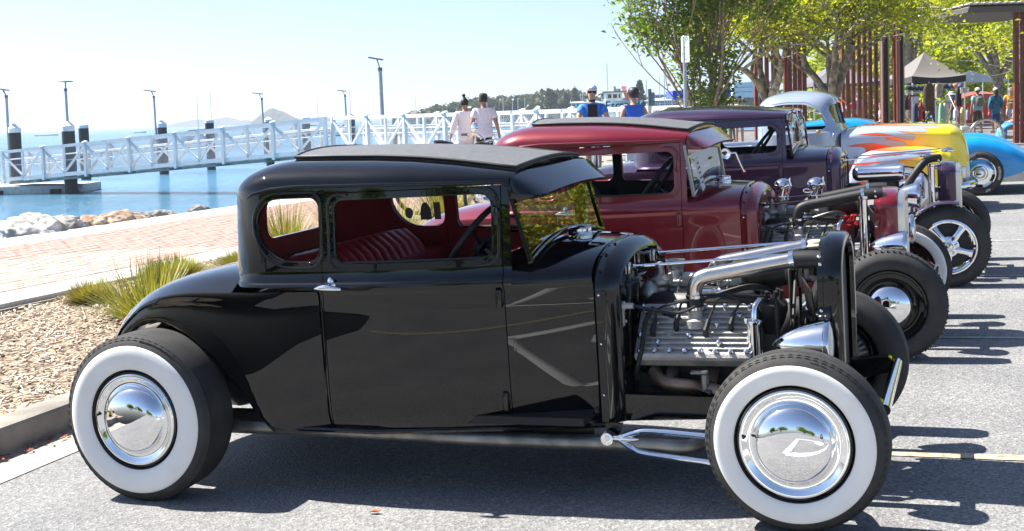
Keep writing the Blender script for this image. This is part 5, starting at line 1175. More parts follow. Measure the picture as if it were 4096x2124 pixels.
def lamp_post(px, ptop, d, head, elbow, r, lab, front=False):
    # ptop: pixel of the pole top; head: pixel of the outer end of the lamp head
    t = at(px[0], ptop, d); bx = at(px[1], px[2], d); g = MB(); g.cyl((bx.x, d, -1.0), (t.x, d, t.z), r*1.15, r, n=12); o = obj('lamp_post', g, m_pole); tag(o, lab, 'lamp post', 'lamp posts along the jetty')
    e = at(*elbow, d); h = at(*head, d); a = MB(); off = .06
    for s in (-off, off): a.tube([(t.x, d+s*.3, t.z), (e.x, d+s, e.z)], r*.28, n=6)
    a.cyl((t.x, d, t.z-.08), (t.x, d, t.z+.05), r*1.25, n=12); obj('arm', a, m_lamp, o)
    b_ = MB(); L = (e-h).length; dr = (e-h).normalized()
    if front: b_.box((e.x, d, e.z+.03), (.52, .5, .05), b=.02)
    else: b_.bar(h+Vector((0, 0, .02)), e+dr*.25+Vector((0, 0, .03)), .34, .055); 
    obj('lamp_head', b_, m_lamp, o); return o
lamp_post((25, 31, 525), 385, 60, (-12, 356), (12, 360), .065, 'slim grey lamp post leaning in at the left edge')
lamp_post((262, 271, 505), 358, 56, (250, 327), (262, 329), .06, 'lamp post with a square head seen face on above the thick pile', True)
lamp_post((615, 624, 505), 387, 75, (577, 362), (606, 366), .06, 'grey lamp post between the two left piles and the yacht mast')
lamp_post((1047, 1054, 485), 395, 80, (1010, 373), (1036, 376), .06, 'grey lamp post standing before the round headland')
lamp_post((1380, 1386, 460), 382, 84, (1350, 363), (1370, 365), .06, 'small grey lamp post left of the tall one')
lamp_post((1520, 1532, 470), 275, 52, (1474, 232), (1508, 238), .078, 'tallest grey lamp post rising behind the footbridge')
# ---- boats
m_hull = mat('white_hull', (.75, .76, .76), .35); m_mast = mat('mast_alloy', (.50, .53, .56), .4, metal=.5)
def boat_hull(L, W, H):
    mb = MB(); rows = []
    for t in np.linspace(0, 1, 12):
        w = W/2*(1-abs(2*t-.85)**2.6*.75) if t < .93 else W*.10; w = max(w, .02)*(1 if t < .98 else .3)
        s = .25*H*(2*t-.9)**2; rows.append([(-L/2+L*t, -w, H*.9+s), (-L/2+L*t, -w*.9, H*.3), (-L/2+L*t*.97, 0, 0), (-L/2+L*t, w*.9, H*.3), (-L/2+L*t, w, H*.9+s)])
    mb.grid(rows); mb.grid([[r[0], (r[0][0], 0, r[0][2]+.08), r[4]] for r in rows]); mb.add(rows[0], [tuple(range(5))]); return mb
def sail_boat(px, py, ptop, d, lab, L=8., rz=.6):
    w = at(px, py, d); t = at(px, ptop, d); M = T(w.x, d, -1.45, rz); o = thing('sailing_boat', lab, 'sailing boat', M, 'yachts at their moorings')
    obj('hull', boat_hull(L, 2.4, 1.1), m_hull, o); c = MB(); c.box((.2, 0, 1.35), (L*.35, 1.3, .5), b=.15); obj('cabin', c, m_hull, o); h = t.z+1.45; m = MB(); m.cyl((.6, 0, .9), (.6, 0, h), .07, .05, n=6); m.cyl((.6, 0, 2.0), (-L*.35, 0, 1.9), .06, n=6); obj('mast', m, m_mast, o)
    s = MB(); s.tube([(.4, 0, 2.05), (-1.0, 0, 2.05), (-L*.33, 0, 1.98)], [.10, .16, .08], n=8); obj('furled_sail', s, mat('sail_cover', (.10, .14, .25), .8), o)
for a_ in ((785, 500, 382, 230, 'dark sailed yacht moored before the low islands', 8, 1.2), (1262, 480, 385, 300, 'far yacht with a thin mast right of the headland', 8, .4), (1391, 478, 358, 240, 'yacht mast just right of the small lamp post', 9, .5), (836, 492, 363, 260, 'yacht mast rising behind a capped pile', 9, .8), (1657, 458, 382, 380, 'distant yacht mast left of the couple', 9, .7)): sail_boat(*a_)
for px, py, L, lab in ((185, 526, 14, 'low white motor boat far out at left'), (560, 514, 7, 'tiny white boat on the horizon left of a pile')):
    w = at(px, py, 600); o = obj('motor_boat', boat_hull(L*.8, 2.2, 1.1), m_hull); o.location = (w.x, 600, -1.6); tag(o, lab, 'boat', 'small boats out at sea')
# ---- far land
m_far = mat('far_bush', (.055, .075, .045), .95, var=.3, scale=.05, col2=(.09, .09, .06), detail=8)
m_farhill = mat('far_hill', (.03, .04, .03), .95, var=.3, scale=.02, detail=8)
def headland(name, x0, x1, d, prof, base_y, seed, depth):
    n = 90; rows = []
    xs = np.linspace(x0, x1, n)
    for j in range(9):
        r = []; f = math.sin(math.pi*j/8)**.5
        for x in xs:
            b = at(x, base_y, d); top = at(x, float(np.interp(x, [p[0] for p in prof], [p[1] for p in prof])), d).z
            h = (top+1.5)*f*(1+.12*noise.noise((x*.05, j*.6, seed))+.10*noise.noise((x*.22, j*1.1, seed)))
            r.append((b.x, d+depth*(j/8-.5)*2, -1.5+max(0, h)))
        rows.append(r)
    g = MB(); g.grid(rows); return struct(name, g, m_farhill, sharp=180)
headland('headland', 1030, 1200, 1500, [(1030, 489), (1042, 470), (1055, 456), (1072, 444), (1088, 437), (1100, 436), (1115, 441), (1130, 447), (1150, 457), (1168, 468), (1185, 475), (1200, 488)], 489, 1, 60)
headland('low_islands', 700, 1030, 2400, [(700, 500), (740, 488), (790, 478), (840, 484), (880, 474), (915, 470), (940, 484), (960, 487), (985, 480), (1000, 487), (1030, 490)], 500, 2, 120)
headland('far_shore', 1640, 2700, 420, [(1640, 462), (1700, 452), (1760, 440), (1850, 425), (1950, 412), (2050, 404), (2150, 398), (2250, 392), (2350, 408), (2450, 412), (2600, 408), (2700, 400)], 462, 3, 40)

# ---- the air over the bay: far things fade in it
hz = MB(); hz.box((0, 3550, 38.5), (10000, 7300, 83)); o = struct('haze', hz, None, None, 'stuff', sharp=180)
hm = bpy.data.materials.new('sea_air'); hm.use_nodes = True; t = hm.node_tree; t.nodes.clear(); pv = t.nodes.new('ShaderNodeVolumePrincipled'); pv.inputs['Color'].default_value = (.80, .90, 1, 1); pv.inputs['Density'].default_value = .0004; pv.inputs['Anisotropy'].default_value = .3
mo = t.nodes.new('ShaderNodeOutputMaterial'); t.links.new(pv.outputs[0], mo.inputs['Volume']); o.data.materials.append(hm)
# ================================================================ trees and plants
def leaf_mat(name, a, b, trans=.45, rough=.45):
    m, t, bs = new_mat(name); t.nodes.remove(bs); out = t.nodes['Material Output']
    at_ = t.nodes.new('ShaderNodeVertexColor'); at_.layer_name = 'Col'
    r = ramp(t, [(0, a), (1, b)]); t.links.new(at_.outputs[0], r.inputs[0])
    df = t.nodes.new('ShaderNodeBsdfPrincipled'); df.inputs['Roughness'].default_value = rough; t.links.new(r.outputs[0], df.inputs['Base Color'])
    tl = t.nodes.new('ShaderNodeBsdfTranslucent'); hs = t.nodes.new('ShaderNodeHueSaturation'); hs.inputs['Value'].default_value = 1.5; hs.inputs['Saturation'].default_value = 1.1; hs.inputs['Hue'].default_value = .49
    t.links.new(r.outputs[0], hs.inputs['Color']); t.links.new(hs.outputs[0], tl.inputs[0])
    mx = t.nodes.new('ShaderNodeMixShader'); mx.inputs[0].default_value = trans; t.links.new(df.outputs[0], mx.inputs[1]); t.links.new(tl.outputs[0], mx.inputs[2]); t.links.new(mx.outputs[0], out.inputs[0]); return m
m_leaf_dark = leaf_mat('dark_glossy_leaf', (.05, .105, .016), (.27, .38, .045), .55)
m_leaf_lime = leaf_mat('lime_leaf', (.12, .18, .022), (.46, .48, .055), .58)
m_leaf_far = leaf_mat('far_leaf', (.035, .055, .03), (.10, .11, .05), .25)
m_bark = mat('grey_bark', (.20, .165, .13), .9, var=.35, scale=9, bump=.7, bscale=30, col2=(.30, .26, .21), detail=6)
m_stem = mat('tan_stem', (.21, .155, .105), .85, var=.3, scale=12, col2=(.30, .23, .17))
def leaves_mesh(name, C, size, rs, m, elong=1.9, droop=.2, twig=None):
    # C: n x 3 centres; one folded leaf (2 quads -> 4 tris) each
    n = len(C); C = np.asarray(C); r = rs
    ax = r.normal(0, 1, (n, 3)); ax[:, 2] = ax[:, 2]*.55-droop; ax /= np.linalg.norm(ax, axis=1)[:, None]
    nn = r.normal(0, 1, (n, 3)); nn[:, 2] = np.abs(nn[:, 2])+.35; sd_ = np.cross(ax, nn); sd_ /= np.linalg.norm(sd_, axis=1)[:, None]; up = np.cross(sd_, ax)
    L = size*r.uniform(.6, 1.25, n)[:, None]; w = L/elong/2
    p0 = C-ax*L*.5; p1 = C+ax*L*.5-up*L*.08; mid = C+up*L*.03
    a = mid+sd_*w+up*w*.25; b = mid-sd_*w+up*w*.25
    V = np.stack([p0, a, p1, b], 1).reshape(-1, 3)
    i = np.arange(n)*4; F = np.concatenate([np.stack([i, i+1, i+2], 1), np.stack([i, i+2, i+3], 1)])
    me = bpy.data.meshes.new(name); me.vertices.add(len(V)); me.vertices.foreach_set('co', V.ravel()); me.loops.add(F.size); me.loops.foreach_set('vertex_index', F.ravel()); me.polygons.add(len(F)); me.polygons.foreach_set('loop_start', np.arange(len(F))*3); me.update(); me.validate()
    col = me.color_attributes.new('Col', 'FLOAT_COLOR', 'POINT'); v = np.clip(r.beta(1.6, 1.9, n), 0, 1); cc = np.repeat(v, 4); rgba = np.stack([cc, cc, cc, np.ones_like(cc)], 1); col.data.foreach_set('color', rgba.astype(np.float32).ravel())
    me.materials.append(m); return me
def branch_tree(rs, base, bole, stems, levels, leaf_pts, mb, spread=.5, up=.25, shrink=.68, rshrink=.62, tips=5, cl=(.35, 7), flat=.55):
    def grow(p, d, L, r, lev):
        segs = 4; pts = [p]; rad = [r]; q = p.copy(); dd = d.copy()
        for s in range(segs):
            dd = (dd+Vector(rs.normal(0, .13, 3))+Vector((0, 0, up*.12))).normalized(); q = q+dd*L/segs; pts.append(q.copy()); rad.append(r*(1-.35*(s+1)/segs))
        mb.tube(pts, rad, n=7 if lev < 2 else 4, caps=False)
        if lev >= levels:
            for k in range(cl[1]):
                t = rs.uniform(.35, 1.15); c = p+(q-p)*t; leaf_pts.append(c+Vector(rs.normal(0, 1, 3))*cl[0]*Vector((1, 1, flat)).length/1.6*.55)
            return
        n = rs.randint(2, 4) if lev > 0 else rs.randint(3, 5)
        for k in range(n):
            a = rs.uniform(0, 6.28); sd2 = Vector((math.cos(a), math.sin(a), rs.uniform(-.15, .35)))
            nd = (dd*(1-spread)+sd2*spread).normalized(); st = pts[-1] if k < 2 else pts[rs.randint(2, segs+1)]
            grow(st, nd, L*shrink*rs.uniform(.8, 1.2), rad[-1]*rshrink*rs.uniform(.8, 1.1)+.004, lev+1)
    if bole: mb.tube([(0, 0, -.3), (.02, 0, bole*.5), (.0, .01, bole), (0, 0, bole+.15)], [bole*.10, bole*.085, bole*.095, bole*.06], n=10)
    for (d, L, r) in stems: grow(Vector((0, 0, bole))+Vector(base)+Vector((d[0], d[1], 0))*r*.8, Vector(d).normalized(), L, r, 0)
def tree(name, label, base, stems, levels, seed, lm, leaf=.09, per=16, cr=.26, bark=None, group='trees along the waterfront', clamp=None, low_=0, bole=0., **kw):
    rs = np.random.RandomState(seed); mb = MB(); lp_ = []; branch_tree(rs, (0, 0, 0), bole, stems, levels, lp_, mb, **kw)
    o = thing(name, label, 'tree', T(*base), group); obj('trunk', mb, bark or m_bark, o, sharp=60, fix=False)
    P = np.array([tuple(v) for v in lp_]); 
    if clamp: P = P[clamp(P)]
    if low_: P = P[P[:, 2] > low_+rs.normal(0, .18, len(P))]
    C = np.repeat(P, per, 0)+rs.normal(0, cr, (len(P)*per, 3))*np.array([1, 1, .6])
    me = leaves_mesh('crown', C, leaf, rs, lm); c = bpy.data.objects.new('crown', me); COL.objects.link(c); c.parent = o; c['kind'] = 'stuff'
    return o
# many-stemmed dark tree
b = at(2835, 470, 26); rs = np.random.RandomState(2)
stems = []
for k in range(15):
    a = 2*math.pi*k/15+rs.uniform(-.2, .2); t = rs.uniform(.08, .24); stems.append(((math.cos(a)*t, math.sin(a)*t, 1), rs.uniform(2.0, 2.9), rs.uniform(.026, .042)))
tree('multi_stem_tree', 'tall dark green bushy tree of many thin stems behind the parking sign', (b.x, 26, .10), stems, 3, 11, m_leaf_dark, leaf=.12, per=13, cr=.19, bark=m_stem, spread=.30, up=.5, shrink=.60, cl=(.30, 9), clamp=lambda P: (np.hypot(P[:, 0], P[:, 1]) < .35+.42*P[:, 2]))
rs = np.random.RandomState(5); n = 330; zz = rs.uniform(.1, 2.6, n); aa = rs.uniform(0, 6.28, n); q = (.10+.26*zz)*np.sqrt(rs.uniform(.1, 1, n)); P = np.stack([q*np.cos(aa), q*np.sin(aa), zz], 1); C = np.repeat(P, 9, 0)+rs.normal(0, .10, (n*9, 3))
c = bpy.data.objects.new('crown', leaves_mesh('crown', C, .12, rs, m_leaf_dark)); COL.objects.link(c); c.parent = bpy.data.objects['multi_stem_tree']; c['kind'] = 'stuff'
def stems_tree(px, py, d, seed, label, n, tilt, L, r, levels=4, leaf=.115, per=11, cr=.30, name='spreading_tree', lean=(0, 0), **kw):
    b = at(px, py, d); rs = np.random.RandomState(seed); st = []
    for k in range(n):
        a = 2*math.pi*k/n+rs.uniform(-.3, .3)+.4; t = tilt*rs.uniform(.75, 1.2); st.append(((math.cos(a)*t+lean[0], math.sin(a)*t+lean[1], 1), L*rs.uniform(.85, 1.15), r*rs.uniform(.8, 1.1)))
    return tree(name, label, (b.x, d, kw.pop('z0', .15)), st, levels, seed, kw.pop('lm', m_leaf_lime), leaf=leaf, per=per, cr=cr, **kw)
stems_tree(3075, 420, 31, 21, 'spreading tree with a forked grey trunk left of the red posts', 4, .42, 1.25, .10, spread=.55, up=.22, shrink=.74, cl=(.4, 6), low_=2.75, bole=1.5)
stems_tree(3330, 420, 29, 32, 'wide yellow green tree forking low in front of the red timber screen', 5, .75, 1.3, .11, spread=.58, up=.22, shrink=.74, cl=(.4, 6), lean=(.05, 0), low_=3.1, bole=1.55)
stems_tree(3992, 395, 57, 43, 'yellow green tree with splayed trunks beside the white marquee', 6, .62, 2.0, .15, spread=.58, up=.22, shrink=.74, cl=(.6, 6), leaf=.19, per=12, cr=.42, low_=4.0, bole=2.35)
stems_tree(3640, 400, 66, 54, 'lime green tree standing behind the black market canopy', 5, .5, 2.0, .16, spread=.58, up=.2, shrink=.74, cl=(.7, 7), leaf=.24, per=12, cr=.5, low_=4.4, bole=3.4)
stems_tree(4330, 400, 44, 65, 'lime tree rising at the right edge behind the pavilion', 5, .5, 2.4, .15, spread=.62, up=.12, shrink=.72, cl=(.6, 6), leaf=.18, low_=3.2)
# trees of the car park that show only as reflections in the windscreens and hubcaps
for k, (x, y) in enumerate(((8.3, 17.6), (11.2, 20.6), (9.6, 24.8), (14, 26))):
    p = PM @ Vector((x, y, 0)); tree('verge_tree', ('leafy lime tree on the verge just right of the view', 'second lime tree on the verge right of the view', 'lime tree on the verge nearest the market', 'farthest lime tree on the verge right of the view')[k], (p.x, p.y, p.z), [((math.cos(a)*.5, math.sin(a)*.5, 1), 1.5, .10) for a in (.3, 1.8, 3.2, 4.6, 5.6)], 3, 70+k, m_leaf_lime, leaf=.12, per=46, cr=.48, spread=.6, up=.0, shrink=.75, cl=(.6, 9), group='trees on the verge')
for k, (x, y, s) in enumerate(((3.5, -24, 1.0), (-9, -30, 1.1), (-15, -26, 1.0), (9, -27, .9))):
    p = PM @ Vector((x, y, 0)); tree('car_park_tree', ('round tree across the car park behind the viewer', 'large tree far left across the car park', 'leftmost tree across the car park', 'right hand tree across the car park')[k], (p.x, p.y, p.z), [((math.cos(a)*.4, math.sin(a)*.4, 1), 1.7*s, .13) for a in (.3, 1.8, 3.2, 4.6)], 3, 90+k, m_leaf_dark, leaf=.28, per=14, cr=.45, spread=.6, up=.2, shrink=.75, cl=(.6, 8), group='trees across the car park')
# grass tufts in the bed
m_blade = leaf_mat('grass_blade', (.12, .14, .02), (.36, .34, .06), .35); m_dry = leaf_mat('dry_blade', (.20, .10, .03), (.34, .21, .07), .3)
def tuft(label, x, y, n, h, rad, seed, up=1., dry=.0, w=.006, M=PM, z0=.09):
    rs = np.random.RandomState(seed); o = thing('grass_tuft', label, 'plant', M @ T(x, y, z0), 'strappy grass plants in the garden bed')
    for nm, cnt, mm in (('blades', int(n*(1-dry)), m_blade), ('dry_blades', int(n*dry), m_dry)):
        if cnt < 1: continue
        V = []; F = []; Cc = []
        for i in range(cnt):
            a = rs.uniform(0, 6.283); r0 = rad*.45*math.sqrt(rs.uniform()); t = rs.uniform(.05, 1.0)**.8/up; L = h*rs.uniform(.65, 1.15)
            if nm == 'dry_blades': L *= .85; t = max(t, .55)
            p = np.array([r0*math.cos(a), r0*math.sin(a), 0]); d = np.array([math.cos(a)*math.sin(t*.9), math.sin(a)*math.sin(t*.9), math.cos(t*.9)]); s = np.array([-math.sin(a), math.cos(a), 0])*w*rs.uniform(.6, 1.2); o_ = len(V); v = rs.beta(1.5, 1.8)
            for k in range(5):
                q = k/4; pt = p+d*L*q-np.array([0, 0, 1])*L*.12*t*q*q+np.array([math.cos(a), math.sin(a), 0])*L*.15*t*q*q; ww = (1-q*.85)
                V += [pt-s*ww, pt+s*ww]; Cc += [v*(.75+.25*q)]*2
            for k in range(4): F.append((o_+2*k, o_+2*k+1, o_+2*k+3, o_+2*k+2))
        me = bpy.data.meshes.new(nm); me.from_pydata([tuple(v) for v in V], [], F); ca = me.color_attributes.new('Col', 'FLOAT_COLOR', 'POINT'); ca.data.foreach_set('color', np.array([[c, c, c, 1] for c in Cc], dtype=np.float32).ravel()); me.materials.append(mm)
        c = bpy.data.objects.new(nm, me); COL.objects.link(c); c.parent = o; c['kind'] = 'stuff'
    return o
tuft('rounded tuft browning at its base, leftmost in the garden bed', -3.72, 3.60, 2600, .22, .26, 1, up=.72, dry=.45, w=.004)
tuft('wide dense green tuft behind the tail of the black coupe', -3.72, 4.75, 4600, .25, .42, 2, up=.78, dry=.15, w=.004)
tuft('second dense green tuft partly hidden by the black coupe', -3.25, 5.25, 3400, .25, .40, 3, up=.78, dry=.15, w=.004)
tuft('loose long bright green tuft touching the black rear panel', -2.35, 2.55, 420, .52, .22, 4, up=.9, w=.007)
tuft('pale arching tuft low beside the black rear panel', -2.75, 2.85, 260, .46, .22, 5, up=.75, dry=.1, w=.006)
for k, (x, y) in enumerate(((-3.6, 6.6), (-3.4, 7.6), (-3.8, 8.6), (-2.9, 9.2), (-3.3, 10.4), (-2.6, 7.2), (-3.7, 11.6))):
    tuft(('sparse upright tuft seen through the black coupe, nearest', 'sparse upright tuft seen through the rear side window', 'upright tuft beside the promenade edge behind the maroon coupe', 'thin tuft behind the maroon coupe rear panel', 'thin tuft by the bed edge behind the purple coupe', 'upright tuft between black and maroon coupes', 'farthest upright tuft of the garden bed')[k], x, y, 380, .62, .34, 10+k, up=1.25, dry=.25, w=.006)
p = (-2.2, -1.6)
tuft('rounded shrub like tuft at the near end of the bed', -2.3, -1.55, 900, .42, .45, 30, up=.75, dry=.1)
# ---- the far shore: a wood that reads as one mass, and the trees that stand out of it
rs = np.random.RandomState(8); C = []
prof = [(1640, 466), (1700, 448), (1760, 433), (1850, 415), (1950, 400), (2050, 392), (2150, 384), (2200, 372), (2280, 366), (2340, 388), (2400, 404), (2500, 402), (2600, 400), (2700, 392), (2800, 385), (2950, 350), (3100, 330)]
for i in range(560):
    px = rs.uniform(1650, 3080) if i % 3 else rs.uniform(1700, 2350); d = rs.uniform(330, 440); top = np.interp(px, [p[0] for p in prof], [p[1] for p in prof]); bot = 470-.031*(px-1640)
    py = top+(bot-top)*abs(rs.normal(0, .45)); w = at(px, min(py, bot), d); s = rs.uniform(1.6, 3.6)
    n = 60; q = rs.normal(0, 1, (n, 3)); q /= np.linalg.norm(q, axis=1)[:, None]; q *= (s*rs.uniform(.7, 1, n))[:, None]*np.array([1.15, 1, .8]); C.append(q+np.array([w.x, d, w.z-s*.4]))
me = leaves_mesh('distant_wood', np.concatenate(C), 1.5, rs, m_leaf_far, elong=1.2); o = bpy.data.objects.new('distant_wood', me); COL.objects.link(o); o['kind'] = 'stuff'
def pine(px, ptop, pbase, d, lab, seed):
    rs = np.random.RandomState(seed); t = at(px, ptop, d); b = at(px, pbase, d); h = t.z-b.z; o = thing('pine_tree', lab, 'pine tree', T(b.x, d, b.z), 'conical pines on the far shore'); m = MB(); m.cyl((0, 0, 0), (0, 0, h), h*.018, .05, n=6); obj('trunk', m, m_bark, o)
    C = []
    for k in range(16):
        z = h*(.22+.76*k/15); r = h*.24*(1-k/16)+.2; n = 46; a = rs.uniform(0, 6.28, n); q = rs.uniform(.1, 1, n)*r; C.append(np.stack([q*np.cos(a), q*np.sin(a), z+q*.12+rs.normal(0, .18, n)], 1))
    me = leaves_mesh('crown', np.concatenate(C), 1.1, rs, m_leaf_far, elong=1.6); c = bpy.data.objects.new('crown', me); COL.objects.link(c); c.parent = o; c['kind'] = 'stuff'
pine(2195, 362, 440, 330, 'narrow dark pine left of the cyclist on the far shore', 1); pine(2215, 372, 440, 330, 'shorter pine beside the narrow one on the far shore', 2); pine(2266, 376, 440, 330, 'small pine top among the trees left of the cyclist', 3); pine(2301, 358, 440, 325, 'broad dark pine just left of the cyclist', 4)
pine(2560, 330, 440, 260, 'tall open pine behind the black helmet', 5); pine(2551, 362, 440, 300, 'bushy pine right behind the black helmet', 6)
def palm(px, ptop, pbase, d):
    t = at(px, ptop, d); b = at(px, pbase, d); h = t.z-b.z; o = thing('palm_tree', 'small palm tree left of the ferry wheelhouse', 'palm tree', T(b.x, d, b.z)); m = MB(); m.cyl((0, 0, 0), (0, 0, h*.75), .3, .2, n=7); obj('trunk', m, m_bark, o); rs = np.random.RandomState(1); f = MB()
    for k in range(22):
        a = rs.uniform(0, 6.28); e = rs.uniform(-.5, 1.1); L = h*.27; pts = [(L*q*math.cos(a)*math.cos(e), L*q*math.sin(a)*math.cos(e), h*.76+L*q*math.sin(e)-L*.5*q*q) for q in np.linspace(0, 1, 5)]
        f.grid([[(x-.28*math.sin(a)*(1-i*.2), y+.28*math.cos(a)*(1-i*.2), z-.1) for i, (x, y, z) in enumerate(pts)], pts, [(x+.28*math.sin(a)*(1-i*.2), y-.28*math.cos(a)*(1-i*.2), z-.1) for i, (x, y, z) in enumerate(pts)]])
    c = obj('crown', f, m_far, o); c['kind'] = 'stuff'
palm(2411, 358, 440, 230)

# the park behind the market, one green mass
rs = np.random.RandomState(18); C = []
for i in range(150):
    px = rs.uniform(3180, 4400); d = rs.uniform(82, 105); w = at(px, 400, d); z = abs(rs.normal(0, 3.0))+.6; s = rs.uniform(1.0, 2.2); n = 120; q = rs.normal(0, 1, (n, 3)); q /= np.linalg.norm(q, axis=1)[:, None]; q *= (s*rs.uniform(.6, 1, n))[:, None]; C.append(q+np.array([w.x, d, min(z, 7)]))
o = bpy.data.objects.new('park_greenery', leaves_mesh('park_greenery', np.concatenate(C), .55, rs, m_leaf_lime, elong=1.4)); COL.objects.link(o); o['kind'] = 'stuff'
# ================================================================ people
m_skin = mat('skin_light', (.50, .29, .20), .5, var=.05, scale=30); m_skin2 = mat('skin_tanned', (.36, .19, .12), .5, var=.05, scale=30)
m_hair = mat('dark_hair', (.018, .013, .010), .55); m_hair2 = mat('brown_hair', (.07, .04, .022), .6)
CL = {}
def cloth(name, c, c2=None, sc=20., var=.06): 
    if name not in CL: CL[name] = mat('cloth_'+name, c, .85, var=var, scale=sc, col2=c2, sheen=.2, bump=.25, bscale=9)
    return CL[name]
def skin_mesh(pts, edges, rad, sub=2, root=0):
    me = bpy.data.meshes.new('s'); me.from_pydata([tuple(p) for p in pts], edges, []); o = bpy.data.objects.new('s', me); COL.objects.link(o)
    md = o.modifiers.new('k', 'SKIN'); md.branch_smoothing = .3; md.use_smooth_shade = True
    for i, r in enumerate(rad):
        r = r if isinstance(r, tuple) else (r, r); me.skin_vertices[0].data[i].radius = r; me.skin_vertices[0].data[i].use_root = (i == root)
    ms = o.modifiers.new('b', 'SUBSURF'); ms.levels = sub; ms.render_levels = sub
    r = evalmesh(o); bpy.data.objects.remove(o); bpy.data.meshes.remove(me); return r
STAND = dict(pelvis=(0, 0, .93), belly=(0, .01, 1.08), chest=(0, 0, 1.28), neck=(0, 0, 1.47), jaw=(0, .02, 1.545), skull=(0, .01, 1.63), crown=(0, 0, 1.70),
             shL=(-.17, 0, 1.41), elL=(-.23, -.03, 1.12), wrL=(-.24, .05, .89), haL=(-.24, .08, .80), shR=(.17, 0, 1.41), elR=(.23, -.03, 1.12), wrR=(.24, .05, .89), haR=(.24, .08, .80),
             hipL=(-.085, 0, .89), knL=(-.095, .03, .49), anL=(-.10, -.02, .085), toL=(-.115, .13, .03), hipR=(.085, 0, .89), knR=(.095, .03, .49), anR=(.10, -.02, .085), toR=(.115, .13, .03))
RAD = dict(pelvis=(.135, .10), belly=(.13, .095), chest=(.15, .105), neck=.052, jaw=(.060, .070), skull=(.076, .092), crown=(.055, .065), shL=.058, elL=.042, wrL=.028, haL=(.040, .018), shR=.058, elR=.042, wrR=.028, haR=(.040, .018), hipL=.082, knL=.057, anL=.040, toL=(.042, .026), hipR=.082, knR=.057, anR=.040, toR=(.042, .026))
BE = [('pelvis', 'belly'), ('belly', 'chest'), ('chest', 'neck'), ('neck', 'jaw'), ('jaw', 'skull'), ('skull', 'crown')]+[e for s in 'LR' for e in (('chest', 'sh'+s), ('sh'+s, 'el'+s), ('el'+s, 'wr'+s), ('wr'+s, 'ha'+s), ('pelvis', 'hip'+s), ('hip'+s, 'kn'+s), ('kn'+s, 'an'+s), ('an'+s, 'to'+s))]
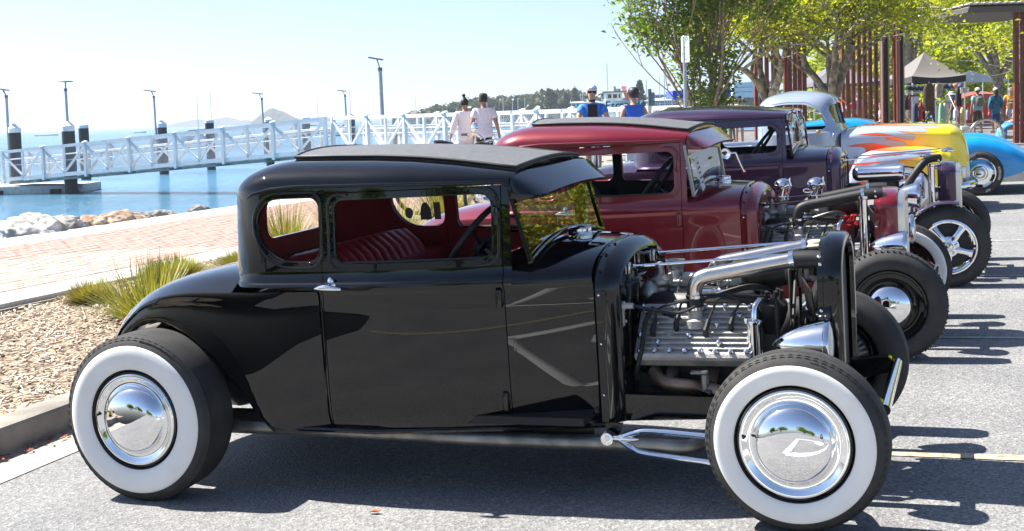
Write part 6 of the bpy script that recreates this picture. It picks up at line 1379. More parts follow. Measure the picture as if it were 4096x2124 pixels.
def person(label, M, h=1.75, pose=None, skin=m_skin, hair=None, top=None, bottom=None, hat=None, build=1., shoes=None, sleeve=.55, leg=1., topz=.90, extra=None, face=False, group=None, dress=None, hairlen=0.):
    P = dict(STAND); P.update(pose or {}); k = h/1.75; K = list(STAND.keys()); ix = {n: i for i, n in enumerate(K)}
    V = {n: Vector(P[n])*k for n in K}; bw = build
    def rr(n, add=0., f=1.):
        r = RAD[n]; r = r if isinstance(r, tuple) else (r, r); q = bw if n in ('pelvis', 'belly', 'chest') else (1+(bw-1)*.5)
        return ((r[0]*q*f+add)*k, (r[1]*q*f+add)*k)
    o = thing('person', label, 'person', M, group)
    me = skin_mesh([V[n] for n in K], [(ix[a], ix[b]) for a, b in BE], [rr(n) for n in K], 2)
    bm = bmesh.new(); bm.from_mesh(me)
    mb = MB()
    for s in 'LR':
        d = (V['ha'+s]-V['wr'+s]).normalized(); sx = -1 if s == 'L' else 1; side = Vector((0, 1, 0)) if abs(d.y) < .8 else Vector((0, 0, 1)); side = (side-d*side.dot(d)).normalized(); nrm = d.cross(side)
        for q in range(4):
            a = V['ha'+s]+side*(.028-.019*q)*k-d*.01*k; L = (.062, .072, .067, .052)[q]*k; cu = nrm*(.012 if s == 'L' else -.012)*k
            mb.tube([a, a+d*L*.5, a+d*L*.8+cu, a+d*L+cu*2.2], [.0095*k, .009*k, .008*k, .006*k], n=6)
        a = V['wr'+s]+d*.03*k+side*.02*k; mb.tube([a, a+d*.03*k+side*.022*k, a+d*.062*k+side*.026*k], [.012*k, .010*k, .007*k], n=6)
    hd = V['skull']; fw = Vector(P.get('look', (0, 1, 0))).normalized(); rt = fw.cross(Vector((0, 0, 1))).normalized(); upv = rt.cross(fw)
    fc = lambda x, y, z: hd+(rt*x+fw*y+upv*z)*k
    mb.tube([fc(0, .085, .012), fc(0, .105, -.018), fc(0, .090, -.030)], [.010*k, .016*k, .010*k], n=6)
    for sx in (-1, 1): mb.sph(fc(sx*.078, -.005, -.015), (.012*k, .020*k, .030*k), 8, 6)
    me2 = mb.mesh('x', 60); bm.from_mesh(me2); bpy.data.meshes.remove(me2); bm.to_mesh(me); bm.free()
    me.polygons.foreach_set('use_smooth', [True]*len(me.polygons)); obj('body', me, skin, o)
    if face:
        for sx in (-1, 1): e = MB(); e.sph(fc(sx*.032, .083, .012), (.013*k, .008*k, .008*k), 8, 6); obj('eye', e, m_dark, o)
        mt = MB(); mt.tube([fc(-.026, .086, -.058), fc(0, .094, -.060), fc(.026, .086, -.058)], [.003*k, .007*k, .003*k], n=6); obj('mouth', mt, mat('lip', (.32, .10, .09), .5), o)
    if hair:
        hm = MB(); rows = []
        for i in range(9):
            t = math.pi*(.02+.62*i/8); r = []
            for j in range(18):
                a = 2*math.pi*j/18; fr = max(0, math.sin(a)); tt = t*(1-.38*fr); r.append(fc(.088*math.sin(tt)*math.cos(a), .104*math.sin(tt)*math.sin(a)-.012, .118*math.cos(tt)-.01))
            rows.append(r)
        hm.grid(rows, cv=True); hm.add(rows[0], [tuple(range(18))]); obj('hair', hm, hair, o, sharp=80)
        if hairlen: hl = MB(); hl.tube([fc(0, -.05, .03), fc(0, -.085, -.08), fc(0, -.085, -.08-hairlen)], [.08*k, .085*k, .05*k], n=12); obj('hair', hl, hair, o, sharp=80)
    if top:
        tn = ['belly', 'chest', 'neck']+(['shL', 'shR'] if True else []); pts = []; rad = []; ed = []; nm = {}
        def addp(n, p, r): nm[n] = len(pts); pts.append(p); rad.append(r)
        hem = V['pelvis']+(Vector((0, 0, topz*k-V['pelvis'].z)) if 'seat' not in P else Vector((0, 0, -.02)))
        addp('chest', V['chest'], rr('chest', .022)); addp('belly', V['belly'], rr('belly', .030)); addp('hip', V['pelvis'], rr('pelvis', .034)); addp('hem', hem, rr('pelvis', .036)); addp('yoke', V['chest']*.45+V['neck']*.55, rr('chest', .004, .80)); addp('col', V['chest']*.12+V['neck']*.88, rr('neck', .016, 1.0))
        ed += [(nm['belly'], nm['chest']), (nm['hip'], nm['belly']), (nm['hem'], nm['hip']), (nm['chest'], nm['yoke']), (nm['yoke'], nm['col'])]
        if sleeve > 0:
            for s in 'LR':
                addp('sh'+s, V['sh'+s], rr('sh'+s, .020)); e = V['sh'+s]+(V['el'+s]-V['sh'+s])*min(1, sleeve*1.3); addp('se'+s, e, rr('el'+s, .032))
                ed += [(nm['yoke'], nm['sh'+s]), (nm['sh'+s], nm['se'+s])]
                if sleeve > .9: addp('sw'+s, V['el'+s]+(V['wr'+s]-V['el'+s])*.8, rr('wr'+s, .024)); ed.append((nm['se'+s], nm['sw'+s]))
        me = skin_mesh(pts, ed, rad, 2); 
        # gentle folds
        for v in me.vertices:
            c = v.co; n_ = noise.noise(Vector((c.x*16, c.y*16, c.z*5))); v.co += Vector((c.x, c.y, 0)).normalized()*n_*.010*k if (abs(c.x)+abs(c.y)) > .02 else Vector((0, 0, 0))
        me.polygons.foreach_set('use_smooth', [True]*len(me.polygons)); obj('shirt' if not dress else 'dress', me, top, o)
    if bottom:
        pts = [V['pelvis']+Vector((0, 0, .04*k)), V['pelvis']]; rad = [rr('pelvis', .012), rr('pelvis', .018)]; ed = [(0, 1)]
        for s in 'LR':
            i = len(pts); pts.append(V['hip'+s]+(V['kn'+s]-V['hip'+s])*.15); rad.append(rr('hip'+s, .018)); ed.append((1, i))
            f = min(1, leg*2); pts.append(V['hip'+s]+(V['kn'+s]-V['hip'+s])*f); rad.append(rr('kn'+s, .030)); ed.append((i, i+1))
            if leg > .5: pts.append(V['kn'+s]+(V['an'+s]-V['kn'+s])*min(1, (leg-.5)*2)*.95); rad.append(rr('an'+s, .028)); ed.append((i+1, i+2))
        me = skin_mesh(pts, ed, rad, 2); me.polygons.foreach_set('use_smooth', [True]*len(me.polygons)); obj('trousers' if leg > .6 else 'shorts', me, bottom, o)
    if dress:
        z0 = dress; d_ = MB(); rows = []
        for t in np.linspace(0, 1, 8):
            z = V['pelvis'].z*(1-t)+.06*k*0+(V['pelvis'].z+.1*k-V['pelvis'].z)*(1-t)+(z0*k)*t; r0 = (.16+.11*t)*bw*k; rows.append([(r0*math.cos(a)*(1+.07*t*math.sin(7*a)), r0*.8*math.sin(a)*(1+.07*t*math.sin(7*a+1)), z) for a in np.linspace(0, 2*math.pi, 36, endpoint=False)])
        d_.grid(rows, cv=True); obj('skirt', d_, top, o, sharp=80)
    sh = shoes or cloth('dark_shoe', (.03, .028, .027))
    for s in 'LR':
        a, t = V['an'+s], V['to'+s]; f = MB(); d = (t-a); d.z = 0; d = d.normalized() if d.length > 1e-4 else Vector((0, 1, 0)); f.tube([a-d*.07*k-Vector((0, 0, .045*k)), a-Vector((0, 0, .035*k)), t-Vector((0, 0, -.01*k)), t+d*.06*k], [.035*k, .048*k, .045*k, .028*k], n=10); obj('shoe', f, sh, o, sharp=70)
    if hat:
        kind, hm_ = hat; c = MB()
        dome = [fc(0, 0, 0)]
        def ringz(r1, r2, z, n=22): return [fc(r1*math.cos(a), r2*math.sin(a)-.008, z) for a in np.linspace(0, 2*math.pi, n, endpoint=False)]
        if kind == 'helmet':
            c.grid([ringz(.098, .118, -.005), ringz(.106, .128, .02), ringz(.106, .128, .05), ringz(.098, .12, .085), ringz(.078, .098, .115), ringz(.045, .058, .135), ringz(.002, .002, .140)], cv=True)
        elif kind == 'bike':
            c.grid([ringz(.092, .118, .03), ringz(.102, .134, .045), ringz(.100, .130, .08), ringz(.082, .108, .115), ringz(.045, .062, .138), ringz(.002, .002, .145)], cv=True)
        else:
            c.grid([ringz(.088, .106, .018), ringz(.092, .110, .045), ringz(.084, .102, .09), ringz(.058, .072, .118), ringz(.002, .002, .128)], cv=True)
            if kind == 'cap': s_ = 1; c.grid([[fc(.07*x, .095+.0*x, .03) for x in (-1, -.5, 0, .5, 1)], [fc(.065*x, .16+.025*(1-x*x), .015-.012*x*x) for x in (-1, -.5, 0, .5, 1)]])
            if kind == 'brim': c.grid([ringz(.086, .104, .022), ringz(.15, .17, .012), ringz(.168, .19, -.012), ringz(.15, .17, .006)], cv=True)
        obj('helmet' if kind in ('helmet', 'bike') else 'hat', c, hm_, o, sharp=70)
        if kind == 'bike':
            for sx in (-1, 0, 1): v_ = MB(); v_.tube([fc(.045*sx, .118, .06), fc(.05*sx, .06, .128), fc(.045*sx, -.06, .128), fc(.04*sx, -.115, .06)], .011*k, n=6); obj('helmet_vent', v_, cloth('helmet_blue', (.08, .16, .45)) if sx else m_dark, o)
        if kind == 'helmet':
            for sx in (-1, 0, 1): v_ = MB(); v_.sph(fc(.06*sx, -.118+.02*abs(sx), .045), (.012*k, .008*k, .008*k), 8, 5); obj('helmet_vent', v_, m_dark, o)
    if extra: extra(o, V, fc, k)
    return o
def ground(px, d, z=.25): w = at(px, 500, d); return w.x, d, z
wht = cloth('white_shirt', (.72, .68, .76)); wht2 = cloth('white_blouse', (.74, .69, .72)); navy = cloth('navy', (.02, .03, .08)); blk_c = cloth('black', (.012, .012, .014))
def bun(o, V, fc, k): b = MB(); b.sph(fc(-.01, -.02, .155), (.040*k, .036*k, .036*k), 12, 8); b.cyl(fc(0, -.02, .10), fc(-.005, -.02, .14), .026*k, n=10); obj('hair_bun', b, m_hair, o, sharp=80); g_ = MB(); g_.tube([fc(.09, -.02, .05), fc(.07, .07, .11), fc(-.05, .08, .12)], .006*k, n=6); obj('sunglasses', g_, m_dark, o)
x, y, z = ground(1862, 26); person('person in a loose white blouse with dark hair in a top bun, seen from behind', T(x, y, z, .15), 1.68, dict(elL=(-.25, -.02, 1.14), wrL=(-.31, .06, .93), haL=(-.33, .10, .86), look=(.5, .85, 0)), m_skin2, m_hair, wht2, cloth('white_trousers', (.66, .62, .64)), build=1.08, sleeve=1., topz=.78, extra=bun)
x, y, z = ground(1937, 25.6); person('person in a white t-shirt, black shorts and dark cap walking away', T(x, y, z, .05), 1.74, dict(elL=(-.25, -.05, 1.13), wrL=(-.22, .02, .90), elR=(.25, -.04, 1.12), wrR=(.30, .03, .90), haR=(.31, .05, .80), look=(.25, .95, 0)), m_skin2, m_hair, wht, blk_c, ('cap', cloth('dark_cap', (.025, .028, .025))), 1.14, sleeve=.5, leg=.5, topz=.83)
# cyclist
jer = cloth('blue_jersey', (.03, .16, .62), (.08, .30, .75), 6); jblk = cloth('jersey_black', (.015, .015, .02))
def cyc(o, V, fc, k):
    g_ = MB(); g_.grid([[fc(x, .098-.30*x*x*6*.35, z) for x in np.linspace(-.085, .085, 9)] for z in (.028, .004, -.012)]); obj('sunglasses', g_, m_dark, o, sharp=80)
    st = MB(); rows = [[(x*k, (.135-.6*x*x)*k*1.05+.015, z*k) for x in np.linspace(-.085, .085, 7)] for z in (1.42, 1.3, 1.15, 1.0, .93)]; st.grid(rows); obj('jersey_front_panel', st, jblk, o, sharp=80)
    nk = MB(); nk.cyl(V['neck']-Vector((0, 0, .04)), V['neck']+Vector((0, .01, .04)), .062*k, n=14); obj('neck_scarf', nk, jblk, o)
    text_obj('jersey_lettering', 'GIANT', .075, mat('jersey_print', (.55, .62, .85), .6), T(0, 0) @ Matrix.Translation((0, .168*k, 1.12*k)) @ Matrix.Rotation(math.pi, 4, 'Z') @ Matrix.Rotation(math.pi/2, 4, 'X'), o, .002, True)
    for s in 'LR':
        gl = MB(); d = (V['ha'+s]-V['wr'+s]); gl.tube([V['wr'+s], V['wr'+s]+d*.5, V['ha'+s]+d*.3], [.036*k, .046*k, .040*k], n=10); obj('glove', gl, jblk, o, sharp=80)
x, y, z = ground(2370, 23); yaw = math.pi
person('cyclist in a blue and black jersey, helmet and sunglasses facing the viewer over handlebars', T(x, y, z, yaw), 1.76, dict(chest=(0, .02, 1.26), shL=(-.18, .02, 1.38), shR=(.18, .02, 1.38), elL=(-.27, .16, 1.16), wrL=(-.17, .34, 1.08), haL=(-.12, .40, 1.08), elR=(.27, .16, 1.16), wrR=(.17, .34, 1.08), haR=(.12, .40, 1.08)), m_skin, None, jer, jblk, ('bike', mat('helmet_white', (.62, .63, .66), .35)), 1.16, sleeve=.5, leg=.5, topz=.88, face=True, extra=cyc)
def bicycle(label, M, frame_m, seedy=0, mirror=False):
    o = thing('bicycle', label, 'bicycle', M, 'bicycles on the promenade')
    for xw in (-.52, .52):
        t = MB(); pts = [(xw+.325*math.cos(a), 0, .35+.325*math.sin(a)) for a in np.linspace(0, 2*math.pi, 40, endpoint=False)]; t.tube(pts, .022, n=8, closed=True); w = obj('wheel', t, m_rubber, o, sharp=80)
        r = MB(); r.tube([(xw+.298*math.cos(a), 0, .35+.298*math.sin(a)) for a in np.linspace(0, 2*math.pi, 40, endpoint=False)], .010, n=6, closed=True); obj('rim', r, m_chrome, w)
        sp = MB()
        for k in range(28): a = 2*math.pi*k/28; sp.cyl((xw+.02*math.cos(a+1), .025*(-1)**k, .35+.02*math.sin(a+1)), (xw+.295*math.cos(a), 0, .35+.295*math.sin(a)), .0018, n=4)
        s_ = obj('spokes', sp, m_chrome, w); s_['kind'] = 'stuff'
        h = MB(); h.cyl((xw, -.05, .35), (xw, .05, .35), .022, n=10); obj('hub', h, m_chrome, w)
    f = MB()
    for a, b_ in (((-.02, 0, .30), (.36, 0, .80)), ((-.02, 0, .30), (-.16, 0, .82)), ((-.15, 0, .78), (.36, 0, .86)), ((.37, 0, .78), (.36, 0, .92))): f.cyl(a, b_, .018, n=8)
    for s in (-.05, .05): f.cyl((-.02, s*.4, .30), (-.52, s, .35), .011, n=6); f.cyl((-.15, s*.3, .78), (-.52, s, .35), .009, n=6)
    obj('frame', f, frame_m, o)
    fk = MB()
    for s in (-.05, .05): fk.cyl((.37, s, .80), (.52, s, .35), .014, n=8)
    fk.cyl((.375, 0, .80), (.34, 0, 1.0), .017, n=8); obj('fork', fk, m_silver, o)
    hb = MB(); hb.tube(smooth_path([(.24, -.33, 1.02), (.32, -.22, 1.04), (.36, -.06, 1.01), (.36, .06, 1.01), (.32, .22, 1.04), (.24, .33, 1.02)], 4), .013, n=8); obj('handlebar', hb, m_chrome, o)
    for s in (-1, 1):
        gp_ = MB(); gp_.cyl((.25, s*.31, 1.022), (.20, s*.40, 1.012), .018, n=8); obj('grip', gp_, m_hose, o); bl_ = MB(); bl_.tube([(.33, s*.2, 1.03), (.30, s*.28, 1.0), (.26, s*.34, .98)], .006, n=6); obj('brake_lever', bl_, m_chrome, o)
    st = MB(); st.tube([(-.30, 0, .93), (-.2, 0, .945), (-.05, 0, .935)], [.07, .05, .02], n=8); st.cyl((-.16, 0, .82), (-.18, 0, .93), .013, n=8); obj('saddle', st, m_hose, o, sharp=70)
    ck = MB(); ck.cyl((-.02, -.06, .30), (-.02, -.05, .30), .09, n=20); ck.cyl((-.02, -.07, .30), (.12, -.07, .21), .010, n=6); ck.box((.13, -.12, .21), (.09, .09, .02)); ck.cyl((-.02, .07, .30), (-.16, .07, .39), .010, n=6); ck.box((-.17, .12, .39), (.09, .09, .02)); obj('crank', ck, m_alud, o)
    if mirror: mm_ = MB(); mm_.cyl((.30, .30, 1.03), (.28, .40, 1.16), .006, n=6); mm_.sph((.28, .42, 1.22), (.02, .05, .07), 12, 8); obj('mirror', mm_, m_chrome, o)
    return o
bicycle('upright bicycle with pale blue frame held by the cyclist in blue', T(x, y-.35, z, -math.pi/2-.03), mat('pale_blue_frame', (.42, .52, .68), .35))
x, y, z = ground(2537, 22.5); tank = cloth('blue_vest', (.025, .11, .58), (.035, .15, .66), 3)
person('person in a bright blue vest and matt black helmet, seen from behind', T(x, y, z, .1), 1.69, dict(elL=(-.25, .0, 1.12), wrL=(-.22, .10, .92), elR=(.27, -.01, 1.12), wrR=(.27, .08, .90)), m_skin, m_hair2, tank, navy, ('helmet', mat('helmet_matt_black', (.022, .024, .026), .5)), 1.10, sleeve=0, leg=.5, topz=.86)
# bicycle leaning just behind the maroon coupe; only its bar, mirror and wheels show
p = PM @ Vector((-1.95, 8.9, .12)); bicycle('blue framed bicycle with chrome mirror parked behind the cars', Matrix.Translation(p) @ Matrix.Rotation(R(60), 4, 'Z') @ Matrix.Rotation(R(-8), 4, 'X'), mat('bright_blue_frame', (.10, .25, .60), .35), mirror=True)
p = PM @ Vector((-3.3, 10.6, .12)); bicycle('silver bicycle with a green bag strapped on beside the bed', Matrix.Translation(p) @ Matrix.Rotation(R(20), 4, 'Z') @ Matrix.Rotation(R(6), 4, 'X'), m_silver)
# market crowd
def at_g(px, d, z=.27): return ground(px, d, z)
def pack(o, V, fc, k):
    b = MB(); b.box((0, -.17*k, 1.22*k), (.28*k, .12*k, .38*k), b=.06); obj('backpack', b, cloth('grey_pack', (.13, .13, .12)), o)
    for s in (-1, 1): q = MB(); q.tube([(s*.09*k, -.14*k, 1.38*k), (s*.11*k, -.02*k, 1.50*k), (s*.12*k, .12*k, 1.38*k)], .016, n=6); obj('pack_strap', q, blk_c, o)
x, y, z = at_g(3911, 48); person('person in a pale blue check shirt, white cap and grey backpack walking into the market', T(x, y, z, .1), 1.74, dict(knL=(-.10, .08, .5), anL=(-.10, .06, .09), knR=(.10, -.01, .5), anR=(.10, -.10, .10)), m_skin2, m_hair, cloth('blue_check', (.16, .33, .48), (.30, .48, .60), 30), cloth('brown_trousers', (.05, .04, .028)), ('cap', cloth('white_cap', (.70, .70, .70))), 1.12, sleeve=.5, leg=.62, topz=.88, extra=pack)
def bag(o, V, fc, k): b = MB(); b.box((-.22*k, .05*k, .74*k), (.10, .08, .14), b=.02); obj('handbag', b, cloth('pink_bag', (.55, .12, .22)), o)
x, y, z = at_g(3983, 48.6); person('person in a blue patterned tunic with long dark hair and white cap', T(x, y, z, .0), 1.72, dict(), m_skin2, m_hair, cloth('blue_print', (.012, .07, .20), (.02, .17, .30), 9, .3), cloth('blue_leggings', (.012, .05, .18)), ('cap', CL['white_cap']), 1.1, sleeve=1., leg=.66, topz=.72, hairlen=.2, extra=bag)
x, y, z = at_g(4042, 54); person('person in an orange top and white shorts holding up a hand', T(x, y, z, 2.8), 1.75, dict(elR=(.28, .05, 1.18), wrR=(.34, .18, 1.33), haR=(.35, .20, 1.42)), m_skin, m_hair2, cloth('orange', (.75, .36, .06)), cloth('white_shorts', (.72, .70, .66)), ('cap', cloth('tan_cap', (.30, .25, .18))), 1.1, sleeve=.5, leg=.42, topz=.90)
x, y, z = at_g(3727, 53); person('person in a long brown top and blue jeans striding past the black canopy', T(x, y, z, .6), 1.72, dict(knL=(-.12, .20, .52), anL=(-.16, .26, .10), toL=(-.18, .40, .04), knR=(.1, -.10, .5), anR=(.12, -.36, .14), toR=(.12, -.22, .05)), m_skin, m_hair, cloth('brown_print', (.06, .032, .018), (.10, .055, .03), 14), cloth('blue_jeans', (.045, .065, .11)), None, 1.05, sleeve=.9, leg=1., topz=.70, hairlen=.12)
x, y, z = at_g(3806, 52); person('person in a navy floral top and grey green shorts beside the clothes racks', T(x, y, z, 1.2), 1.66, dict(), m_skin, m_hair2, cloth('navy_floral', (.02, .03, .07), (.10, .11, .16), 40, .3), cloth('sage_shorts', (.16, .20, .16)), ('brim', cloth('white_hat', (.6, .58, .55))), 1.1, sleeve=.5, leg=.5)
x, y, z = ground(2958, 43, .25); person('person in a wide navy hat and tan shorts behind the purple coupe', T(x, y, z, 2.9), 1.70, dict(), m_skin, m_hair2, cloth('cream_top', (.58, .50, .36)), cloth('tan_shorts', (.42, .30, .17)), ('brim', cloth('navy_hat', (.02, .035, .09))), 1., sleeve=.5, leg=.3, shoes=cloth('pale_shoe', (.55, .55, .55)))
x, y, z = ground(2930, 46, .25); person('person in a straw hat and white shirt next to the navy hat', T(x, y, z, .4), 1.70, dict(), m_skin, m_hair2, wht, cloth('grey_trousers', (.2, .2, .2)), ('brim', cloth('straw', (.50, .36, .18))), 1.05)
SEAT = dict(seat=1, pelvis=(0, 0, .52), belly=(0, .02, .68), chest=(0, .03, .88), neck=(0, .05, 1.07), jaw=(0, .08, 1.145), skull=(0, .07, 1.23), crown=(0, .06, 1.30), shL=(-.17, .03, 1.01), elL=(-.22, .10, .74), wrL=(-.12, .32, .66), haL=(-.06, .38, .65), shR=(.17, .03, 1.01), elR=(.22, .10, .74), wrR=(.12, .32, .66), haR=(.06, .38, .65), hipL=(-.09, .02, .50), knL=(-.12, .45, .50), anL=(-.12, .50, .09), toL=(-.12, .64, .03), hipR=(.09, .02, .50), knR=(.12, .45, .50), anR=(.12, .50, .09), toR=(.12, .64, .03))
def skirt(o, V, fc, k):
    s = MB(); rows = []
    for t, (yy, zz, rx, rz) in enumerate(((.0, .54, .20, .15), (.2, .56, .21, .14), (.42, .54, .21, .13), (.52, .42, .21, .14), (.55, .25, .22, .15), (.60, .10, .24, .17), (.66, .03, .22, .10))):
        rows.append([(rx*math.cos(a)*k*(1+.08*math.sin(6*a+t)), yy*k+(0 if t < 3 else rz*math.sin(a)*k), zz*k+(rz*math.sin(a)*k if t < 3 else rz*.25*math.sin(a)*k)) for a in np.linspace(0, 2*math.pi, 26, endpoint=False)])
    s.grid(rows, cv=True); obj('skirt', s, cloth('blue_tie_dye', (.015, .20, .60), (.16, .48, .78), 7, .2), o, sharp=80)
x, y, z = at_g(4082, 38, .20); person('person in straw hat, black top and blue tie dye skirt seated at right', T(x, y, z, R(82)), 1.75, SEAT, m_skin, m_hair, blk_c, None, ('brim', CL['straw']), 1.15, sleeve=.5, extra=skirt, face=True)
x, y, z = at_g(4052, 41, .22); person('person in a khaki hat and patterned shirt seated beyond the straw hat', T(x, y, z, R(95)), 1.70, SEAT, m_skin, m_hair2, cloth('grey_print', (.20, .24, .32), (.35, .38, .45), 25), cloth('grey_shorts', (.1, .1, .1)), ('brim', cloth('khaki_hat', (.22, .18, .11))), 1.1, sleeve=.5, leg=.5)
for k, (px, d, lab, cc, rz) in enumerate(((3533, 45, 'person in a pale pink shirt seated against the red column', (.60, .45, .50), 1.2), (3597, 44, 'person in a white shirt and dark shorts seated right of the red columns', (.62, .60, .56), -1.2), (3432, 50, 'person in a lilac shirt behind the red posts', (.40, .38, .60), .4))):
    x, y, z = at_g(px, d, .27); person(lab, T(x, y, z, rz), 1.72, SEAT if k < 2 else None, m_skin, m_hair2, cloth('crowd%d' % k, cc), cloth('dark_shorts', (.045, .05, .045)), None, 1.1, sleeve=.5, leg=.5)
# ================================================================ market, pergola, signs, ferry, buildings
m_redtim = mat('red_stained_timber', (.17, .035, .020), .55, var=.28, scale=7, bump=.3, bscale=25, detail=6); m_gsteel = mat('grey_steel_plate', (.22, .20, .19), .5, metal=.4)
m_timb = mat('timber_slat', (.26, .14, .08), .7, var=.25, scale=10)
m_roofm = mat('pale_roof_metal', (.50, .47, .42), .5, var=.05, scale=3); m_fascia = mat('dark_fascia', (.10, .085, .08), .6)
scr = thing('timber_screen', 'screen of red stained timber posts standing behind the flame painted pickup', 'screen', T(at(3300, 450, 37).x, 37, .1))
ox = at(3300, 450, 37).x
def post(px, d, w, top=5.2, par=scr, dep=None, lean=0):
    x = at(px, 420, d).x; q = MB(); q.box((x-ox, d-37, top/2+.1), (w, dep or w*1.8, top), b=.008); obj('post', q, m_redtim, par)
for px in (3025, 3046, 3069, 3095): post(px, 36, .095)
for px in (3143, 3161, 3181, 3200, 3219): post(px, 38, .10)
for px in (3372, 3392, 3415, 3438, 3460, 3482, 3505): post(px, 37, .085)
for px, w, d in ((3534, .15, 36), (3581, .11, 36.4), (3598, .14, 36), (3553, .05, 36.6)): post(px, d, w, 5.6, dep=.16)
for px in (3525, 3548, 3608, 3590): x = at(px, 420, 36).x; q = MB(); q.box((x-ox, -1.12, 2.9), (.035, .16, 5.4)); obj('steel_edge', q, m_gsteel, scr)
bm_ = MB(); bm_.box((at(3440, 420, 37).x-ox, -.1, 4.9), (1.5, .14, .24)); obj('beam', bm_, m_redtim, scr)
bn = thing('bench', 'low concrete bench running along the foot of the red posts', 'bench', T(at(3440, 420, 36.5).x, 36.5, .1)); q = MB(); q.box((0, 0, .86), (1.9, .5, .12), b=.02); obj('seat', q, m_band, bn); q = MB(); q.box((0, .05, .4), (1.7, .35, .8)); obj('base', q, m_gald, bn)
def pavilion(name, px0, px1, pz0, d, depth, lab, posts=()):
    a = at(px0, pz0, d); b = at(px1, pz0, d); cx = (a.x+b.x)/2; w = b.x-a.x; o = thing('pavilion_roof', lab, 'pavilion', T(cx, d, 0)); f = MB(); f.box((0, depth/2, a.z+.09), (w, depth, .18), b=.02); obj('fascia', f, m_fascia, o)
    rows = []
    n = int(w/.10); rf = MB()
    for k in range(n): rf.box((-w/2+w*(k+.5)/n, depth/2, a.z+.24+.06*(k % 2 == 0)*.3), (w/n*.96, depth+.3, .05), b=.01)
    q = obj('roof_sheet', rf, m_roofm, o); q['kind'] = 'stuff'
    for px in posts: x = at(px, 300, d+.5).x-cx; p_ = MB(); p_.box((x, .5, a.z/2), (.13, .13, a.z)); obj('post', p_, m_redtim, o)
    return o, a, w
o, a, w = pavilion('p', 3548, 3760, 70, 42, 4, 'pale metal roof with a raised hip behind the branches'); q = MB(); z0 = a.z+.3
q.add([(-w*.42, .2, z0), (w*.46, .2, z0), (w*.46, 3.5, z0), (-w*.42, 3.5, z0), (-w*.12, .8, z0+.42), (w*.22, .8, z0+.42), (w*.22, 2.8, z0+.42), (-w*.12, 2.8, z0+.42)], [(0, 1, 5, 4), (1, 2, 6, 5), (2, 3, 7, 6), (3, 0, 4, 7), (4, 5, 6, 7)]); obj('roof_hip', q, m_roofm, o, sharp=10)
pavilion('q', 3872, 4260, 52, 36, 4.5, 'flat pale pavilion roof on red posts at the top right corner', (4064, 4092))
# market canopies
def canopy(lab, pxl, pxr, pze, pzp, pzv, d, m_top, m_val, rz=.15, legs=True, ppx=None):
    l = at(pxl, pze, d); r = at(pxr, pze, d); w = (r.x-l.x)*.93; cx = (l.x+r.x)/2; ze = l.z; zp = at(pxl, pzp, d).z; zv = at(pxl, pzv, d).z; o = thing('market_canopy', lab, 'canopy', T(cx, d+w/2, 0, rz), 'pop up market canopies')
    h = w/2; t = MB(); n = 8; px_ = 0
    for k in range(4):
        a, b = [(-h, -h), (h, -h), (h, h), (-h, h)][k], [(-h, -h), (h, -h), (h, h), (-h, h)][(k+1) % 4]; rows = []
        for i in range(n+1):
            t_ = i/n; rows.append([((a[0]+(b[0]-a[0])*s)*(1-t_), (a[1]+(b[1]-a[1])*s)*(1-t_), ze+(zp-ze)*(t_**1.25)-.10*math.sin(math.pi*s)*(1-t_)) for s in np.linspace(0, 1, 7)])
        t.grid(rows)
    obj('roof', t, m_top, o, sharp=25)
    for k in range(4):
        a, b = [(-h, -h), (h, -h), (h, h), (-h, h)][k], [(-h, -h), (h, -h), (h, h), (-h, h)][(k+1) % 4]; v = MB()
        v.grid([[(a[0]+(b[0]-a[0])*s, a[1]+(b[1]-a[1])*s, z-.10*math.sin(math.pi*s)*(1 if z > zv+.01 else .4)) for s in np.linspace(0, 1, 9)] for z in (ze, (ze+zv)/2, zv)]); obj('valance', v, m_val, o, sharp=60)
    for sx in (-1, 1):
        for sy in (-1, 1): q = MB(); q.box((sx*(h-.04), sy*(h-.04), ze/2+.1), (.05, .05, ze-.2)); obj('leg', q, m_silver, o)
    return o
m_cblk = cloth('canopy_black', (.035, .033, .034)); m_cvb = cloth('canopy_valance', (.022, .021, .022)); m_cgrey = cloth('canopy_grey', (.14, .135, .15)); m_cwht = cloth('canopy_white', (.66, .65, .68)); m_cred = cloth('canopy_red', (.55, .06, .03))
canopy('black pop up market canopy with a tall pointed peak', 3610, 3862, 306, 206, 333, 56, cloth('canopy_top_sunlit', (.17, .15, .14)), m_cvb, .18)  # sunlight on the black roof is put into its paler cloth colour
canopy('grey pop up canopy behind the red posts', 3225, 3530, 330, 252, 347, 52, m_cgrey, m_cgrey, .1)
canopy('white marquee with a low peak right of the black canopy', 3800, 4040, 322, 283, 330, 66, m_cwht, m_cwht, .1)
rt = MB(); a = at(3930, 400, 70); rows = []
for t in np.linspace(0, math.pi, 12): rows.append([(a.x+1.4*math.cos(t), 70+y, .2+1.15+.55*math.sin(t)+.2*math.sin(3*y)) for y in (0, .8, 1.6)])
rt.grid(rows); rt.add([(a.x-1.4, 70, .2), (a.x+1.4, 70, .2), (a.x+1.4, 70, 1.4), (a.x-1.4, 70, 1.4)], [(0, 1, 2, 3)]); tag(obj('stall_tent', rt, m_cred), 'rounded red stall tent under the white marquee', 'tent')
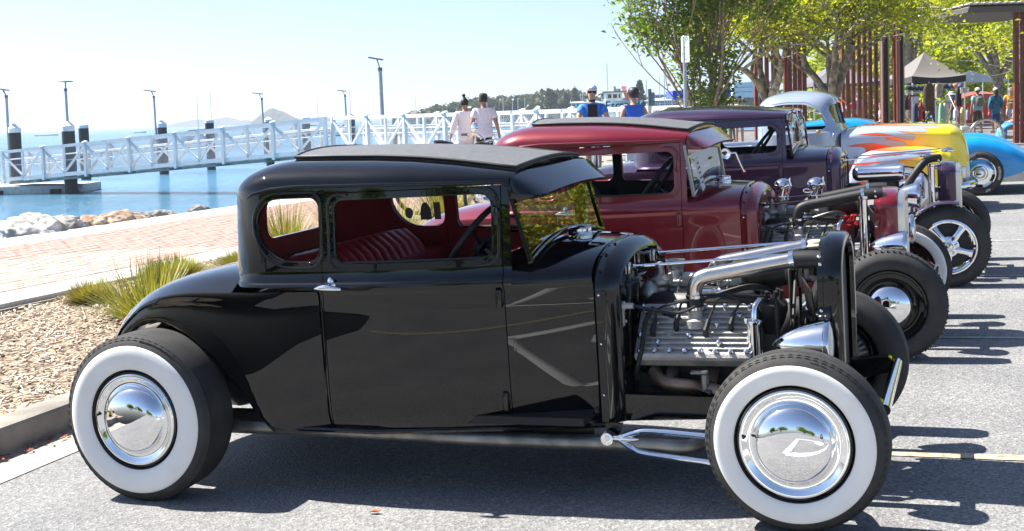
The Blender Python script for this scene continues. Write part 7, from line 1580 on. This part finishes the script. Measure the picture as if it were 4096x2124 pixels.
# clothes racks and goods
def rack(lab, pxl, pxr, ptop, d):
    l = at(pxl, ptop, d); r = at(pxr, ptop, d); o = thing('clothes_rack', lab, 'clothes rack', T((l.x+r.x)/2, d, .27), 'chrome clothes racks'); h = l.z-.27; w = r.x-l.x; q = MB(); q.cyl((-w/2, 0, h), (w/2, 0, h), .018, n=6); obj('rail', q, m_silver, o)
    for s in (-1, 1): q = MB(); q.cyl((s*w/2, 0, 0), (s*w/2, 0, h), .018, n=6); obj('upright', q, m_silver, o); q = MB(); q.cyl((s*w/2, -.3, .02), (s*w/2, .3, .02), .018, n=6); obj('foot', q, m_silver, o)
def garment(lab, pxl, pxr, ptop, pbot, d, m, flare=1.25, grp='garments hanging for sale'):
    l = at(pxl, ptop, d); r = at(pxr, ptop, d); b = at(pxl, pbot, d); w = r.x-l.x; h = l.z-b.z; cx = (l.x+r.x)/2; g = MB(); rows = []
    for t in np.linspace(0, 1, 9):
        ww = w*(.55+.45*min(1, t*6))*(1+(flare-1)*t)/2; rows.append([(ww*math.cos(a)*(1+.05*t*math.sin(5*a)), .09*math.sin(a)*(1+.25*math.sin(5*a)*t), -h*t) for a in np.linspace(0, 2*math.pi, 22, endpoint=False)])
    g.grid(rows, cv=True); o = obj('garment', g, m, sharp=80); o.location = (cx, d, l.z); tag(o, lab, 'garment', grp)
    hk = MB(); hk.tube([(0, 0, -.02), (0, 0, .05), (.02, 0, .08), (0, 0, .10)], .006, n=5); obj('hanger', hk, m_silver, o)
rack('rack holding the dark and red dresses left of the striding figure', 3648, 3692, 412, 51); rack('rack holding the green dresses under the black canopy', 3742, 3792, 402, 52)
gl = [('long dark brown coat hanging from the black canopy front', 3694, 3738, 336, 445, 50.5, cloth('brown_coat', (.05, .022, .012), (.09, .045, .02), 10), 1.1), ('black jacket at the left of the racks', 3615, 3634, 390, 440, 52, blk_c, 1.1), ('dusky pink top beside the black jacket', 3628, 3646, 392, 440, 52, cloth('dusky_pink', (.22, .07, .09)), 1.1), ('dark navy dress on the left rack', 3652, 3672, 414, 490, 50.8, navy, 1.2), ('deep red dress on the left rack', 3676, 3690, 412, 486, 50.8, cloth('deep_red', (.45, .015, .02)), 1.15), ('black dress between the red dress and the coat', 3688, 3700, 414, 488, 50.9, blk_c, 1.2),
      ('tan patterned garment hanging high under the canopy', 3740, 3770, 336, 392, 54, cloth('tan_print', (.24, .19, .13), (.42, .36, .27), 18, .2), 1.0), ('long mint green dress on the right rack', 3756, 3776, 412, 502, 51.6, cloth('mint', (.24, .45, .33)), 1.35), ('pale green printed dress right of the mint one', 3772, 3790, 412, 498, 51.7, cloth('pale_green', (.40, .46, .32), (.55, .58, .45), 15), 1.2), ('dark patterned cloth behind the mint dress', 3745, 3756, 440, 500, 52.2, cloth('grey_slip', (.5, .5, .52)), 1.1),
      ('black garments hung at the right of the black canopy', 3822, 3846, 356, 425, 53, blk_c, 1.15), ('blue denim garments hung behind the guy rope', 3795, 3820, 370, 402, 55, cloth('denim', (.05, .10, .25)), 1.1), ('white and violet beach bag hanging below the sign', 3814, 3834, 436, 470, 50, cloth('violet_white', (.55, .52, .72)), 1.1), ('yellow singlet hanging from the sign post', 3841, 3862, 430, 498, 50, cloth('mustard', (.50, .34, .06), (.6, .5, .3), 5), 1.05), ('pink and teal garments right of the yellow singlet', 3864, 3878, 440, 480, 51, cloth('pink_teal', (.50, .10, .20), (.10, .35, .35), 9), 1.2),
      ('teal top hanging behind the red posts', 3429, 3438, 362, 396, 49, cloth('teal', (.02, .30, .33)), 1.), ('yellow pennant hanging behind the red posts', 3408, 3415, 366, 400, 49, cloth('yellow_flag', (.75, .50, .04)), 1.3), ('bright red cloth hanging behind the posts', 3494, 3510, 396, 418, 49, cloth('bright_red', (.62, .02, .06)), 1.)]
for a_ in gl: garment(*a_)
bx = MB(); a = at(3400, 410, 49); bx.box((a.x, 49, 1.45), (.42, .4, .22), b=.03); tag(obj('stall_cloth', bx, CL['bright_red']), 'pink red stall cover low behind the red posts', 'stall cover')
for k, (px, cc, lab) in enumerate(((3625, (.10, .20, .03), 'olive green cap, leftmost on the hat shelf'), (3637, (.02, .02, .04), 'black cap second from the left on the hat shelf'), (3652, (.03, .035, .05), 'slate cap third on the hat shelf'), (3671, (.03, .03, .03), 'grey black cap fourth on the hat shelf'), (3686, (.02, .03, .08), 'navy cap nearest the brown coat'), (3782, (.012, .012, .012), 'large round black hat hanging right of the tan garment'), (3802, (.04, .10, .18), 'blue hat right of the black hat'), (3818, (.65, .25, .04), 'orange hat hanging by the canopy leg'), (3840, (.12, .08, .30), 'violet hat hanging by the sign'))):
    a = at(px, 352 if k < 5 else 346, 52.5); h = MB(); h.sph((0, 0, 0), (.10 if k != 5 else .13, .11, .13), 12, 8); h.grid([[(.10*math.cos(t), .11*math.sin(t), -.09), (.14*math.cos(t), .16*math.sin(t), -.11)] for t in np.linspace(0, 6.283, 14)]); o = obj('hat', h, cloth('hat%d' % k, cc), sharp=60); o.location = (a.x, 52.5, a.z); tag(o, lab, 'hat', 'hats on sale')
sf = thing('display_shelf', 'white display shelf carrying the row of caps', 'shelf', T(at(3655, 371, 52.6).x, 52.6, 0)); zz = at(3655, 371, 52.6).z
q = MB(); q.box((0, 0, zz), (.95, .35, .03)); obj('shelf_board', q, m_paper, sf)
for s in (-1, 1): q = MB(); q.box((s*.46, 0, zz/2+.1), (.03, .03, zz-.2)); obj('upright', q, m_silver, sf)
sl_ = MB(); sl_.box((-.18, .0, zz-.22), (.5, .04, .26)); obj('striped_cloth', sl_, cloth('stripe_brown', (.14, .06, .05)), sf)
sg = thing('price_sign', 'small white sign clipped to the left clothes rack', 'sign', T(at(3661, 397, 50.6).x, 50.6, at(3661, 397, 50.6).z)); q = MB(); q.box((0, 0, 0), (.30, .015, .21)); obj('panel', q, mat('lilac_card', (.50, .50, .66), .6), sg); q = MB(); q.cyl((-.13, .02, .1), (-.13, .02, -1.0), .012, n=6); obj('stand', q, m_silver, sg)
# no smoking sign on its post
a = at(3859, 362, 49); ns = thing('no_smoking_sign', 'white no smoking sign on a slim grey post at the market edge', 'sign', T(a.x, 49, 0)); q = MB(); q.box((0, 0, a.z), (.34, .02, .22), b=.004); obj('panel', q, m_paper, ns)
q = MB(); q.tube([(.065*math.cos(t), -.014, a.z-.01+.065*math.sin(t)) for t in np.linspace(0, 6.283, 24, endpoint=False)], .009, n=6, closed=True); q.bar((-.045, -.014, a.z+.035), (.045, -.014, a.z-.055), .006, .014); obj('prohibition_ring', q, mat('sign_red', (.5, .03, .05), .6), ns)
q = MB(); q.box((-.005, -.013, a.z-.01), (.07, .006, .012)); obj('cigarette', q, m_dark, ns); q = MB(); q.box((0, -.013, a.z+.088), (.24, .004, .016)); obj('printed_line', q, m_dark, ns)
q = MB(); q.cyl((.05, .02, .2), (.0, .02, a.z-.05), .025, n=8); obj('post', q, m_pole, ns)
bx = MB(); a = at(3858, 512, 48.5); bx.box((0, 0, 0), (.30, .2, .30), b=.01); o = obj('notice_box', bx, m_paper); o.location = (a.x, 48.5, .42); tag(o, 'white box with a small printed mark at the foot of the sign post', 'box'); q = MB(); q.tube([(.03*math.cos(t)-.06, -.102, .03*math.sin(t)-.02) for t in np.linspace(0, 6.283, 14, endpoint=False)], .006, n=5, closed=True); obj('printed_mark', q, m_dark, o)
tb = thing('trestle_table', 'low timber table end left of the notice box', 'table', T(at(3815, 505, 49).x, 49, .27)); q = MB(); q.box((0, 0, .30), (.5, .5, .05)); obj('table_top', q, m_timb, tb); 
for s in (-1, 1): q = MB(); q.box((s*.2, 0, .14), (.05, .4, .28)); obj('leg', q, m_timb, tb)
gr = MB(); a0 = at(3796, 380, 50); a1 = at(3824, 440, 49); gr.cyl(a0, a1, .012, n=5); tag(obj('guy_rope', gr, m_paper), 'white guy rope slanting down from the black canopy', 'rope')
# bicycle hoop and bench in the foreground of the market
a = at(3945, 560, 37); hp = MB(); r_ = .52; hw = (at(4012, 500, 37).x-at(3878, 500, 37).x)/2; zt = at(3945, 478, 37).z-hw
hp.tube([(-hw, 0, -.2), (-hw, 0, zt*.5), (-hw, 0, zt)]+[(-hw*math.cos(t), 0, zt+hw*math.sin(t)) for t in np.linspace(.15, math.pi-.15, 22)]+[(hw, 0, zt), (hw, 0, zt*.5), (hw, 0, -.2)], .042, n=14); o = obj('bicycle_hoop', hp, m_steel, sharp=80); o.location = (at(3945, 500, 37).x, 37, 0); tag(o, 'arched stainless steel bicycle hoop behind the blue sports car', 'bicycle hoop')
bn = thing('bench', 'timber slatted bench under the seated figure at right', 'bench', T(at(4096, 500, 38).x+.25, 38, .2)); 
for k in range(5): q = MB(); q.box((.1, -.2+.1*k, .46), (1.5, .085, .04), b=.006); obj('slat', q, m_timb, bn)
for s in (-.4, .5): q = MB(); q.box((s, 0, .22), (.12, .42, .44), b=.02); obj('leg', q, m_band, bn)
pl = MB(); a = at(3660, 490, 47); rs_ = np.random.RandomState(3)
C = np.stack([a.x+rs_.uniform(-.2, 1.5, 900), 47+rs_.normal(0, .3, 900), .35+abs(rs_.normal(0, .16, 900))+.12*np.sin(rs_.uniform(0, 6, 900))], 1); me = leaves_mesh('low_plants', C, .12, rs_, m_leaf_lime); o = bpy.data.objects.new('low_plants', me); COL.objects.link(o); o['kind'] = 'stuff'
# parking sign
a = at(2741, 430, 22); t = at(2737, 146, 22); ps = thing('parking_sign', 'slim white 3P parking sign on a galvanised post', 'sign', T(a.x, 22, 0)); lean = Matrix.Shear('XZ', 4, (0, 0)) 
q = MB(); q.cyl((0, 0, -.1), (t.x-a.x, 0, t.z), .031, n=14); q.sph((t.x-a.x, 0, t.z), (.032, .032, .02), 10, 6); obj('post', q, m_pole, ps)
cx, cz = (t.x-a.x)*.85, (t.z+at(2737, 250, 22).z)/2; hh = t.z-at(2737, 250, 22).z
pm2 = Matrix.Translation((cx+.01, -.04, cz)) @ Matrix.Rotation(R(-62), 4, 'Z')
q = MB(); q.prism(rrect(-.115, .115, -hh/2, hh/2, .03, 4), -.003, .003, 'y'); pn = obj('panel', q, m_paper, ps); pn.matrix_local = pm2
m_sgreen = mat('sign_green', (.02, .26, .12), .6)
FT = lambda x, z: Matrix.Translation((x, -.004, z)) @ Matrix.Rotation(math.pi/2, 4, 'X')
for tx, s, z in (('3P', .17, .15), ('8:30-6', .062, .03), ('MON-FRI', .035, -.015), ('8:30-12', .062, -.075), ('SAT', .035, -.118)): text_obj('lettering', tx, s, m_sgreen, FT(0, z), pn, .001, True)
q = MB(); q.box((.02, -.006, -.165), (.12, .003, .014)); obj('arrow_bar', q, m_sgreen, pn)
# ferry
a = at(2556, 430, 95); fb = thing('ferry_boat', 'white ferry with a green edged wheelhouse moored behind the footbridge', 'ferry', T(at(2498, 430, 95).x, 95, -1.35, 0))
def fz(py): return at(2498, py, 95).z+1.35
fx = lambda px: at(px, 400, 95).x-at(2498, 400, 95).x
hl = MB(); rows = []
for py, f, yb in ((500, .60, 1.2), (455, .80, .8), (430, .92, .35), (402, 1.0, 0.)):
    rows.append([(fx(2498)+(fx(2590)-fx(2405))/2*f*s, yb+3.2*abs(s)**2.2, fz(py)) for s in np.linspace(-1, 1, 17)])
rows.append([(p[0], p[1]+.25, p[2]) for p in rows[-1]]); rows.append([(p[0]*.98, p[1]+.25, p[2]-.5) for p in rows[-1]]); hl.grid(rows); obj('hull', hl, m_hull, fb, sharp=40)
dk = MB(); dk.add(rows[-1], [tuple(range(17))]); obj('deck', dk, m_band, fb)
text_obj('name_lettering', 'Escapade', .82, m_dark, Matrix.Translation((.06, -.06, fz(411)-.18)) @ Matrix.Rotation(math.pi/2+.12, 4, 'X'), fb, .01, True)
wh = MB(); x0, x1 = fx(2433), fx(2500); z0, z1 = fz(402), fz(370); w_ = x1-x0; wy = 2.0
frm = [(x0, x0+.14), (x0+w_*.34, x0+w_*.34+.12), (x0+w_*.68, x0+w_*.68+.12), (x1-.14, x1)]
zl, zh = z0+(z1-z0)*.38, z0+(z1-z0)*.92
wh.box(((x0+x1)/2, wy+.05, (z0+zl)/2), (w_, .12, zl-z0)); wh.box(((x0+x1)/2, wy+.05, (zh+z1)/2), (w_, .12, z1-zh+.05))
for a_, b_ in frm: wh.box(((a_+b_)/2, wy+.05, (zl+zh)/2), (b_-a_, .12, zh-zl))
wh.box((x0+.05, wy+1.2, (z0+z1)/2), (.10, 2.2, z1-z0)); wh.box((x1+.5, wy+1.6, (z0+z1)/2), (.10, 2.2, z1-z0)); wh.box((x1+.25, wy+.6, (z0+zl)/2), (.5, .10, zl-z0)); wh.box((x1+.48, wy+.6, (z0+z1)/2), (.10, .10, z1-z0))
obj('wheelhouse', wh, m_hull, fb)
for a_, b_ in zip(frm[:-1], frm[1:]): q = MB(); q.box(((a_[1]+b_[0])/2, wy+.12, (zl+zh)/2), (b_[0]-a_[1], .02, zh-zl)); obj('window', q, mat('boat_window', (.10, .11, .12), .1), fb)
rf = MB(); rf.box(((x0+x1)/2+.5, wy+1.0, z1+.08), (w_+1.7, 2.8, .10), b=.03); obj('roof', rf, m_hull, fb); rf = MB(); rf.box(((x0+x1)/2, wy-.42, z1+.10), (w_+.6, .05, .09)); obj('roof_trim', rf, mat('dark_green_trim', (.03, .14, .10), .5), fb)
q = MB(); q.cyl((fx(2474), wy+1, z1), (fx(2474), wy+1, fz(341)), .09, n=8); q.cyl((fx(2488), wy+1, z1), (fx(2488), wy+1, z1+.35), .2, n=10); obj('mast', q, m_lamp, fb)
q = MB()
for px in (2412, 2424): q.cyl((fx(px), .6, fz(402)), (fx(px), .6, fz(396)), .03, n=5)
q.cyl((fx(2408), .6, fz(396)), (fx(2433), .6, fz(396)), .03, n=5); obj('bow_rail', q, m_hull, fb)
fl = MB(); fl.grid([[(fx(2510)+.1*math.sin(z), 2.6+.15*math.sin(3*z), fz(410)+z*1.9+x*.1) for x in (0, 1)] for z in np.linspace(0, 1, 6)]); fl = MB(); fl.grid([[(fx(2505)+x*.35+.12*math.sin(5*z), 2.2+.1*math.sin(4*x+z), fz(412)+z*1.3) for x in (0, .5, 1)] for z in np.linspace(0, 1, 7)]); obj('flag', fl, cloth('flag_pink', (.55, .22, .20)), fb)
# marina clutter seen as small hulls
rs_ = np.random.RandomState(12); names = 'low white cabin cruiser|white runabout|pale half cabin boat|small moored dinghy|white tinny|moored white launch|blue covered runabout|white fishing boat'.split('|')
wheres = 'left of the footbridge end|right of the footbridge end|behind the blue vest|nearest the purple roof|under the houses|by the timber pole|beside the ferry bow|far back in the marina'.split('|')
for k, (px, d) in enumerate(((2575, 150), (2610, 120), (2645, 135), (2680, 115), (2630, 180), (2662, 160), (2420, 140), (2700, 170))):
    w = at(px, 440, d); o = thing('moored_boat', names[k]+' '+wheres[k]+' in the marina', 'boat', T(w.x, d, -1.42, rs_.uniform(-.6, .6)), 'boats berthed in the marina'); obj('hull', boat_hull(5.5, 2.1, 1.1), m_hull, o); q = MB(); q.box((.2, 0, 1.35), (2.0, 1.5, .8), b=.2); obj('cabin', q, m_hull if k % 3 else m_blue, o)
    if k % 2 == 0: q = MB(); q.cyl((.4, 0, 1), (.4, 0, 6.5+k*.3), .045, n=5); obj('mast', q, m_mast, o)
for k, px in enumerate((1925, 1948, 2013, 2050, 2072, 2100, 2325, 2332, 2620)): # masts of the far marina
    w = at(px, 430, 300); t = at(px, 392-.01*(px-1900)+(0 if px < 2200 else -10), 300); o = thing('sailing_boat', ('first', 'second', 'third', 'fourth', 'fifth', 'sixth', 'seventh', 'eighth', 'ninth')[k]+' slim bare yacht mast from the left along the far shore', 'sailing boat', T(w.x, 300, -1.4), 'far yacht masts'); obj('hull', boat_hull(8, 2.4, 1.1), m_hull, o); q = MB(); q.cyl((0, 0, 1), (0, 0, t.z+1.4), .09, n=5); obj('mast', q, m_mast, o)
tp = MB(); a = at(2598, 356, 110); tp.cyl((a.x, 110, -1), (a.x, 110, a.z), .16, n=8); o = obj('timber_pole', tp, mat('weathered_timber', (.16, .13, .11), .9)); tag(o, 'weathered timber power pole right of the blue vest', 'pole'); q = MB(); q.box((a.x+.25, 110, a.z-.9), (.35, .3, 1.2), b=.05); obj('transformer', q, m_lamp, o)
# far buildings
m_bwall = mat('cream_render', (.56, .53, .46), .8); m_bw2 = mat('white_render', (.62, .63, .64), .7); m_broof = mat('pale_iron_roof', (.46, .45, .43), .6); m_win = mat('dark_pane', (.10, .13, .17), .15)
def building(lab, px0, px1, ptop, pbase, d, floors, nw, roof='gable', wall=None, rz=0, balc=False):
    a = at(px0, pbase, d); b = at(px1, pbase, d); t = at(px0, ptop, d); w = b.x-a.x; h = t.z-a.z; o = thing('house', lab, 'house', T((a.x+b.x)/2, d, a.z, rz), 'buildings along the far shore'); dp = w*.5
    q = MB(); q.box((0, dp/2, h/2), (w, dp, h)); obj('wall', q, wall or m_bwall, o); fh = h/floors
    for f in range(floors):
        for k in range(nw):
            x = -w/2+w*(k+.5)/nw; q = MB(); q.box((x, -.02, fh*(f+.52)), (w/nw*.62, .10, fh*.52)); wn = obj('window', q, m_win, o); e = MB(); e.box((x, -.09, fh*(f+.24)), (w/nw*.7, .10, fh*.05)); obj('sill', e, wall or m_bwall, wn)
        if balc: q = MB(); q.box((0, -.7, fh*f+.1), (w, 1.4, .15)); q.box((0, -1.38, fh*f+.55), (w, .06, .8)); obj('balcony', q, m_bw2, o); 
    if balc:
        for k in range(nw+1): q = MB(); q.box((-w/2+w*k/nw, -.7, h/2), (.18, 1.5, h)); obj('party_wall', q, m_bw2, o)
    q = MB(); e = .4
    if roof == 'gable': q.add([(-w/2-e, -e, h), (w/2+e, -e, h), (w/2+e, dp+e, h), (-w/2-e, dp+e, h), (-w/2+w*.15, dp/2, h+w*.10), (w/2-w*.15, dp/2, h+w*.10)], [(0, 1, 5, 4), (1, 2, 5), (2, 3, 4, 5), (3, 0, 4), (0, 3, 2, 1)])
    else: q.box((0, dp/2, h+.12), (w+.8, dp+.8, .24))
    obj('roof', q, m_broof, o, sharp=10); return o
building('white house with pale roof left of the cyclist', 2286, 2340, 412, 432, 250, 1, 3, wall=m_bw2); building('white boat shed with a pale hipped roof behind the cyclist', 2345, 2400, 410, 432, 240, 1, 3, wall=m_bw2)
building('long low cream motel with many posts behind the timber pole', 2590, 2690, 404, 428, 230, 2, 10); building('cream villa with a hipped roof above the motel', 2648, 2700, 394, 415, 260, 2, 5)
building('grey flat roofed block on the ridge right of the timber pole', 2617, 2690, 383, 394, 330, 1, 6, 'flat', mat('grey_render', (.25, .26, .28), .8))
building('white three storey apartment block with balconies on the hillside', 2930, 3030, 338, 392, 200, 3, 4, 'flat', m_bw2, .0, True); building('cream house among the trees behind the red posts', 3030, 3075, 330, 372, 210, 2, 2, 'flat', m_bw2)
sn = MB(); a = at(2677, 391, 70); b = at(2905, 370, 70); sn.box(((a.x+b.x)/2, 70, (a.z+b.z)/2+.05), (b.x-a.x, 3.0, .42)); o = obj('blue_awning', sn, cloth('royal_blue', (.02, .06, .55))); tag(o, 'royal blue awning glimpsed through the many stemmed tree', 'awning')
for px in (2680, 2760, 2900): x = at(px, 400, 70).x; q = MB(); q.cyl((x, 69, -1), (x, 69, a.z), .05, n=6); obj('leg', q, m_pole, o)
